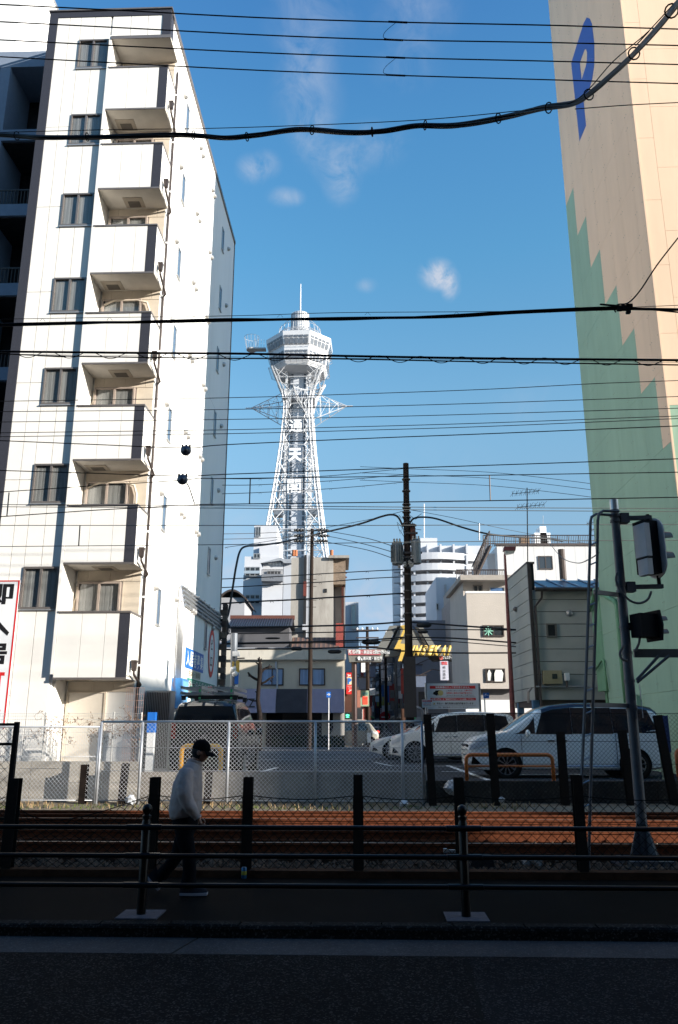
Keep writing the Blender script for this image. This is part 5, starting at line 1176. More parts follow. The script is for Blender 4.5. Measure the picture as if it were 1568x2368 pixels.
zd = hitw(1300, 1650, FW2)[1]; c = MB(); chain(c, ux(990, 1800, FW2), 8.3, .1, zd, FW2-.06, .098, .0032); c.obj('mesh', M_DWIRE, t, kind='stuff', fix=False)
for z in (zd, 1.45, .95): MB().tube([st(ux(990, 1800, FW2), FW2-.07, z), st(8.3, FW2-.07, z)], .006, 5).obj('line_wire', M_DWIRE, t)
# white lattice mesh fence on top of the left wall
t = thing('lattice_fence', 'pale welded mesh fence with dead vine in front of the white apartment', 'fence', st(-12, WALLW, 1))
lu1 = ux(322, 1700, WALLW); zl1 = hitw(150, 1650, WALLW)[1]; M_LAT = mat('pale_wire', (.50, .50, .48), .5, .2, var=.1)
g_ = MB()
for i in range(int((lu1+12)/.055)): g_.tube([st(-12+i*.055, WALLW+.08, .98), st(-12+i*.055, WALLW+.08, zl1)], .0028, 3, False)
for z in (1.05, 1.35, 1.65, 1.95, zl1-.06, zl1): g_.tube([st(-12, WALLW+.075, z), st(lu1, WALLW+.075, z)], .004, 4)
g_.obj('mesh', M_LAT, t, kind='stuff', fix=False)
for u in (-9.9, -7.9, -6.2, lu1): MB().tube([st(u, WALLW+.1, .9), st(u, WALLW+.1, zl1+.03)], .022, 8).obj('post', M_LAT, t)
t2 = thing('lattice_gate', 'tall narrow mesh cage at the corner of the white apartment building', 'fence', st(lu1, WALLW+.2, .97))
g_ = MB(); zc_ = hitw(325, 1590, WALLW)[1]
for i in range(9): g_.tube([st(lu1-.42+i*.055, WALLW+.12, .8), st(lu1-.42+i*.055, WALLW+.12, zc_)], .0035, 3, False)
for i in range(12): z = 1.0+i*(zc_-1.0)/11; g_.tube([st(lu1-.42, WALLW+.115, z), st(lu1+.02, WALLW+.115, z)], .004, 4)
g_.obj('mesh', mat('salmon_wire', (.55, .36, .30), .6), t2, kind='stuff', fix=False)
rnd = random.Random(21); vn = MB()
for _ in range(90):
    u = rnd.uniform(-8.2, lu1); z = rnd.uniform(1.5, zl1); p_ = [st(u, WALLW+.05, z)]
    for k in range(5): u += rnd.uniform(-.12, .12); z += rnd.uniform(-.14, .10); p_.append(st(u, WALLW+.05+rnd.uniform(-.03, .02), z))
    vn.tube(p_, .004, 3, False)
    for q in p_[1:]:
        if rnd.random() < .6: e = Vector((rnd.uniform(-1, 1), rnd.uniform(-.3, .3), rnd.uniform(-1, 1))).normalized()*.03; f = Vector((e.z, 0, -e.x)); vn.add([q, q+e+f*.4, q+e*1.6, q+e-f*.4], [(0, 1, 2, 3)])
v = vn.obj('dead_vine', mat('dead_vine', (.20, .12, .07), .9, var=.3), None, kind='stuff', fix=False); v['label'] = 'dead brown vine tangled in the pale mesh fence'; v['category'] = 'vine'
# leaning dark posts with lattice, in front of the wall
gpn = 'short dark steel stubs leaning in front of the sunlit wall'
for (x0, y0, x1, y1, lab) in ((190, 1858, 197, 1768, 'short leaning steel stub farthest left before the sunlit wall'), (281, 1850, 291, 1765, 'short leaning steel stub nearest the fence corner post'), (479, 1846, 484, 1785, 'short steel stub just behind the walking man')):
    a_, b_ = at(x0, y0, 19.75), at(x1, y1, 19.75); a_.z = .0
    tag(ipost(MB(), a_, b_, .075).obj('steel_stub', M_DPOST), lab, 'post', gpn)
# litter by the wall
rnd = random.Random(4)
for (x, y, D0, s, lab) in ((1048, 1822, 19.6, .22, 'white plastic rubbish bag against the dark wall'), (935, 1858, 19.3, .12, 'small crumpled white bag on the verge near the fence end'), (302, 1850, 19.3, .14, 'crumpled white bag in the weeds below the sunlit wall'), (1160, 1850, 19.3, .09, 'scrap of white paper on the dark verge')):
    c = at(x, y, D0); mb = MB(); nL = 7; prf = []
    vs = []
    for i in range(nL):
        th = pi*i/(nL-1)
        vs.append([c + Vector((sin(th)*cos(2*pi*k/10), sin(th)*sin(2*pi*k/10), cos(th)*.8))*s*rnd.uniform(.7, 1.1) for k in range(11)])
        vs[-1][10] = vs[-1][0]
    mb.grid(vs); tag(mb.obj('plastic_bag', mat('white_plastic', (.50, .52, .55), .4, var=.2, scale=8), fix=True), lab, 'bag')
# ------------------------------------------------------------------ front fence by the pavement: old rail posts and sagging mesh
FW3 = 10.52; t = thing('trackside_fence', 'old dark fence of steel rail posts and sagging wire mesh between pavement and tracks', 'fence', st(0, FW3, 0))
fx = [(-620, 1795), (-260, 1795), (38, 1800), (360, 1797), (575, 1797), (828, 1792), (1060, 1798), (1332, 1792), (1640, 1795), (1950, 1795)]
pu_ = []
for x, y in fx:
    u, z = hitw(x, y, FW3); pu_.append(u)
    ipost(MB(), st(u+.0, FW3, .05), st(u, FW3, z), .058).obj('post', M_DPOST, t)
def topf(u):
    base = .93
    for a, b in zip(pu_[:-1], pu_[1:]):
        if a <= u <= b:
            k = (u-a)/(b-a); sag = {3: .06, 2: .34}.get(pu_.index(b), .05); 
            if pu_.index(b) == 3: sag = .30
            return base - sag*sin(pi*min(1, max(0, (k if sag < .2 else k**.6)))) + .0
    return base
for i in range(len(pu_)-1):
    c = MB(); n = 13; a, b = pu_[i]+.06, pu_[i+1]-.06
    chain(c, a, b, .10, .93, FW3-.07, .118, .0038, topf, 1); c.obj('mesh', M_DWIRE, t, kind='stuff', fix=False)
    MB().tube([st(a+(b-a)*k/16, FW3-.075, topf(a+(b-a)*k/16)+.01) for k in range(17)], .006, 5).obj('top_wire', M_DWIRE, t)
    for z in (.28, .62): MB().tube([st(a, FW3-.075, z), st((a+b)/2, FW3-.085, z-.012), st(b, FW3-.075, z)], .0035, 4).obj('line_wire', M_DWIRE, t)
# tall dark gate frame at the far left
t = thing('gate_frame', 'tall black mesh gate frame cut off by the left edge', 'gate', st(-5.2, 10.75, 0))
gu, gz = hitw(40, 1673, 10.75)
MB().sbox(gu-.03, gu+.025, 10.72, 10.78, .05, gz+.02).obj('post', M_DPOST, t)
for z in (gz-.03, gz-.28, gz-1.2): MB().sbox(gu-1.6, gu-.031, 10.73, 10.77, z, z+.035).obj('rail', M_DPOST, t)
c = MB(); chain(c, gu-1.6, gu-.04, .1, gz-.05, 10.74, .118, .0026); c.obj('mesh', M_DWIRE, t, kind='stuff', fix=False)
MB().sbox(gu-1.66, gu-1.605, 10.72, 10.78, .05, gz).obj('post', M_DPOST, t)
# ------------------------------------------------------------------ pavement guard rail
M_GR = mat('dark_brown_guard_rail', (.004, .003, .003), .3, .0, var=.15, scale=10, spec=.25)
GW = 8.40; t = thing('guard_rail', 'dark brown pavement guard rail with three tubes and ball topped posts', 'guard rail', st(0, GW, 0))
gu = [hitw(x, 2115, GW)[0] for x in (326, 1078)]; d_ = gu[1]-gu[0]; gu = [gu[0]-d_*1, *gu, gu[1]+d_]
zr_ = [hitw(784, y, GW)[1] for y in (1913, 1979, 2047)]
for u in gu:
    ps_ = MB().lathe([(.044, .0), (.044, .84), (.039, .85), (.039, .875), (.044, .88), (.044, .90), (.026, .912), (.030, .922), (.044, .94), (.049, .965), (.043, .99), (.026, 1.006), (.004, 1.013)], st(u, GW, 0), 20).obj('post', M_GR, t, smooth='auto')
    MB().sbox(u-.20, u+.20, GW-.19, GW+.19, -.005, .006).obj('mortar_patch', mat('mortar', (.10, .095, .11), .8, var=.25, scale=20), ps_)
    for z in zr_: MB().tube([st(u-.17, GW-.062, z), st(u+.17, GW-.062, z)], .028, 12).obj('tube_sleeve', M_GR, ps_, smooth='auto')
for a, b in zip(gu[:-1], gu[1:]):
    for z in zr_: MB().tube([st(a+.172, GW-.062, z), st(b-.172, GW-.062, z)], .0225, 12).obj('tube', M_GR, t, smooth='auto')
# ------------------------------------------------------------------ orange and yellow hoops in the car park
def hoop(label, x0, x1, yt, w, col, r, rl=None, zb=.5):
    M_ = mat('hoop_'+col[0], col[1], .4, var=.15, scale=6); u0, zt = hitw(x0, yt, w); u1, _ = hitw(x1, yt, w); zt -= r; u0 += r; u1 -= r; c = .13
    t = thing('barrier_hoop', label, 'barrier', st(u0, w, zb))
    pts = [st(u0, w, zb)] + [st(u0+c-c*cos(a), w, zt-c+c*sin(a)) for a in [pi/2*i/6 for i in range(7)]] + [st(u1-c+c*sin(a), w, zt-c+c*cos(a)) for a in [pi/2*i/6 for i in range(7)]] + [st(u1, w, zb)]
    MB().tube(pts, r, 12).obj('hoop', M_, t, smooth=True)
    if rl: MB().tube([st(u0+r, w, rl), st(u1-r, w, rl)], r*.6, 8).obj('cross_bar', M_, t, smooth=True)
hoop('yellow orange hoop barrier behind the walking man', 416, 517, 1720, 20.35, ('amber', (.80, .38, .02)), .055)
hoop('wide orange hoop barrier in front of the white minivan nose', 1073, 1281, 1741, 20.3, ('orange', (.62, .17, .03)), .045, .86)
hoop('orange hoop barrier cut off by the right edge', 1558, 1700, 1728, 20.6, ('rust_orange', (.42, .12, .04)), .05)
# numbered posts of the car park
def lotpost(label, x0, x1, yt, ys, w, c1, c2):
    u0, zt = hitw(x0, yt, w); u1 = hitw(x1, yt, w)[0]; zs = hitw(x0, ys, w)[1]; t = thing('car_park_post', label, 'post', st(u0, w, .5))
    MB().sbox(u0, u1, w, w+.16, .5, zs-.001).obj('lower_post', c2, t); MB().sbox(u0-.01, u1+.01, w-.01, w+.17, zs, zt).obj('upper_post', c1, t)
M_PB = mat('bright_blue_plastic', (.02, .17, .62), .4, var=.05)
lotpost('blue topped white post beside the mesh cage at the building corner', 343, 359, 1647, 1694, 20.6, M_PB, M_WHITE)
lotpost('dark blue topped grey green post at the foot of the parking tower', 1522, 1543, 1655, 1740, 21.0, mat('navy_plastic', (.012, .035, .12), .4), mat('grey_green_post', (.18, .22, .17), .6))
# air conditioner grille by the side wall
t = thing('louvred_unit', 'tall grey louvred unit standing against the side wall', 'air unit', st(U1+.3, 22.5, .5))
w0 = 22.4; MB().sbox(U1+.05, U1+.75, w0, w0+.5, .5, 2.75).obj('case', M_GREYALU, t)
for i in range(14): MB().sbox(U1+.08+i*.047, U1+.10+i*.047, w0-.02, w0-.001, .7, 2.7).obj('louvre', M_BROWN, t)
# the can
t = thing('drink_can', 'blue and yellow drink can standing on the fence kerb', 'can', at(564, 2040, 10.45)); c = at(564, 2036, 10.42); c.z = -.005; ROOT[t.name] = c; t.location = c
MB().lathe([(.027, 0), (.033, .012), (.033, .115), (.027, .125)], c, 18).obj('can_body', mat('blue_print', (.02, .12, .26), .3, .4, var=.5, scale=18), t, smooth='auto'); MB().lathe([(.0335, .04), (.0335, .085)], c, 18).obj('label_band', mat('yellow_print', (.32, .32, .05), .35, .3, var=.3, scale=30), t, smooth='auto')
MB().lathe([(.026, .1251), (.026, .128)], c, 18).obj('lid', M_GALV, t)
# ------------------------------------------------------------------ the arch over the side street
AD = 58.6
ar = thing('street_arch', 'grey steel arch over the side street with slanted yellow lettering and direction boards', 'arch', (at(945, 1700, AD).x, AD, .5))
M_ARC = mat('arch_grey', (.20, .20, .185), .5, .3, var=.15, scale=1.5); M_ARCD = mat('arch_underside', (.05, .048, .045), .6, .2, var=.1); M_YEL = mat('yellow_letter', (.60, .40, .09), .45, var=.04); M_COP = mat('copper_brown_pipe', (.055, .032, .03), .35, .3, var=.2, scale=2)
fz = lambda x, y: (1280+x*520/1568)/1.63265
def az(x, y, D=AD): return at((1280+x*.33163)/1.63265, (2330+y*.33163)/1.63265, D)
def aprism(poly, D, dep, m, name, parent): return MB().prism([az(x, y, D) for x, y in poly], (0, dep, 0)).obj(name, m, parent)
aprism([(95, 362), (430, 362), (575, 100), (665, 95), (500, 440), (485, 507), (120, 510), (105, 440)], AD, 1.0, M_ARC, 'arch_beam', ar)
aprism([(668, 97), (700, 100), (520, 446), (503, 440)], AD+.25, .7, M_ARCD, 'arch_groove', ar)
aprism([(702, 100), (790, 90), (862, 150), (1030, 345), (1440, 345), (1440, 425), (1290, 440), (522, 446)], AD+.1, .9, M_ARC, 'arch_beam', ar)
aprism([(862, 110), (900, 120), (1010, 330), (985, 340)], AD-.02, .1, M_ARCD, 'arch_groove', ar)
aprism([(905, 120), (960, 120), (1110, 344), (1035, 344)], AD+.05, .9, M_ARC, 'arch_beam', ar)
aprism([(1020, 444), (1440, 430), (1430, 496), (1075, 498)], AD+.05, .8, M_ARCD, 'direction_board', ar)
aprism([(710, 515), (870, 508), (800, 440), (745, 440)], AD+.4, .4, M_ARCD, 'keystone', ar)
o = aprism([(205, 458), (403, 458), (403, 497), (205, 497)], AD-.06, .05, M_CHAR, 'direction_board', ar); M_LET = mat('board_lettering', (.75, .76, .76), .5, var=0)
text('⬆', az(205, 490, AD-.08), X_, Z_, .30, .30, M_LET, o); text('通天閣・新世界', az(272, 490, AD-.08), X_, Z_, 1.42, .26, M_LET, o)
aprism([(247, 492), (270, 492), (262, 475), (265, 465), (252, 465), (256, 475)], AD-.075, .01, M_LET, 'tower_mark', o)
o = aprism([(1148, 446), (1345, 443), (1345, 482), (1148, 485)], AD-.06, .05, M_CHAR, 'direction_board', ar)
text('フェスティバルゲート', az(1184, 478, AD-.08), X_, Z_, 1.42, .24, M_LET, o, bold=.02); text('→', az(1312, 478, AD-.08), X_, Z_, .34, .28, M_LET, o, bold=.03)
MB().lathe([(.14, 0), (.14, .02)], az(1163, 466, AD-.07), 12, (X_, Z_, -Y_)).obj('round_mark', mat('pale_red', (.5, .12, .1), .5), o)
o = aprism([(100, 372), (470, 374), (473, 432), (108, 432)], AD-.08, .07, mat('faded_red_board', (.42, .13, .14), .6, var=.1, scale=2), 'market_board', ar)
text('新世界', az(108, 418, AD-.10), X_, Z_, .78, .30, M_LET, o, bold=.02); text('市場・商店街と串かつの街', az(180, 420, AD-.10), X_, Z_, 2.55, .28, M_LET, o, bold=.02); text('朝の市', az(405, 422, AD-.10), X_, Z_, .66, .32, M_LET, o, bold=.02)
# lettering: big slanted S and NSEKAI
aprism([(700, 98), (752, 90), (752, 160), (705, 288), (700, 300), (752, 305), (752, 390), (715, 500), (672, 502), (712, 385), (705, 362), (626, 362), (690, 240), (735, 140)], AD-.35, .3, M_YEL, 'letter', ar)
aprism([(752, 300), (830, 300), (810, 360), (752, 362)], AD-.34, .28, M_YEL, 'letter', ar)
def slanted(ch, x, w, y0=437, y1=322, sl=.42):
    o_ = text(ch, az(x, y0, AD-.5), X_ , Z_, w*.33163/1.63265*AD/1872, (y0-y1)*.33163/1.63265*AD/1872, M_YEL, ar, name='letter', bold=.075)
    z0 = min(v.co.z for v in o_.data.vertices)
    for v in o_.data.vertices: v.co.x += (v.co.z-z0)*sl; 
    n0 = len(o_.data.vertices)
    bm = bmesh_extrude(o_, .18)
import bmesh
def bmesh_extrude(o_, d):
    bm = bmesh.new(); bm.from_mesh(o_.data); g_ = bmesh.ops.extrude_face_region(bm, geom=list(bm.faces)); bmesh.ops.translate(bm, vec=(0, d, 0), verts=[e for e in g_['geom'] if isinstance(e, bmesh.types.BMVert)]); bmesh.ops.recalc_face_normals(bm, faces=bm.faces); bm.to_mesh(o_.data); bm.free()
slanted('I', 800, 26)
for ch, x, w in (('N', 833, 72), ('S', 908, 66), ('E', 985, 62), ('K', 1052, 74), ('A', 1130, 76), ('I', 1212, 34)): slanted(ch, x, w)
for x, D0, r in ((173, AD+.4, .20), (1390, AD+.4, .19)):
    b_ = az(x, 500, D0); MB().tube([(b_.x, D0, .45), (b_.x, D0, az(x, 505 if x < 500 else 490, D0).z)], r, 20).obj('post', M_COP, ar, smooth='auto')

# ------------------------------------------------------------------ signs and posts round the street mouth
def board(name, label, cat, x0, y0, x1, y1, D, m, dep=.12):
    p, q = at(x0, y0, D), at(x1, y1, D); t = thing(name, label, cat, (p.x, D, q.z)); MB().box(p.x, q.x, D, D+dep, q.z, p.z).obj('sign_board', m, t); return t
def zz(x, y): return ((1280+x*.20408)/1.63265, (2400+y*.20408)/1.63265)     # from the fine crop of the street mouth
t = board('parking_sign', 'tall red 24 hour parking sign with blue P beside the arch post', 'sign', *zz(135, 685), *zz(238, 1082), 59.6, M_RED)
def tx(s, a, b, c, d, D, m, par, **k):
    p, q = at(*zz(a, b), D), at(*zz(c, d), D); return text(s, (p.x, D, q.z), X_, Z_, q.x-p.x, p.z-q.z, m, par, **k)
tx('24', 155, 715, 215, 755, 59.56, M_WPRINT, t, bold=.04); p, q = at(*zz(146, 770), 59.6), at(*zz(237, 905), 59.6); MB().box(p.x, q.x, 59.57, 59.595, q.z, p.z).obj('panel', mat('sign_cream', (.75, .68, .45), .5), t)
tx('P', 160, 785, 232, 895, 59.55, M_PRBLUE, t, bold=.07); tx('タイム', 155, 925, 235, 948, 59.58, M_WPRINT, t); tx('パー', 175, 955, 235, 978, 59.58, M_WPRINT, t); tx('↗', 175, 1000, 235, 1040, 59.58, M_WPRINT, t)
t = board('led_sign', 'green framed box sign with a red lit panel hanging over the side street', 'sign', *zz(392, 1015), *zz(558, 1308), 63, mat('pale_green_frame', (.30, .38, .27), .6), .5)
p, q = at(*zz(443, 1128), 63), at(*zz(530, 1270), 63); MB().box(p.x, q.x, 62.97, 62.995, q.z, p.z).obj('lit_panel', mat('led_red', (.4, .02, .01), .5, emit=((1, .04, .02), 1.4)), t)
tx('MIKATA', 435, 1050, 535, 1095, 62.98, mat('teal_letter', (.05, .32, .33), .5), t, bold=.03); tx('営業中', 452, 1150, 522, 1180, 62.96, M_RED, t)
t = board('vacancy_sign', 'small green lit sign reading vacancy at the shop corner', 'sign', *zz(118, 1445), *zz(200, 1522), 59.0, mat('dark_green_box', (.01, .12, .06), .5))
tx('空', 128, 1452, 192, 1515, 58.98, mat('lit_green', (.1, .8, .4), .5, emit=((.1, 1, .45), 1.5)), t, bold=.02)
t = board('wine_awning', 'dark brown side awning between the corner shop and the arch post', 'awning', *zz(103, 1000), *zz(240, 1420), 59.9, mat('brown_awning', (.09, .045, .035), .6))
t = board('salmon_banner', 'salmon coloured vertical board right of the arch post', 'banner', *zz(335, 1010), *zz(398, 1330), 61.5, mat('salmon_board', (.36, .16, .12), .7))
t = board('vertical_shop_sign', 'white vertical sign with red and black characters hanging right of the tall pole', 'sign', (1280+1150*.33163)/1.63265, (2330+500*.33163)/1.63265, (1280+1250*.33163)/1.63265, (2330+718*.33163)/1.63265, 57.2, mat('lilac_white', (.50, .50, .58), .6), .3)
for i, (ch, m) in enumerate((('龍', M_RED), ('鍛', M_INK), ('冶', M_INK), ('酒', M_INK), ('店', M_INK))):
    y = (505, 557, 598, 637, 675)[i]; h = 38 if i == 0 else 30; wd_ = 72 if i == 0 else 30; x = 1165 if i == 0 else 1184
    p, q = az(x, y, 57.17), az(x+wd_, y+h, 57.17); text(ch, (p.x, 57.17, q.z), X_, Z_, q.x-p.x, p.z-q.z, m, t, bold=.01)
t = board('theatre_banner', 'white vertical banner with red characters deep in the side street', 'banner', *zz(762, 1340), *zz(812, 1525), 88, M_WHITE)
for i, ch in enumerate('国際劇場'): tx(ch, 768, 1350+i*43, 806, 1386+i*43, 87.95, M_RED, t)
# no entry sign
def pole_sign(name, label, x, yb, D, r, shape, m, zt):
    t = thing(name, label, 'sign', (at(x, 1690, D).x, D, .5)); X = at(x, 1690, D).x
    MB().tube([(X, D, .45), (X, D, zt)], .04, 6).obj('post', M_GALV, t); return t, X
t, X = pole_sign('no_entry_sign', 'round red no entry sign on a post deep in the side street', zz(850, 1500)[0], 0, 80, .3, 0, None, 6.0)
c = at(*zz(850, 1507), 79.9); MB().lathe([(.52, 0), (.52, .03)], c, 20, (X_, Z_, -Y_)).obj('disc', M_RED, t); MB().obox(c-Y_*.05, (.7, .02, .14)).obj('bar', M_WHITE, t)
MB().obox(at(*zz(850, 1545), 79.95), (.8, .03, .25)).obj('plate', M_WHITE, t); MB().obox(at(*zz(850, 1410), 79.95), (.6, .03, 1.2)).obj('plate', M_WHITE, t)
# one way signs
for (x, y0, y1, D, lab) in ((760, 1600, 1613, 50, 'small blue one way sign on a thin post in front of the mauve awning'), (1124, 1602, 1615, 40, 'small blue one way sign beside the tiled building')):
    t = thing('one_way_sign', lab, 'sign', (at(x, 1690, D).x, D, .5)); X = at(x, 1690, D).x
    MB().tube([(X, D, .45), (X, D, at(x, y0, D).z)], .035, 6).obj('post', M_WHITE, t); p = at(x, (y0+y1)/2, D); MB().obox(p-Y_*.05, (.28, .03, at(x, y0, D).z-at(x, y1, D).z)).obj('plate', M_PRBLUE, t)
    text('←' if x > 1000 else '→', (p.x-.11, D-.07, p.z-.07), X_, Z_, .22, .16, M_WPRINT, t, bold=.03)
# ------------------------------------------------------------------ parking notice board
ND = 37.0
def nz(x, y): return ((1580+x*.16582)/1.63265, (2550+y*.16582)/1.63265)
def np_(x, y, d=0): return at(*nz(x, y), ND-d)
nb_ = thing('parking_notice', 'large white parking notice board with red bands and a small car picture', 'sign', (at(1045, 1700, ND).x, ND, .5))
MB().prism([np_(208, 183), (np_(1360, 178)), np_(1378, 760), np_(222, 772)], (0, .1, 0)).obj('sign_board', mat('notice_white', (.62, .65, .68), .5, var=.03), nb_)
for x in (185, 1400): p = np_(x, 400); MB().tube([(p.x, ND+.15, .45), (p.x, ND+.15, np_(x, 175).z)], .06, 8).obj('post', M_GREYALU, nb_)
MB().box(np_(185, 300).x, np_(1400, 300).x, ND+.12, ND+.18, np_(0, 200).z-.03, np_(0, 200).z+.03).obj('cross_bar', M_GREYALU, nb_)
def nq(x0, y0, x1, y1, d, m, name='band'): return MB().prism([np_(x0, y0, d), np_(x1, y0-4, d), np_(x1+3, y1-4, d), np_(x0+3, y1, d)], (0, .004, 0)).obj(name, m, nb_)
def nt_(s, x0, y0, x1, y1, m, **k): a, b = np_(x0, y0, .02), np_(x1, y1, .02); return text(s, (a.x, a.y, b.z), X_, Z_, b.x-a.x, a.z-b.z, m, nb_, **k)
nq(258, 240, 1292, 304, .01, M_RED); nt_('当駐車場はロック板がありません', 385, 248, 1168, 293, M_WPRINT, bold=.02)
nq(272, 516, 1306, 572, .01, M_RED); nt_('お帰りの際は、必ず精算機操作を行ってから出庫して下さい。', 308, 524, 1270, 562, M_WPRINT, bold=.02)
nt_('ご利用にあたっては、', 636, 328, 1012, 366, M_INK, bold=.0); nt_('入庫の際に', 1030, 324, 1232, 362, M_RED, bold=.02)
nt_('自動的に車両の写真撮影を行い', 638, 382, 1222, 424, M_RED, bold=.02); nt_('ますのであらかじめご了承下さい。', 640, 438, 1270, 478, M_INK, bold=.0)
nt_('未払い・無断駐車は追跡調査を行います', 415, 614, 1255, 664, M_INK, bold=.02); nt_('TEL   株式会社 イチネンパーキング', 450, 710, 1140, 742, M_INK, bold=.005)
for (x0, y0, x1, y1) in ((268, 300, 1300, 306), (268, 492, 1304, 496), (360, 688, 1310, 691)): nq(x0, y0, x1, y1, .008, M_INK, 'line')
MB().prism([np_(330, 665, .01), np_(388, 663, .01), np_(358, 615, .01)], (0, .004, 0)).obj('warning_triangle', M_YEL, nb_); nt_('!', 355, 632, 362, 658, M_INK)
MB().prism([np_(x, y, .01) for x, y in ((332, 410), (345, 378), (372, 372), (385, 345), (500, 338), (540, 368), (543, 432), (520, 448), (432, 440), (425, 462), (408, 455), (345, 430))], (0, .004, 0)).obj('car_picture', M_INK, nb_)
MB().lathe([(.12, 0), (.12, .004)], np_(505, 400, .02), 16, (X_, Z_, -Y_)).obj('light_spot', mat('pale_yellow_print', (.6, .5, .2), .6), nb_); MB().prism([np_(x, y, .008) for x, y in ((295, 420), (420, 470), (560, 440), (540, 430), (420, 455), (330, 415))], (0, .003, 0)).obj('picture_shadow', M_GREYALU, nb_)
sm = thing('small_notice', 'small white and red fee notice fixed to the left end of the big notice board', 'sign', np_(80, 735, .2))
MB().prism([np_(80, 552, .2), np_(318, 548, .2), np_(318, 728, .2), np_(84, 732, .2)], (0, .03, 0)).obj('sign_board', M_WHITE, sm)
def sq_(x0, y0, x1, y1, m): MB().prism([np_(x0, y0, .21), np_(x1, y0, .21), np_(x1, y1, .21), np_(x0, y1, .21)], (0, .004, 0)).obj('band', m, sm)
sq_(92, 562, 308, 602, M_RED); 
for s, y0, y1, m in (('駐車料金', 568, 594, M_WPRINT), ('入庫後24時間', 615, 636, M_PRBLUE), ('最大300円', 645, 668, M_RED), ('以後30分100円', 680, 696, M_INK)): a, b = np_(110, y0, .22), np_(285, y1, .22); text(s, (a.x, a.y, b.z), X_, Z_, b.x-a.x, a.z-b.z, m, sm)
# ------------------------------------------------------------------ poles
M_POLE = mat('dark_concrete_pole', (.035, .026, .022), .8, var=.35, scale=3, streak=.3, bump=.2); M_POLE2 = mat('pale_concrete_pole', (.22, .21, .20), .8, var=.2, scale=3)
def pole(name, label, x0, yt, x1, D, r0, r1, m, group=None, zb=.45):
    a, b = at(x0, yt, D), at(x1, 1700, D); t = thing(name, label, 'utility pole', (b.x, D, .5), group); b.z = zb; MB().tube([b, (a+b)/2, a], [r1, (r0+r1)/2, r0], 14).obj('shaft', m, t, smooth='auto'); return t, a, b
def onpole(a, b, y, D):                                 # point of the pole at pixel height y
    z = at(900, y, D).z; k = (z-b.z)/(a.z-b.z); return b+(a-b)*k
UD = 36.0
t, a, b = pole('utility_pole', 'tall dark utility pole carrying two grey transformers in front of the arch', 938.5, 1072, 948, UD, .135, .20, M_POLE)
for y in (1110, 1137, 1168, 1176, 1186, 1198, 1212, 1260, 1283, 1296, 1312, 1330, 1368, 1388, 1420, 1470): c = onpole(a, b, y, UD); MB().lathe([(.20, 0), (.20, .05)], c, 12).obj('band', M_BROWN, t)
for y in (1330, 1351, 1374, 1398, 1425, 1450): c = onpole(a, b, y, UD); MB().tube([c-X_*.42, c+X_*.42], .014, 5).obj('step_bolt', M_BROWN, t)
for (x, y0, y1, r, lab) in ((919, 1256, 1305, .25, 'transformer'), (963, 1250, 1303, .22, 'transformer')):
    p, q = at(x, y0, UD-.2), at(x, y1, UD-.2); tr = MB().lathe([(r*.8, -.03), (r, 0), (r, (p.z-q.z)*.97), (r*.93, (p.z-q.z)), (.1, (p.z-q.z)+.05)], q, 28).obj('transformer', mat('transformer_grey', (.17, .18, .18), .5, .3, var=.2, scale=4), t, smooth='auto')
    if x < 930:
        for k in range(18): a2 = 2*pi*k/18; c = Vector((q.x+r*1.05*cos(a2), q.y+r*1.05*sin(a2), (p.z+q.z)/2)); MB().obox(c, (.07, .012, (p.z-q.z)*.78), (Vector((cos(a2), sin(a2), 0)), Vector((-sin(a2), cos(a2), 0)), Z_)).obj('cooling_fin', mat('transformer_grey', (.17, .18, .18), .5), tr)
    for dx in (-.13, 0, .13): MB().lathe([(.05, 0), (.06, .08), (.03, .1), (.05, .16), (.02, .2)], (q.x+dx, q.y, p.z+.02), 8).obj('bushing', mat('porcelain', (.35, .33, .30), .3), tr)
for (ya, x0, x1) in ((1280, 905, 975), (1290, 915, 968), (1217, 930, 962), (1235, 935, 965)):
    z = at(900, ya, UD).z; MB().obox(((at(x0, ya, UD).x+at(x1, ya, UD).x)/2, UD-.18, z), (at(x1, ya, UD).x-at(x0, ya, UD).x, .08, .09)).obj('crossarm', M_BROWN, t)
MB().tube([at(953, 1212, UD), at(957, 1262, UD)], .14, 8).obj('switch_tube', mat('rust_brown_tube', (.13, .06, .05), .6), t)
rnd = random.Random(9)
for i in range(14):
    x, y = rnd.uniform(915, 972), rnd.uniform(1284, 1312); p = at(x, y, UD-.3); MB().lathe([(.05, -.12), (.08, -.05), (.05, 0), (.08, .05), (.03, .12)], p, 7).obj('insulator', mat('porcelain', (.35, .33, .30), .3) if i % 3 else M_BLACK, t)
for i in range(10):
    x, y = rnd.uniform(915, 950), rnd.uniform(1190, 1225); p = at(x, y, UD-.2); q = p+Vector((rnd.uniform(.2, .7), 0, rnd.uniform(-.6, .3))); m_ = (p+q)/2-Z_*rnd.uniform(.1, .5); MB().tube([p, m_, q], .012, 4).obj('jumper_cable', M_BLACK, t)
MB().box(onpole(a, b, 1590, UD).x-.27, onpole(a, b, 1590, UD).x+.27, UD-.32, UD-.26, 2.2, at(940, 1520, UD).z).obj('pole_guard', mat('grey_pole_guard', (.06, .055, .055), .6), t)
t, a, b = pole('utility_pole', 'slimmer dark utility pole in front of the bare concrete building', 722, 1223, 715, 50, .11, .15, M_POLE)
for y in (1228, 1240, 1252, 1262, 1340, 1356, 1388, 1404, 1530): c = onpole(a, b, y, 50); MB().tube([c-X_*.32, c+X_*.32], .02, 5).obj('step_bolt', M_BROWN, t)
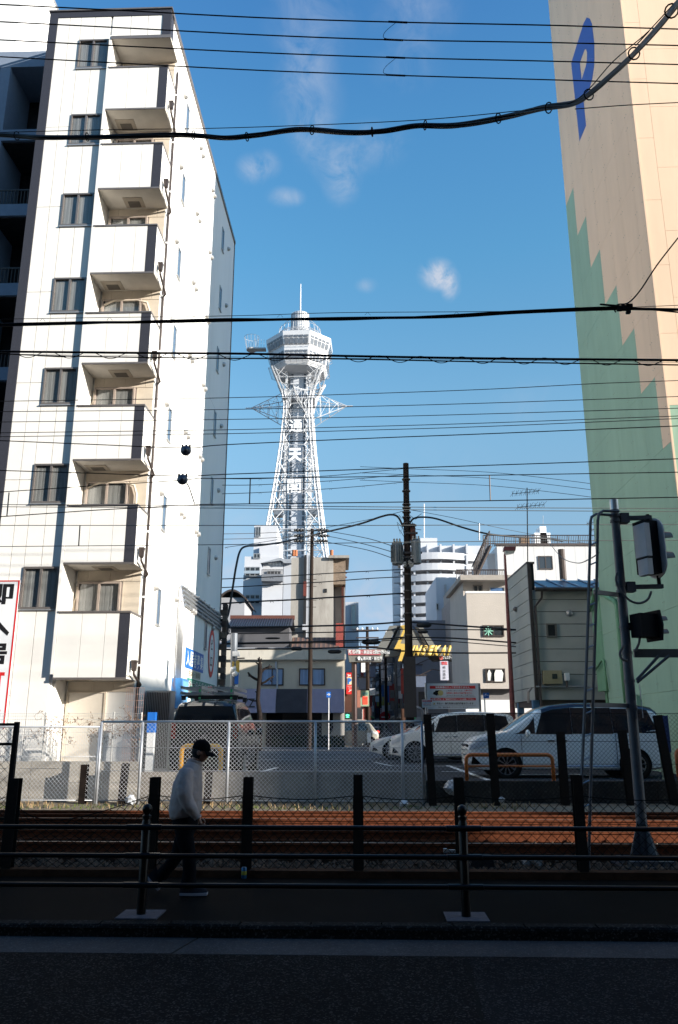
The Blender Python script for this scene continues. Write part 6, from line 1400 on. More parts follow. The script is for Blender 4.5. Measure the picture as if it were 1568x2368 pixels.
for (y, xs) in ((1226, (692, 747)), (1239, (692, 748)), (1251, (692, 745))):
    for x in xs: p = at(x, y, 49.8); MB().lathe([(.03, -.35), (.12, -.28), (.06, -.2), (.15, -.1), (.06, 0), (.15, .1), (.06, .2), (.10, .28), (.02, .4)], p, 8, (Y_, Z_, X_)).obj('insulator', M_BLACK, t, smooth='auto')
    MB().tube([at(xs[0], y, 49.8), at(xs[1], y+1, 49.8)], .02, 4).obj('crossarm', M_BLACK, t)
t, a, b = pole('lamp_post', 'slim rust red lamp post with a box lantern in front of the tiled building', 1167.5, 1282, 1188, 35, .05, .13, mat('rust_red_post', (.20, .055, .05), .5, .2, var=.2))
p = at(1177, 1272, 34.8); MB().hexa([p+Vector(v) for v in ((-.26, -.15, -.05), (.26, -.15, -.05), (.26, .15, -.05), (-.26, .15, -.05), (-.22, -.12, .14), (.3, -.12, .14), (.3, .12, .14), (-.22, .12, .14))]).obj('lantern_cap', mat('rust_red_post', (.20, .055, .05), .5), t)
MB().hexa([p+Vector(v) for v in ((-.14, -.1, -.22), (.2, -.1, -.16), (.2, .1, -.16), (-.14, .1, -.22), (-.2, -.13, -.055), (.24, -.13, -.055), (.24, .13, -.055), (-.2, .13, -.055))]).obj('lantern_glass', mat('lamp_glass', (.55, .55, .50), .2), t)
MB().tube([a-Z_*.1, a+Z_*.15, p-Z_*.0], .04, 6).obj('arm', mat('rust_red_post', (.20, .055, .05), .5), t)
# slim grey post with lamp and cameras by the white apartment
t, a, b = pole('camera_post', 'grey post with a flood lamp and two round cameras beside the black van', 542, 1465, 540, 24, .10, .10, mat('blue_grey_pole', (.15, .17, .20), .5, .2, var=.1))
for (x, y) in ((541, 1548), (545, 1558)): MB().lathe([(.02, -.1), (.10, -.06), (.11, 0), (.06, .08), (.01, .1)], at(x, y, 23.85), 12, (X_, Z_, -Y_)).obj('camera', M_WHITE, t, smooth=True)
MB().obox(at(546, 1512, 23.8), (.2, .14, .14)).obj('flood_lamp', M_WHITE, t); MB().tube([at(540, 1523, 24), at(566, 1522, 24)], .02, 5).obj('arm', M_BROWN, t)
for x0, x1, y0, y1, m in ((546, 553, 1528, 1555, M_YEL), (537, 541, 1530, 1550, M_YEL), (543, 551, 1556, 1582, M_PRBLUE), (544, 550, 1584, 1598, M_WHITE)): p, q = at(x0, y0, 23.8), at(x1, y1, 23.8); MB().box(p.x, q.x, 23.8, 23.83, q.z, p.z).obj('plate', m, t)
# ------------------------------------------------------------------ pruned bare tree
tr = thing('bare_tree', 'heavily pruned bare tree with knotted stubs in front of the corner shop', 'tree', (at(600, 1700, 48).x, 48, .5))
M_BARK = mat('dark_bark', (.022, .018, .017), .9, var=.4, scale=6, bump=.8, bscale=20)
def tz(x, y, d=0): return at(490+x*.27344, 1194.3+y*.27344, 48+d)
MB().tube([Vector((tz(405, 1750).x, 48, .45)), tz(405, 1680), tz(388, 1550), tz(395, 1450), tz(402, 1380), tz(408, 1300), tz(404, 1240)], [.19, .15, .12, .12, .13, .15, .10], 9).obj('trunk', M_BARK, tr, smooth=True)
for pts, r in (([(402, 1390), (360, 1370), (330, 1350), (315, 1335), (308, 1320)], .09), ([(408, 1330), (440, 1290), (480, 1275), (508, 1270)], .09), ([(404, 1420), (450, 1400), (490, 1370), (525, 1350)], .08), ([(390, 1560), (345, 1560), (310, 1545)], .05), ([(395, 1520), (380, 1490), (370, 1480)], .05),
               ([(404, 1250), (395, 1210), (390, 1200)], .05), ([(404, 1250), (402, 1200), (401, 1190)], .05), ([(406, 1250), (415, 1210), (420, 1205)], .05), ([(404, 1260), (380, 1240), (372, 1235)], .05), ([(480, 1275), (485, 1260), (488, 1252)], .035), ([(490, 1370), (500, 1395), (505, 1400)], .035), ([(330, 1350), (318, 1352), (306, 1348)], .035)):
    MB().tube([tz(x, y, .1*i) for i, (x, y) in enumerate(pts)], [r*(1-.5*i/len(pts)) for i in range(len(pts))], 6).obj('branch', M_BARK, tr, smooth=True)
# hedge along the shop front
rnd = random.Random(8); hd = MB()
for i in range(5200):
    x = rnd.uniform(at(630, 1700, 57).x, at(796, 1700, 57).x); z = .5+abs(rnd.gauss(0, .42)); y = 57+rnd.uniform(-.5, .4)-.0
    if z > 1.25: continue
    e = Vector((rnd.uniform(-1, 1), rnd.uniform(-1, 1), rnd.uniform(-.6, 1))).normalized()*.09; f = e.cross(Vector((rnd.random(), rnd.random(), rnd.random()))).normalized()*.05; c = Vector((x, y, z)); hd.add([c-e, c+f, c+e, c-f], [(0, 1, 2, 3)])
hh = hd.obj('hedge', mat('dark_hedge_leaf', (.025, .04, .02), .7, var=.5, scale=10), fix=False, kind='stuff'); hh['label'] = 'low dark clipped shrubs along the foot of the corner shop'; hh['category'] = 'hedge'
# ------------------------------------------------------------------ side street: rows of shops, poles, signs, people and scooters
rnd = random.Random(33)
SLX = lambda D: at(835, 1700, 60).x + .0405*(D-60) ; SRX = lambda D: at(975, 1700, 60).x - .012*(D-60)
cols = [(.42, .43, .46), (.30, .28, .26), (.50, .48, .44), (.22, .24, .28), (.36, .30, .26), (.15, .14, .15)]
descr = ['pale grey', 'brown grey', 'cream', 'slate blue', 'tan', 'dark']
D0 = 66; i = 0
while D0 < 190:
    dep = rnd.uniform(8, 13); 
    for side in (-1, 1):
        h = rnd.uniform(6.5, 9.5) if side < 0 else rnd.uniform(8, 12.5)
        if side < 0: xa = SLX(D0); x0, x1 = xa-7, xa
        else: xa = SRX(D0); x0, x1 = xa, xa+6
        if side < 0 and D0 < 84: h = 5.0
        k = rnd.randrange(6); ordn = ['first', 'second', 'third', 'fourth', 'fifth', 'sixth', 'seventh', 'eighth', 'ninth', 'tenth', 'eleventh', 'twelfth', 'thirteenth', 'fourteenth'][i]
        t = thing('shop_house', '%s shop house, %s along the %s side of the narrow side street' % (descr[k], ordn, 'left' if side < 0 else 'right'), 'building', ((x0+x1)/2, D0+dep/2, .5), 'shop houses along the side street')
        MB().box(x0, x1, D0, D0+dep-.3, .45, h).obj('wall', mat('shop_wall_%d' % k, cols[k], .8, var=.15, scale=.6), t)
        xs = x1 if side < 0 else x0; dx = side*-1
        for f in range(2):
            for j in range(3):
                y = D0+1+j*dep/3.4; z = 3.6+f*2.6
                if z+1.3 < h: MB().box(min(xs, xs+dx*.05), max(xs, xs+dx*.05), y, y+1.4, z, z+1.2).obj('window', M_GLASS, t)
        aw = rnd.choice([(.35, .06, .05), (.05, .10, .25), (.40, .36, .30), (.06, .16, .10)])
        MB().hexa([(xs, D0+.3, 2.9), (xs+dx*1.0, D0+.3, 2.5), (xs+dx*1.0, D0+dep-1, 2.5), (xs, D0+dep-1, 2.9), (xs, D0+.3, 3.1), (xs+dx*1.0, D0+.3, 2.6), (xs+dx*1.0, D0+dep-1, 2.6), (xs, D0+dep-1, 3.1)]).obj('awning', mat('awning_%.2f' % aw[0], aw, .7), t)
        for j in range(2):
            z = rnd.uniform(3.5, 5.5); y = D0+rnd.uniform(1, dep-1); w_ = rnd.uniform(.5, .8); hh_ = rnd.uniform(1.2, 2.4)
            s_ = MB().box(min(xs+dx*.1, xs+dx*(.1+w_)), max(xs+dx*.1, xs+dx*(.1+w_)), y, y+.15, z, z+hh_).obj('projecting_sign', mat('shop_sign_%d' % ((i+j) % 4), ((.6, .6, .6), (.5, .1, .08), (.1, .2, .45), (.55, .5, .15))[(i+j) % 4], .6), t)
        MB().box(x0+.5, x1-.5, D0-.04, D0-.002, 3.2, 4.6).obj('front_window', M_GLASS, t)
    D0 += dep; i += 1
for j in range(16):                                      # street poles with cross arms, boxes and transformers
    side = -1 if j % 3 == 0 else 1; D0 = 64+j*7.5; X = (SLX(D0)+.5) if side < 0 else (SRX(D0)-.5-.35*(j % 3)); H = 9.5+rnd.uniform(-.5, 1.2)
    t = thing('street_pole', '%s utility pole along the %s of the side street, number %s going away' % ('pale' if j % 2 else 'dark', 'left' if side < 0 else 'right', ['one', 'two', 'three', 'four', 'five', 'six', 'seven', 'eight', 'nine', 'ten', 'eleven', 'twelve', 'thirteen', 'fourteen', 'fifteen', 'sixteen'][j]), 'utility pole', (X, D0, .5), 'utility poles along the side street')
    MB().tube([(X, D0, .45), (X, D0, H)], [.17, .11], 8).obj('shaft', M_POLE2 if j % 2 else M_POLE, t)
    for z in (H-.3, H-.9, H-1.6): MB().obox((X, D0-.15, z), (1.8, .1, .1)).obj('crossarm', M_BROWN, t)
    for dx in (-.8, -.4, .4, .8): MB().lathe([(.05, 0), (.08, .1), (.03, .2)], (X+dx, D0-.15, H-.28), 6).obj('insulator', M_WHITE, t)
    for q in range(3): z = rnd.uniform(3, H-2); MB().obox((X+rnd.choice((-.35, .35)), D0-.1, z), (rnd.uniform(.25, .5), .3, rnd.uniform(.35, .8))).obj('pole_box', rnd.choice([M_WHITE, M_WB2, M_POLE2, mat('dark_box', (.08, .09, .11), .6)]), t)
    if j % 3 == 1: MB().lathe([(.3, 0), (.32, .05), (.32, .75), (.2, .85)], (X-.45, D0-.1, H-2.9), 12).obj('transformer', mat('transformer_grey', (.17, .18, .18), .5), t)
    if j % 4 == 2: MB().tube([(X, D0, H-3), (X-1.6, D0, H-2.6)], .03, 5).obj('lamp_arm', M_BROWN, t); MB().obox((X-1.7, D0, H-2.8), (.5, .4, .5)).obj('lantern', mat('blue_grey_lantern', (.12, .15, .22), .4), t)
for j in range(24):                                      # slack cables across and along the street
    a_ = Vector((rnd.uniform(1.3, 6.2), rnd.uniform(62, 75), rnd.uniform(5.8, 9))); b_ = Vector((rnd.uniform(3.5, 6.5), rnd.uniform(80, 150), rnd.uniform(6, 10))); m_ = (a_+b_)/2-Z_*rnd.uniform(.2, .8)
    tag(MB().tube([a_, a_*.5+m_*.5-Z_*.1, m_, b_*.5+m_*.5-Z_*.1, b_], .022, 4, False).obj('street_cable', M_BLACK), 'one of the slack black cables tangled over the side street beyond the arch', 'cable', 'cables over the side street')
for (x, y, D0, s) in ((562, 668, 68, .95), (472, 895, 66, .95), (1418, 660, 64, .9), (1495, 850, 62, .85)):   # hanging square lanterns
    c = at(*zz(x, y), D0); lab = {562: 'upper square blue lantern left of the street gap', 472: 'lower square blue lantern left of the street gap', 1418: 'square blue lantern just right of the tall pole', 1495: 'square blue lantern nearest the notice board'}[x]
    t = thing('square_lantern', lab, 'street lamp', c, 'square lanterns on arms over the side street'); MB().obox(c, (s, s, s)).obj('lantern', mat('blue_grey_lantern', (.12, .15, .22), .4), t)
    MB().obox(c+Z_*(s/2+.03), (s+.15, s+.15, .06)).obj('cap', M_BROWN, t); MB().tube([c+Z_*(s/2+.05), c+Vector((-1.0 if x < 1000 else 1.0, 0, s/2+.5)), c+Vector((-1.6 if x < 1000 else 1.6, 0, s/2+.4))], .04, 5).obj('arm', M_BROWN, t)
# end of the street: trees and a dark wall
rnd = random.Random(17)
wd_ = MB()
for i in range(9000):
    x = rnd.gauss(at(860, 1640, 200).x, 5); z = 3+abs(rnd.gauss(4, 3.0)); y = 200+rnd.uniform(-4, 4); e = Vector((rnd.uniform(-1, 1), rnd.uniform(-1, 1), rnd.uniform(-1, 1))).normalized()*.35; f = e.cross(Vector((rnd.random()-.5, rnd.random()-.5, rnd.random()-.5))).normalized()*.2; c = Vector((x, y, z)); wd_.add([c-e, c+f, c+e, c-f], [(0, 1, 2, 3)])
t = thing('brown_tree', 'sunlit brown leafed tree closing the far end of the side street', 'tree', (at(860, 1640, 200).x, 200, .5)); wd_.obj('crown', mat('dry_brown_leaf', (.26, .17, .10), .8, var=.5, scale=1), t, fix=False)
MB().tube([(at(860, 1640, 200).x, 200, .4), (at(860, 1640, 200).x, 200, 7)], [.5, .3], 8).obj('trunk', M_BARK, t)
t = thing('overpass', 'dark low bridge deck across the far end of the side street', 'bridge', (8, 192, .5)); MB().box(-6, 24, 188, 194, 5.2, 7.0).obj('deck', mat('dark_bridge', (.06, .055, .055), .8), t); MB().box(-6, 24, 194.1, 196, .45, 5.2).obj('back_wall', M_DARKR, t)
t = thing('far_white_building', 'long pale low building above the far end of the side street', 'building', (8, 230, .5)); MB().box(-4, 13, 228, 240, .45, 23.5).obj('wall', M_WB2, t)
for k in range(5):
    for j in range(8): MB().box(-3+j*2, -1.9+j*2, 227.95, 227.99, 3+k*3.8, 4.6+k*3.8).obj('window', M_GLASS, t)
# brown kiosk and phone booths at the pole's foot
t = board('kiosk', 'brown box like kiosk behind the tall pole at the street mouth', 'kiosk', *zz(1170, 1350), *zz(1380, 1800), 57, mat('kiosk_brown', (.09, .05, .035), .7, var=.2), 1.2)
t = board('vending_machine', 'pale vending machine with a green strip left of the parking notice', 'vending machine', *zz(1352, 1500), *zz(1520, 1750), 52, mat('vending_grey', (.34, .36, .38), .5), .7)
p, q = at(*zz(1362, 1510), 52), at(*zz(1420, 1545), 52); MB().box(p.x, q.x, 51.97, 51.995, q.z, p.z).obj('green_strip', mat('lit_green2', (.1, .6, .2), .5), t); p, q = at(*zz(1330, 1500), 52), at(*zz(1351, 1750), 52); MB().box(p.x, q.x, 51.9, 52.6, q.z, p.z).obj('blue_side', M_PRBLUE, t)
t = thing('curved_pipe_rail', 'grey pipe bending down beside the vending machine', 'pipe', at(*zz(1550, 1700), 50)); MB().tube([at(*zz(1235, 1250), 50), at(*zz(1500, 1350), 50), at(*zz(1545, 1390), 50), at(*zz(1552, 1700), 50)], .09, 8).obj('pipe', M_GREYALU, t, smooth=True)
t = thing('bollard', 'white topped bollard at the mouth of the side street', 'bollard', (at(*zz(555, 1900), 57).x, 57, .5)); X = t.location.x; MB().tube([(X, 57, .45), (X, 57, 1.45)], .13, 10).obj('post', M_WHITE, t); MB().tube([(X, 57, .46), (X, 57, .8)], .135, 10).obj('base', M_BROWN, t)
for (x, lab, c1_) in ((930, 'covered scooter parked left of the pole in the side street', (.07, .075, .08)), (1010, 'dark motor scooter just beyond the covered one', (.03, .03, .035))):
    D0 = 66 if x == 930 else 70; c = Vector((at(*zz(x, 1700), D0).x, D0, .5)); t = thing('scooter', lab, 'scooter', c)
    mb = MB(); rows = []
    for i in range(9):
        th = i/8; rows.append([c+Vector(((-.75+1.5*th), .35*cos(pi*k/8)*(.5+.5*sin(pi*th)), .12+(.85+.35*(th < .35))*sin(pi*k/8)*(.55+.45*sin(pi*min(1, th*1.3))))) for k in range(9)])
    mb.grid(rows); mb.obj('cover', mat('scooter_%d' % x, c1_, .5, var=.3), t, smooth=True)
    for dx in (-.55, .6): MB().lathe([(.16, -.05), (.25, -.04), (.25, .04), (.16, .05)], c+Vector((dx, 0, .25)), 14, (X_, Z_, Y_)).obj('wheel', M_TYRE, t)
    MB().tube([c+Vector((-.5, -.3, 1.05)), c+Vector((-.5, .3, 1.05))], .02, 5).obj('handlebar', M_BROWN, t)
for (x, D0, col, lab) in ((505, 64, (.40, .14, .12), 'red and white flag banner outside a shop on the left of the side street'), (545, 67, (.45, .25, .2), 'salmon flag banner just behind the red and white one')):
    c = at(*zz(x, 1530), D0); t = thing('flag_banner', lab, 'banner', (c.x, D0, .5)); MB().tube([(c.x-.3, D0, .45), (c.x-.3, D0, c.z+.9)], .02, 5).obj('post', M_WHITE, t); MB().box(c.x-.28, c.x+.3, D0-.01, D0+.01, c.z-.9, c.z+.85).obj('cloth', mat('flag_%d' % x, col, .8, var=.2), t)
# ------------------------------------------------------------------ railway signal post with its ladder
SD = 11.8
M_SIG = mat('blue_grey_signal_paint', (.075, .078, .088), .5, .2, var=.25, scale=6); M_SIGD = mat('black_signal_housing', (.010, .010, .012), .6, var=.1); M_SIGP = mat('pale_signal_case', (.42, .41, .42), .5, var=.08)
def s3(x, y, D=SD): return at(1102.5+.29687*x, 1133.1+.29687*y, D)
sg = thing('signal_post', 'railway signal post with a grey tube, ladder and two signal heads at the right', 'signal post', (at(1490, 1990, SD).x, SD, 0))
top = at(1419, 1156, SD); bx = at(1491, 1985, SD).x; base = Vector((bx, SD, .02)); r_ = .066
MB().tube([base, (base+top)/2, top-Z_*.16], [.075, .070, .063], 20).obj('tube', M_SIG, sg, smooth='auto')
MB().tube([top-Z_*.158, top], .064, 20).obj('top_cap', M_GALV, sg, smooth='auto')
def pp(y): z = at(1450, y, SD).z; k = (z-base.z)/(top.z-base.z); return base+(top-base)*k
for y in (1193, 1205, 1352, 1368, 1450, 1510, 1575, 1640): MB().lathe([(.08, -.02), (.08, .02)], pp(y), 16).obj('clamp_band', M_SIG, sg)
ft = MB()
for k in range(4): a = pi/2*k+.4; d = Vector((cos(a), sin(a), 0)); e = Vector((-sin(a), cos(a), 0))*.006; ft.prism([base+d*.06-e, base+d*.27-Z_*.02-e, base+d*.06+Z_*.52-e], e*2)
ft.obj('foot_gusset', M_SIG, sg); MB().box(base.x-.30, base.x+.30, SD-.3, SD+.3, -.04, .018).obj('foot_plate', M_SIG, sg)
fb = thing('concrete_footing', 'pale concrete footing block under the railway signal post', 'footing', (base.x, SD, -.1)); MB().box(base.x-.42, base.x+.40, SD-.42, SD+.42, -.16, -.041).obj('block', M_GUT, fb)
# ladder fixed to the post
ld = MB(); DL = 11.55
L1 = [s3(1045, 195, 11.75), s3(930, 188, 11.7), s3(895, 210, 11.65), s3(886, 250, 11.6), s3(880, 520, 11.55), s3(868, 1000, 11.5), s3(850, 1500, 11.45), at(1344, 1827, 11.35), at(1340, 1960, 11.3)]
L2 = [s3(1108, 165, 11.7), s3(985, 162, 11.65), s3(952, 185, 11.6), s3(943, 240, 11.58), s3(938, 560, 11.55), s3(926, 1000, 11.5), s3(910, 1500, 11.45), at(1366, 1811, 11.35), at(1361, 2008, 11.3)]
MB().tube(L1, .022, 6).obj('ladder_rail', M_SIG, sg, smooth='auto'); MB().tube(L2, .022, 6).obj('ladder_rail', M_SIG, sg, smooth='auto')
def along(L, z):
    for a, b in zip(L[2:-1], L[3:]):
        if b.z <= z <= a.z: return b+(a-b)*((z-b.z)/(a.z-b.z))
    return L[-1]
z = 4.42
while z > .55: MB().tube([along(L1, z-.05), along(L2, z)], .012, 5).obj('rung', M_GREYALU, sg); z -= .305
for y in (1376, 1632): a = pp(y); b = along(L2, a.z); MB().obox((a+b)/2-X_*.03, ((a-b).length+.02, .05, .06), ((a-b).normalized(), Y_, Z_)).obj('stay', M_SIG, sg)
# upper signal head: case, oval background, hoods
nx = Vector((.95, .31, 0)).normalized(); ny = Vector((-nx.y, nx.x, 0))
def head(cx_, cy_, D, hz, wd, name):
    c = at(cx_, cy_, D); h = hz/2; w_ = wd/2; n = 14; out = []
    for i in range(n+1): a = pi*i/n; out.append((w_*cos(a), h-w_+w_*sin(a)))
    for i in range(n+1): a = pi+pi*i/n; out.append((w_*cos(a), -h+w_+w_*sin(a)))
    MB().prism([c+ny*a+Z_*b for a, b in out], nx*.02).obj(name, M_SIGP, sg); return c
c = head(1513, 1268, 11.75, .93, .46, 'background_plate')
MB().obox(c-nx*.13, (.24, .26, .80), (nx, ny, Z_)).obj('signal_case', M_SIGD, sg)
cs = MB().obox(c-nx*.10-ny*.0+Vector((-.13, -.12, .08)), (.09, .26, .50), (nx, ny, Z_)).obj('case_door', M_SIGP, sg); MB().obox(c-nx*.10+Vector((-.12, -.11, -.32)), (.09, .22, .24), (nx, ny, Z_)).obj('case_door', M_SIGP, sg)
def hood(c, r, L, m=M_SIGD):
    rows = []; ax = nx
    for q in (0, .5, 1.0):
        rows.append([c+nx*(.02+L*q)+ny*(r*cos(a))+Z_*(r*sin(a)) for a in [radians(-20*(1-q)) + (pi+radians(40*(1-q)))*k/14 for k in range(15)]])
    mb = MB(); mb.grid(rows); mb.grid([[p_-Z_*.006 for p_ in r2] for r2 in rows]); mb.obj('hood', M_SIG, sg, smooth=True, fix=False)
    MB().lathe([(r*.85, .021), (r*.8, .03)], c, 16, (ny, Z_, nx)).obj('lens', mat('dark_lens', (.05, .01, .01), .1), sg)
for dz in (.17, -.14): hood(c+Z_*dz, .105, .26)
for y, x1 in ((1199, 1498), (1358, 1525)):
    a = pp(y); b = at(x1, y-2, 11.75); MB().obox((a+b)/2+X_*.05, ((b-a).length, .07, .06), ((b-a).normalized(), Y_, Z_)).obj('bracket_arm', M_SIG, sg); MB().obox(a+X_*.13, (.13, .14, .15)).obj('arm_clamp', M_SIG, sg)
    MB().tube([b-Z_*(.0 if y > 1300 else .12), b+Z_*(.16 if y > 1300 else .05)], .03, 8).obj('pin', M_SIGD, sg)
# lower signal head, black
c2 = at(1490, 1447, 11.7); MB().obox(c2, (.30, .24, .34), (nx, ny, Z_)).obj('lower_case', M_SIGD, sg)
MB().prism([c2+nx*.15+ny*a+Z_*b for a, b in ((-.16, -.22), (.16, -.22), (.2, 0), (.16, .22), (-.16, .22), (-.2, 0))], nx*.03).obj('lower_plate', M_SIGD, sg)
for dz in (.09, -.10): hood(c2+nx*.15+Z_*dz, .07, .20)
a = pp(1450); MB().obox((a+c2)/2, ((c2-a).length, .08, .11), ((c2-a).normalized(), Y_, Z_)).obj('bracket_arm', M_SIGD, sg)
# cross beam with braces to the right
bm0 = s3(1225, 1272); MB().obox(bm0+X_*1.2, (2.4, .06, .12)).obj('cross_beam', M_SIG, sg)
for (x0, y0, x1, y1) in ((1245, 1480, 1420, 1290), (1250, 1500, 1500, 1290)): MB().tube([s3(x0, y0, 11.72), s3(x1, y1, 11.72)], .022, 6).obj('brace', M_SIG, sg)
for (x0, x1, y0, y1) in ((1262, 1300, 1510, 1632), (1276, 1318, 1650, 1775)): p, q = s3(x0, y0, 11.65), s3(x1, y1, 11.65); MB().hexa([(p.x, 11.6, q.z), (q.x, 11.75, q.z), (q.x, 11.77, q.z), (p.x, 11.62, q.z), (p.x, 11.6, p.z), (q.x, 11.75, p.z), (q.x, 11.77, p.z), (p.x, 11.62, p.z)]).obj('number_plate', M_SIGP, sg)
M_CAB = mat('grey_cable', (.16, .15, .145), .7, var=.1)
for pts in ([(1095, 640), (1085, 700), (1105, 760), (1150, 820), (1210, 870), (1280, 880), (1335, 850), (1360, 790)], [(1145, 1215), (1115, 1270), (1130, 1315), (1175, 1330)], [(1272, 1140), (1262, 1200), (1235, 1255)]):
    P = [s3(x, y, 11.68) for x, y in pts]; fine_ = []
    for i in range(len(P)-1):
        p0, p1, p2, p3 = P[max(0, i-1)], P[i], P[i+1], P[min(len(P)-1, i+2)]
        for q in range(4): t_ = q/4; fine_.append(.5*((2*p1)+(-p0+p2)*t_+(2*p0-5*p1+4*p2-p3)*t_*t_+(-p0+3*p1-3*p2+p3)*t_**3))
    fine_.append(P[-1]); MB().tube(fine_, .018, 8).obj('cable', M_CAB, sg, smooth=True)
# lineside boxes
for (x0, x1, y0, y1, D0, m, nm, lab) in ((1085, 1150, 1985, 2012, 11.3, M_SIGD, 'trackside_box', 'low dark lineside box in the ballast behind the right guard rail post'),
                                        (1212, 1262, 1990, 2006, 11.6, mat('dull_concrete', (.17, .16, .15), .9, var=.2), 'cable_cover', 'slanted concrete cable cover lying in the ballast')):
    p, q = at(x0, y0, D0), at(x1, y1, D0); t = thing(nm, lab, 'box', (p.x, D0, -.05)); MB().hexa([(p.x, D0, -.07), (q.x, D0+.1, -.07), (q.x, D0+.5, -.07), (p.x, D0+.4, -.07), (p.x+.05, D0+.05, p.z), (q.x-.03, D0+.13, p.z), (q.x-.03, D0+.42, p.z), (p.x+.05, D0+.38, p.z)]).obj('case', m, t)
t = thing('point_indicator', 'small marker lamp on a peg in the ballast', 'marker', (at(1030, 2008, 11.2).x, 11.2, -.05)); q = at(1030, 1968, 11.2); MB().tube([(q.x, 11.2, -.08), q], .012, 6).obj('peg', M_BROWN, t); MB().obox(q, (.05, .05, .06)).obj('head', M_GALV, t); MB().obox(q+X_*.12, (.18, .04, .03)).obj('arm', M_GALV, t)

# ------------------------------------------------------------------ overhead wires
M_WIRE = mat('black_wire', (.006, .006, .008), .6, var=0); M_WIREG = mat('grey_copper_wire', (.16, .17, .16), .5, .3, var=0)
def smooth_pts(P, n=6):
    out = []
    for i in range(len(P)-1):
        p0, p1, p2, p3 = P[max(0, i-1)], P[i], P[i+1], P[min(len(P)-1, i+2)]
        for q in range(n): t_ = q/n; out.append(.5*((2*p1)+(-p0+p2)*t_+(2*p0-5*p1+4*p2-p3)*t_*t_+(-p0+3*p1-3*p2+p3)*t_**3))
    out.append(P[-1]); return out
def wire(label, pts, D, r, m=M_WIRE, name='overhead_wire', group=None, ext=1.6, n=6, hooks=None):
    """pts: pixels along the wire; D: distance at the left and right end, or one per point"""
    if not isinstance(D, (list, tuple)): D = [D]*len(pts)
    if len(D) == 2 and len(pts) != 2: D = [D[0]+(D[1]-D[0])*(x-pts[0][0])/(pts[-1][0]-pts[0][0]) for x, _ in pts]
    P = [at(x, y, d) for (x, y), d in zip(pts, D)]
    if ext: P = [P[0]+(P[0]-P[1]).normalized()*ext*8] + P + [P[-1]+(P[-1]-P[-2]).normalized()*ext*8]
    Q = smooth_pts(P, n)
    t = thing(name, label, 'wire', P[0], group); MB().tube(Q, r, 5, False).obj('strand', m, t, smooth=True, fix=False)
    if hooks:                                  # little Y shaped hangers that clip the cable to its messenger
        L = 0; nxt = hooks
        for a, b in zip(Q[:-1], Q[1:]):
            seg = (b-a).length
            while L+seg >= nxt:
                p = a+(b-a)*((nxt-L)/seg); s_ = hooks*.032
                MB().tube([p+X_*s_-Z_*s_*1.1, p, p-X_*s_-Z_*s_*1.1], max(.003, r*.45), 3, False).obj('hanger', m, t); nxt += hooks
            L += seg
    return t, Q
D9 = 9.0
g4 = 'four parallel thin wires across the top of the sky'
for i, (ord_, pts) in enumerate((('topmost', [(0, 10), (300, 25), (612, 41), (920, 51), (1260, 58), (1568, 67)]), ('second', [(0, 50), (300, 65), (612, 81), (910, 92), (1260, 98), (1568, 105)]), ('third', [(0, 92), (300, 107), (612, 122), (915, 133), (1260, 141), (1568, 149)]), ('lowest', [(0, 131), (300, 147), (612, 163), (915, 174), (1260, 184), (1568, 193)]))):
    t, Q = wire('%s of four parallel thin black wires at the top of the sky' % ord_, pts, D9+.35*i, .0095, group=g4)
    if i in (0, 2):
        y0, y1 = pts[3][1], pts[3][1]+41; x = 915
        MB().tube(smooth_pts([at(x+2, y0, D9+.35*i), at(x-20, y0+18, D9+.4*i), at(x-28, y0+30, D9+.4*i), at(x-22, y0+38, D9+.4*i), at(x+25, y0+43, D9+.35*(i+1))]), .004, 4, False).obj('jumper', M_WIRE, t)
    for x, _ in pts[3:4]: MB().tube([at(x-22, _-1, D9+.35*i), at(x+22, _+1, D9+.35*i)], .014, 6).obj('splice', M_WIRE, t)
# thick bundle that climbs to the upper right
bt = thing('cable_bundle', 'thick black bundle of twisted cables sweeping up to the top right corner', 'cable', at(0, 312, 8.6))
bp = [(-300, 300), (0, 312), (100, 317), (240, 316), (415, 311), (520, 319), (590, 314), (695, 300), (800, 307), (880, 303), (960, 290), (1060, 289), (1180, 268), (1250, 252), (1325, 240), (1375, 208), (1450, 140), (1510, 75), (1568, 5), (1640, -110)]
Db = [9.6, 9.2, 9.0, 8.9, 8.7, 8.6, 8.5, 8.3, 8.1, 8.0, 7.9, 7.7, 7.3, 7.0, 6.7, 6.4, 5.9, 5.4, 4.9, 4.2]
core = smooth_pts([at(x, y, d) for (x, y), d in zip(bp, Db)], 8)
for k in range(6):
    ph = 2*pi*k/6; pts = []
    for i, p in enumerate(core):
        spread = .014 + .013*(.5+.5*sin(i*.21+k)) ; a = ph + i*.10
        pts.append(p + Z_*(spread*sin(a)) + Y_*(spread*cos(a)) - Z_*.0)
    MB().tube(pts, .010 if k % 2 else .0125, 6, False).obj('cable', mat('cable_black_%d' % (k % 2), ((.006, .006, .008), (.02, .022, .026))[k % 2], .45, var=0), bt, smooth=True, fix=False)
for i in range(10, len(core)-4, 12):
    d = (core[i+1]-core[i]).normalized(); x = d.cross(Z_).normalized(); y = x.cross(d)
    n = 12; ring_ = [core[i]+x*(.052*cos(2*pi*k/n))+y*(.052*sin(2*pi*k/n)) for k in range(n+1)]; MB().tube(ring_, .007, 5, False).obj('hanger_ring', M_WIRE, bt)
wire('thin messenger wire just above the thick cable bundle', [(0, 306), (240, 300), (470, 297), (695, 290), (960, 278), (1180, 258), (1320, 238), (1420, 140), (1500, 72), (1580, -15)], [9.2, 8.9, 8.65, 8.3, 7.9, 7.3, 6.7, 6.1, 5.5, 4.8], .005)
wire('thin wire leaving the thick bundle to the right across the parking tower', [(1330, 252), (1450, 243), (1568, 237)], [6.7, 6.9, 7.1], .005, ext=0)
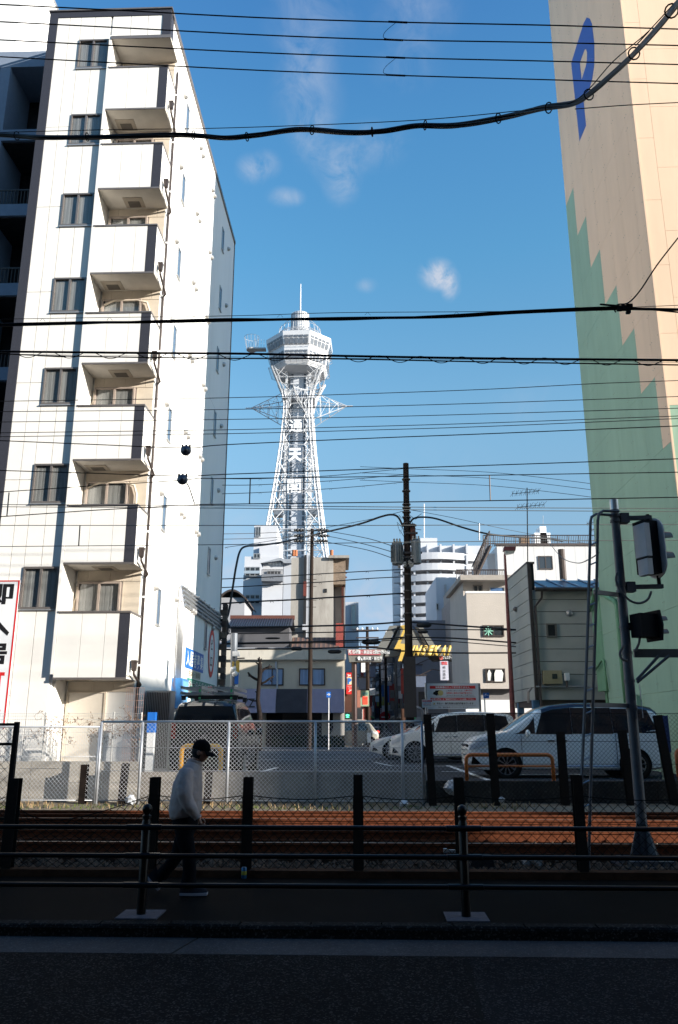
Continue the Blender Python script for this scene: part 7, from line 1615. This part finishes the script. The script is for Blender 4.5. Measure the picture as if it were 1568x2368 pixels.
# upper and lower telecom cables
wire('thick black cable passing in front of the tower mast', [(0, 750), (190, 746), (350, 745), (550, 741), (785, 736), (1030, 733), (1200, 723), (1440, 714), (1568, 716)], [11.4, 10.6], .022, name='telecom_cable')
wire('second black cable lapped against the one by the tower mast', [(0, 754), (190, 749), (350, 742), (550, 737), (785, 740), (1030, 729), (1200, 719), (1440, 710), (1568, 722)], [11.38, 10.58], .012, name='telecom_cable')
wire('thin messenger above the cables by the tower mast', [(0, 738), (190, 735), (550, 730), (785, 723), (1160, 720), (1420, 712), (1568, 706)], [11.4, 10.6], .005, hooks=1.35)
wire('thick black cable crossing the observation deck', [(0, 813), (300, 816), (560, 818), (784, 823), (1130, 829), (1568, 833)], [11.6, 10.8], .019, name='telecom_cable')
wire('thinner black cable under the one crossing the observation deck', [(0, 818), (90, 822), (300, 826), (560, 829), (784, 830), (1130, 837), (1568, 844)], [11.6, 10.8], .011, name='telecom_cable')
t, Q = wire('spiral lashing wire woven between the two cables crossing the observation deck', [(40, 819), (1568, 838)], [11.55, 10.8], .003, ext=0)
sp_ = []
for i in range(240): k = i/239; sp_.append(at(40+1528*k, 819+20*k + 7.5*sin(i*.42), 11.55-.75*k))
MB().tube(sp_, .0065, 4, False).obj('lashing', M_WIRE, t)
wire('curved black drop cable at the right before the parking tower', [(1568, 550), (1520, 612), (1480, 672), (1453, 700), (1430, 704), (1420, 712), (1424, 722)], [10.2, 10.3, 10.4, 10.6, 10.7, 10.7, 10.7], .011, name='drop_cable', ext=0)
t = thing('cable_clamp', 'cluster of black clamps where the drop cable meets the telecom cable', 'clamp', at(1445, 712, 10.65))
for dx, dy, s in ((0, 0, .12), (10, -4, .09), (8, 10, .06), (-12, 3, .07)): MB().obox(at(1445+dx, 712+dy, 10.65), (s, .06, s*.6)).obj('clamp', M_WIRE, t)
# middle wires (both sides of the tower)
mids = [((0, 928), (520, 920), (857, 910), (1130, 900), (1380, 887), (1568, 880)), ((0, 952), (520, 947), (857, 939.5), (1130, 932), (1568, 917)), ((0, 976), (520, 970), (857, 964), (1130, 957), (1568, 944)), ((0, 1001), (520, 994), (857, 986), (1130, 978), (1568, 962)), ((0, 1010), (520, 1003), (857, 994.5), (1130, 986), (1568, 968))]
for i, pts in enumerate(mids): wire('%s of five thin wires crossing the tower between waist and characters' % ('topmost', 'second', 'middle', 'fourth', 'lowest')[i], list(pts), [17, 16.2], .0085, group='five thin wires across the tower')
wire('sagging dark wire carrying the upper round insulator', [(0, 1019), (220, 1028), (430, 1036), (520, 1028.5), (857, 1013.5), (1130, 1003), (1568, 985)], [12.6, 12.2], .0085)
wire('dark wire just above the third tower character carrying the lower insulator', [(0, 1088), (200, 1094), (422, 1101), (520, 1097), (857, 1085), (1130, 1076), (1568, 1061)], [12.6, 12.2], .0085)
wire('dark messenger wire rising from the left edge to the hanging rods', [(0, 1138), (210, 1124), (415, 1111), (462, 1106), (520, 1106.5), (857, 1102.5), (1130, 1099), (1568, 1092)], [14, 13.2], .0085)
wire('dark tram messenger wire low over the third tower character', [(0, 1195), (220, 1180), (440, 1168), (520, 1166), (857, 1162), (1130, 1158), (1568, 1150)], [14, 13.2], .0095)
for i, (y0, y1, y2) in enumerate(((1167, 1172, 1176), (1172, 1178, 1183), (1215, 1215, 1213), (1264, 1255, 1249))):
    wire('%s of the pale contact wires above the tracks' % ('topmost', 'second', 'third', 'lowest')[i], [(0, y0), (520, (y0+y1)/2), (857, y1), (1130, (y1+y2)/2), (1568, y2)], [15, 14.2], .0075, M_WIREG, group='pale tram contact wires')
for (x0, y0, x1, y1, lab) in ((21, 1139, 16, 1193, 'hanging rod at the far left'), (185, 1216, 182, 1262, 'hanging rod before the lower balconies'), (579, 1106, 577, 1165, 'hanging rod left of the tower'), (1132, 1100, 1134, 1157, 'hanging rod right of the dark utility pole'), (705, 1216, 704, 1256, 'hanging rod over the tower foot'), (1108, 1210, 1108, 1249, 'hanging rod above the high rise')):
    tag(MB().tube([at(x0, y0, 14), at(x1, y1, 14)], .012, 5).obj('dropper_rod', M_BROWN if x0 not in (705, 1108) else M_GREYALU), lab, 'rod', 'dropper rods of the tram wires')
for (x, y, lab, q) in ((430, 1040, 'upper round insulator bowl before the white building', ((430, 1048), (447, 1078), (463, 1103))), (422, 1107, 'lower round insulator bowl before the white building', ((432, 1117), (438, 1128), (450, 1165)))):
    t = thing('insulator', lab, 'insulator', at(x, y, 12.3)); c = at(x, y+2, 12.3)
    MB().lathe([(.02, -.06), (.06, -.05), (.085, -.015), (.088, .01), (.06, .045), (.03, .05), (.03, .07)], c, 20, (X_, Z_, -Y_)).obj('bowl', mat('dark_porcelain', (.09, .10, .14), .25), t, smooth=True)
    for dx in (-.06, 0, .06): MB().obox(c+Vector((dx, 0, .07)), (.025, .03, .06)).obj('clip', M_WIRE, t)
    MB().tube([at(a, b, 12.35) for a, b in q], .010 if x < 425 else .005, 5).obj('strap', M_BROWN, t)
# background lines between the poles
for i, ys in enumerate(((1107, 1107, 1101, 1093, 1084), (1122, 1121, 1113, 1106, 1098), (1142, 1139, 1131, 1124, 1115))):
    wire('%s of the three hooked wires behind the tower characters ending at the tall dark pole' % ('topmost', 'middle', 'lowest')[i], [(514, ys[0]), (600, ys[1]), (750, ys[2]), (840, ys[3]), (932, ys[4])], [30, 36], .014, M_BLACK, group='hooked wires to the dark pole', ext=0, hooks=1.9)
    wire('%s of three wires running right from the top of the tall dark pole' % ('topmost', 'middle', 'lowest')[i], [(945, ys[4]), (1130, ys[4]+8), (1300, ys[4]+26), (1480, ys[4]+50)], [36, 33], .012, M_BLACK, group='wires right of the dark pole', ext=.3)
for i, ys in enumerate(((1227, 1228, 1237, 1262), (1239, 1240, 1252, 1276), (1252, 1254, 1264, 1290))):
    wire('%s of three thin wires between the slimmer pole and the transformers' % ('topmost', 'middle', 'lowest')[i], [(745, ys[0]), (775, ys[1]+3), (850, ys[2]+8), (906, ys[3])], [49.8, 36.2], .02, M_BLACK, group='wires between the two poles', ext=0)
    wire('%s of three thin wires left of the slimmer pole' % ('topmost', 'middle', 'lowest')[i], [(500, ys[0]+8), (600, ys[0]+6), (690, ys[0]+1)], [46, 49.8], .018, M_BLACK, group='wires left of the slimmer pole', ext=.2)
wire('thick cable bending from the tall dark pole past the slimmer pole and down', [(932, 1218), (921, 1196), (905, 1190), (880, 1195), (830, 1212), (745, 1232), (660, 1252), (600, 1261), (570, 1263), (555, 1275), (546, 1310), (538, 1360), (528, 1420), (517, 1440)], [36, 36, 36, 36.5, 38, 42, 40, 38, 36, 35.5, 35, 35, 34.5, 34], .05, M_BLACK, 'feeder_cable', ext=0)
wire('thin messenger above the bending feeder cable', [(932, 1182), (860, 1200), (745, 1222), (640, 1248), (520, 1266)], [36, 37, 42, 40, 38], .014, M_BLACK, ext=0, hooks=2.0)
wire('thick cable arching right from the tall dark pole towards the roof terrace', [(944, 1215), (956, 1200), (975, 1196), (1010, 1200), (1070, 1220), (1130, 1235), (1200, 1242), (1270, 1246), (1300, 1252)], [36, 36, 36, 36, 36.5, 37, 38, 39, 40], .045, M_BLACK, 'feeder_cable', ext=0)
wire('thin messenger above the arching right cable', [(944, 1178), (1050, 1198), (1180, 1226), (1300, 1248), (1390, 1262)], [36, 36.5, 38, 40, 42], .012, M_BLACK, ext=0)
wire('slack cable looping from the water tanks to the signal ladder', [(1262, 1246), (1275, 1262), (1300, 1290), (1335, 1302), (1365, 1292), (1385, 1278)], [40, 34, 26, 20, 15, 12.5], .012, M_BLACK, 'drop_cable', ext=0)
gl = 'sagging hooked cables across the concrete building'
for i, (ys, hk) in enumerate((((1339, 1336, 1331, 1326, 1321, 1317), 2.2), ((1359, 1355, 1350, 1345, 1338, 1334), 2.2), ((1396, 1391, 1387, 1382, 1377, 1372), 2.2))):
    wire('%s of three hooked cables sagging across the bare concrete building' % ('topmost', 'middle', 'lowest')[i], [(512, ys[0]), (590, ys[1]), (680, ys[2]), (760, ys[3]), (850, ys[4]), (932, ys[5])], [34, 36], .022 if i < 2 else .035, M_BLACK, 'hooked_cable', gl, ext=0, hooks=hk)
for i, (ya, yb, yc, r) in enumerate(((1452, 1444, 1438, .04), (1466, 1460, 1455, .025), (1488, 1480, 1474, .035), (1490, 1484, 1478, .02), (1502, 1497, 1506, .035))):
    wire('%s of the black cables crossing above the beige corner shop' % ('topmost', 'second', 'third', 'fourth', 'lowest')[i], [(515, ya), (720, (ya+yb)/2), (850, yb), (932, yc)], [34, 36], r, M_BLACK, 'street_cable', 'black cables above the corner shop', ext=0)
    wire('%s of the black cables right of the tall pole towards the lamp post' % ('topmost', 'second', 'third', 'fourth', 'lowest')[i], [(945, yc), (1050, yc+(8, 1, 2, 6, 4)[i]), (1172, yc+(17, 2, 11, 16, 4)[i])], [36, 35.2], r, M_BLACK, 'street_cable', 'black cables right of the tall pole', ext=.05)
for (x0, x1, y, r, D0, lab) in ((614, 647, 1476, .09, 34.8, 'slim black splice case above the cornice at the left'), (672, 700, 1500, .18, 34.9, 'black splice case over the cornice left of the slimmer pole'), (758, 790, 1507, .18, 35.4, 'black splice case over the cornice right of the slimmer pole'), (590, 625, 1500, .08, 34.8, 'flat black splice case farthest left on the lowest cable'), (836, 880, 1485, .22, 35.7, 'large black splice case left of the tall pole'), (963, 998, 1445, .26, 35.9, 'large black splice case just right of the tall pole'), (966, 990, 1461, .16, 35.9, 'smaller black splice case below the large one right of the pole')):
    a, b = at(x0, y, D0), at(x1, y, D0); m_ = (a+b)/2; tag(MB().tube([a, a+(b-a)*.08, a+(b-a)*.2, b-(b-a)*.2, b-(b-a)*.08, b], [.03, r*.35, r*.5, r*.5, r*.35, .03], 10).obj('splice_case', M_BLACK, smooth='auto'), lab, 'splice case', 'black splice cases on the cables')
# aerials
for (x, y0, y1, D0, lab, arms) in ((1221, 1350, 1128, 34.5, 'tall rooftop television aerial with two comb arms', ((1139, 1185, 1245, .9), (1170, 1197, 1258, 1.0))), (1376, 1262, 1200, 44, 'smaller television aerial by the parking tower', ((1208, 1358, 1392, .6), (1224, 1366, 1384, .4)))):
    t = thing('tv_aerial', lab, 'aerial', at(x, y0, D0)); MB().tube([at(x, y0, D0), at(x-2, y1, D0)], .025, 5).obj('mast', M_BROWN, t)
    for (y, xa, xb, s) in arms:
        a, b = at(xa, y+3, D0), at(xb, y-3, D0); MB().tube([a, b], .014, 4).obj('boom', M_BROWN, t)
        for k in range(7): q = a+(b-a)*k/6; MB().tube([q-Y_*s*.5+Z_*.02, q+Y_*s*.5], .009, 3).obj('element', M_BROWN, t); MB().tube([q-Z_*.13, q+Z_*.13], .009, 3).obj('element', M_BROWN, t)
# coiled cables at the far corner of the white apartment
t = thing('cable_coil', 'tangle of coiled black cables at the far lower corner of the white apartment', 'cable', at(517, 1445, 34))
rnd = random.Random(6)
for i in range(9):
    c = at(514+rnd.uniform(-4, 5), 1452+rnd.uniform(-12, 10), 33.9); r1, r2 = rnd.uniform(.12, .3), rnd.uniform(.25, .5)
    MB().tube([c+Vector((r1*cos(2*pi*k/14), .1*sin(2*pi*k/7), r2*sin(2*pi*k/14))) for k in range(15)], .022, 4, False).obj('loop', M_BLACK, t)
# ------------------------------------------------------------------ the walking man
MD = 9.5
man = thing('person', 'man in a black cap, grey jacket and dark trousers walking right behind the guard rail', 'person', (at(425, 2060, MD).x, MD, 0))
def mp(x, y, d=0.0): p = at(x, y, MD); return Vector((p.x, MD+d, p.z))
def skin(name, verts, edges, m, parent, sub=2, root=0, smooth=True):
    """verts: (point, rx, ry); grown with a Skin modifier and smoothed"""
    org = ROOT[parent.name]; me = bpy.data.meshes.new(name); me.from_pydata([tuple(v[0]-org) for v in verts], edges, []); me.materials.append(m)
    o = bpy.data.objects.new(name, me); COL.objects.link(o); o.parent = parent; ROOT[o.name] = org
    md = o.modifiers.new('skin', 'SKIN'); md.use_smooth_shade = True
    lay = me.skin_vertices[0].data
    for i, v in enumerate(verts): lay[i].radius = (v[1], v[2])
    lay[root].use_root = True
    sm = o.modifiers.new('subsurf', 'SUBSURF'); sm.levels = sub; sm.render_levels = sub; return o
M_SKIN = mat('skin', (.30, .15, .10), .55, var=.15, scale=20); M_JKT = mat('grey_jacket', (.42, .335, .31), .75, var=.12, scale=7, bump=.9, bscale=9); M_TRS = mat('black_trousers', (.006, .006, .008), .9, var=.2); M_CAP = mat('black_cap', (.006, .006, .007), .85, var=.2, bump=.3); M_SHO = mat('blue_grey_shoe', (.02, .02, .026), .6, var=.2); M_SOL = mat('pale_sole', (.28, .27, .30), .6, var=.1)
# joints (pixels of the photograph lifted to his plane)
pel, wst, che, nek, hed = mp(430, 1890), mp(431, 1860), mp(434, 1805), mp(449, 1765), mp(458, 1742)
shR, shL = mp(433, 1790, -.17), mp(441, 1790, .17); elR, elL = mp(441, 1838, -.23), mp(425, 1838, .22); wrR, wrL = mp(464, 1882, -.19), mp(440, 1884, .22)
hpR, hpL = mp(428, 1905, -.09), mp(433, 1905, .09); knR, knL = mp(441, 1972, -.10), mp(412, 1975, .09); anR, anL = mp(440, 2040, -.10), mp(368, 2034, .10)
def fuse(o, vox, smooth=6):
    r = o.modifiers.new('fuse', 'REMESH'); r.mode = 'VOXEL'; r.voxel_size = vox; r.use_smooth_shade = True
    m_ = o.modifiers.new('soften', 'SMOOTH'); m_.iterations = smooth; m_.factor = .6; return o
bd = MB()
bd.etube([mp(430, 1905), mp(428, 1880), mp(430, 1845), mp(434, 1810), mp(442, 1785), mp(450, 1768), mp(460, 1748)], [.11, .11, .115, .12, .10, .055, .05], [.14, .14, .14, .16, .15, .06, .05])
for s_, sh, el, wr, hp, kn, an in ((-1, shR, elR, wrR, hpR, knR, anR), (1, shL, elL, wrL, hpL, knL, anL)):
    bd.tube([sh, (sh+el)/2, el, (el+wr)/2, wr], [.05, .045, .038, .034, .027], 12); bd.tube([hp+Z_*.05, hp, (hp+kn)/2, kn, (kn+an)/2, an], [.07, .085, .07, .052, .048, .036], 12)
body = fuse(bd.obj('body', M_SKIN, man, smooth=True), .014)
# head, facing right and slightly down: profile lofted from the side outline
hc = mp(464, 1738)
def headpt(th, ph):
    # th: 0 = front (+x), ph: -pi/2 .. pi/2
    x = cos(ph)*cos(th); y = cos(ph)*sin(th); z = sin(ph)
    X = x*.095; Y = y*.075; Z = z*.118
    if x > 0: X += .012*x*max(0, -z)*1.2                         # jaw
    if z < -.3: Y *= .84; X *= .95 if x < 0 else 1.0
    f = max(0, x)**6*max(0, 1-abs(y)*3)
    X += f*.030*math.exp(-((z+.10)/.16)**2)                       # nose
    X -= max(0, x)**3*.010*math.exp(-((z-.10)/.10)**2)            # eye line
    X += f*.008*math.exp(-((z+.42)/.07)**2); X += max(0, x)**4*.010*math.exp(-((z+.75)/.15)**2)
    v = Vector((X, Y, Z)); c_, s_ = cos(radians(-14)), sin(radians(-14)); return hc + Vector((v.x*c_ - v.z*s_, v.y, v.x*s_ + v.z*c_))
rows = [[headpt(2*pi*k/40, -pi/2+pi*i/28) for k in range(41)] for i in range(29)]
hd_ = MB().grid(rows).obj('head', M_SKIN, man, smooth=True)
for s in (-1, 1):
    e = hc+Vector((-.008, s*.076, -.012)); MB().lathe([(.008, -.006), (.019, -.004), (.023, .004), (.016, .010), (.006, .006)], e, 14, (X_, Z_*1.25, Y_*s)).obj('ear', M_SKIN, hd_, smooth=True)
    MB().lathe([(.002, -.01), (.009, -.006), (.010, 0), (.006, .006), (.001, .008)], headpt(s*.36, .10)-X_*.004, 10, (Y_, Z_, X_)).obj('eye', mat('eye_white', (.5, .48, .45), .2), hd_, smooth=True)
MB().grid([[headpt(a, b)+(headpt(a, b)-hc).normalized()*.006 for a in [radians(80)+radians(200)*k/20 for k in range(21)]] for b in [radians(-38)+radians(70)*i/8 for i in range(9)]]).obj('hair', mat('grey_black_hair', (.03, .03, .032), .8, var=.4, scale=60), hd_, smooth=True)
# cap with a peak
def cappt(th, ph, k=1.0): p = headpt(th, ph); return hc + (p-hc)*k
cr = [[cappt(2*pi*k/36, radians(8)+radians(82)*i/10, 1.12+.10*sin(pi*i/10)*(1 if i < 10 else .6)) for k in range(37)] for i in range(11)]
cp = MB().grid(cr).obj('cap', M_CAP, man, smooth=True)
fr = []
for i in range(6):
    row = []
    for k in range(13):
        a = radians(-62)+radians(124)*k/12; b0 = cappt(a, radians(10), 1.12); f = i/5
        row.append(b0 + Vector((cos(a*.9)*.078*f*cos(a)**.5, 0, -.030*f*f - .014*abs(sin(a))*f - .012*f)))
    fr.append(row)
pk = MB().grid(fr); pk.grid([[p-Z_*.006 for p in r] for r in fr]); pk.obj('peak', M_CAP, cp, smooth=True, fix=False)
MB().lathe([(.012, -.004), (.010, .004), (.003, .007)], cappt(0, pi/2, 1.16), 10).obj('cap_button', M_CAP, cp, smooth=True)
# jacket: torso and sleeves fused into one surface, with folds
jb = MB()
jb.etube([mp(430, 1889), mp(429, 1883), mp(428, 1872), mp(430, 1852), mp(434, 1820), mp(440, 1792), mp(446, 1775), mp(452, 1762)], [.150, .172, .184, .180, .167, .140, .105, .075], [.180, .198, .21, .21, .215, .205, .15, .085], 24)
sv = [mp(437, 1781, -.15), mp(436, 1800, -.205), mp(436, 1822, -.235), mp(439, 1842, -.245), mp(449, 1862, -.235), mp(458, 1876, -.22), mp(463, 1885, -.208)]
jb.tube(smooth_pts(sv, 3), [.085+(.09-.085)*min(1, i/6) if i < 7 else .09-(i-7)*.0042 for i in range(19)], 16)
sv = [mp(447, 1781, .15), mp(440, 1800, .20), mp(432, 1822, .225), mp(428, 1842, .235), mp(433, 1862, .23), mp(440, 1884, .22)]
jb.tube(smooth_pts(sv, 3), [.085 if i < 6 else .085-(i-6)*.004 for i in range(16)], 16)
jk = fuse(jb.obj('jacket', M_JKT, man, smooth=True), .013, 5)
tex = bpy.data.textures.new('cloth_folds', 'CLOUDS'); tex.noise_scale = .11; tex.noise_depth = 2; dm = jk.modifiers.new('folds', 'DISPLACE'); dm.texture = tex; dm.strength = .022; dm.mid_level = .5; dm.texture_coords = 'LOCAL'
c0 = mp(450, 1766); ax3 = (mp(458, 1742)-mp(446, 1778)).normalized(); ax1 = Vector((ax3.z, 0, -ax3.x)); MB().lathe([(.094, -.05), (.092, -.01), (.084, .030), (.086, .042), (.078, .044), (.074, .02)], c0, 24, (ax1, Y_, ax3)).obj('collar', M_JKT, jk, smooth=True)
for p, q in ((mp(463, 1883, -.208), mp(465.5, 1888, -.206)), (mp(442, 1882, .22), mp(443, 1887, .22))): MB().tube([p, q], [.047, .042], 16).obj('cuff', M_JKT, jk, smooth='auto')
# trousers
tr_ = MB(); tr_.etube([mp(429, 1884), mp(429, 1900), mp(430, 1922), mp(430, 1930)], [.135, .140, .125, .08], [.165, .170, .160, .12], 20)
tr_.tube([mp(428, 1905, -.085), mp(432, 1940, -.095), mp(441, 1975, -.10), mp(442, 2010, -.10), mp(440, 2047, -.10)], [.105, .098, .080, .074, .082], 16)
tr_.tube([mp(430, 1905, .085), mp(421, 1940, .09), mp(409, 1975, .09), mp(390, 2003, .09), mp(367, 2030, .10)], [.105, .098, .082, .070, .074], 16)
tz_ = fuse(tr_.obj('trousers', M_TRS, man, smooth=True), .014, 4)
dm = tz_.modifiers.new('folds', 'DISPLACE'); dm.texture = tex; dm.strength = .018; dm.mid_level = .5; dm.texture_coords = 'LOCAL'
# shoes: front one flat, rear one on its toe
def shoe(heel, toe, y, up):
    d = (toe-heel); L = d.length; d.normalize(); n = Vector((-d.z, 0, d.x)); rows = []
    for i in range(12):
        f = i/11; w = .040+.012*sin(pi*min(1, f*1.15)) - (.018*max(0, f-.8)/.2); h = .085*(1-f)**.7+.042 - .02*max(0, f-.75)/.25
        c = heel+d*(L*f); rows.append([c + Vector((0, y+w*cos(a), 0))+n*(h*max(0, sin(a))) for a in [pi*k/10 for k in range(11)]])
    o = MB().grid(rows).obj('shoe', M_SHO, man, smooth=True)
    sr = [[heel+d*(L*f)+Vector((0, y+s*(.046+.012*sin(pi*f)), 0))-n*z for s in (-1, 1)] for f in [k/8 for k in range(9)] for z in (0,)]
    b = MB(); 
    for i in range(8):
        a0, a1 = sr[i]; b0, b1 = sr[i+1]; b.hexa([a0-n*.022, a1-n*.022, b1-n*.022, b0-n*.022, a0+n*.004, a1+n*.004, b1+n*.004, b0+n*.004])
    b.obj('sole', M_SOL, o)
gz_ = lambda x: Vector((at(x, 2058, MD).x, MD, .024))
shoe(gz_(421), gz_(483), -.10, 1)
th_ = at(345, 2008, MD); th_.z = .165; tt = at(366, 2050, MD); tt.z = .028; shoe(th_-X_*.03, tt+X_*.0, .10, 1)
# hands: palm and five fingers each, relaxed and slightly curled
def hand(w, dirv, y_in, s=1.0):
    d = dirv.normalized(); out = Vector((0, y_in, 0)); fwd = d.cross(out).normalized()
    if fwd.x < 0: fwd = -fwd
    vs = [(w, .028, .022), (w+d*.045*s, .036, .020), (w+d*.085*s, .036, .017)]; ed = [(0, 1), (1, 2)]
    h = skin('hand', vs, ed, M_SKIN, man, sub=2, root=0)
    for k, (L, off) in enumerate(((.070, .028), (.078, .010), (.072, -.009), (.058, -.026))):
        b = w+d*.080*s+fwd*off; p1 = b+d*L*.45-fwd*.004; p2 = p1+(d*.7-fwd*.6-out*.2).normalized()*L*.32; p3 = p2+(d*.2-fwd*.9-out*.2).normalized()*L*.25
        skin('finger', [(b, .0095, .0095), (p1, .0088, .0088), (p2, .0082, .0082), (p3, .0068, .0068)], [(0, 1), (1, 2), (2, 3)], M_SKIN, h, sub=1)
    b = w+d*.025+fwd*.026; skin('thumb', [(b, .012, .012), (b+d*.035+fwd*.020, .0105, .0105), (b+d*.062+fwd*.014, .008, .008)], [(0, 1), (1, 2)], M_SKIN, h, sub=1)
hand(mp(465.5, 1886, -.205), mp(474, 1903, -.2)-mp(465.5, 1886, -.205), 1)
hand(mp(443, 1885, .22), mp(446, 1903, .2)-mp(443, 1885, .22), -1)
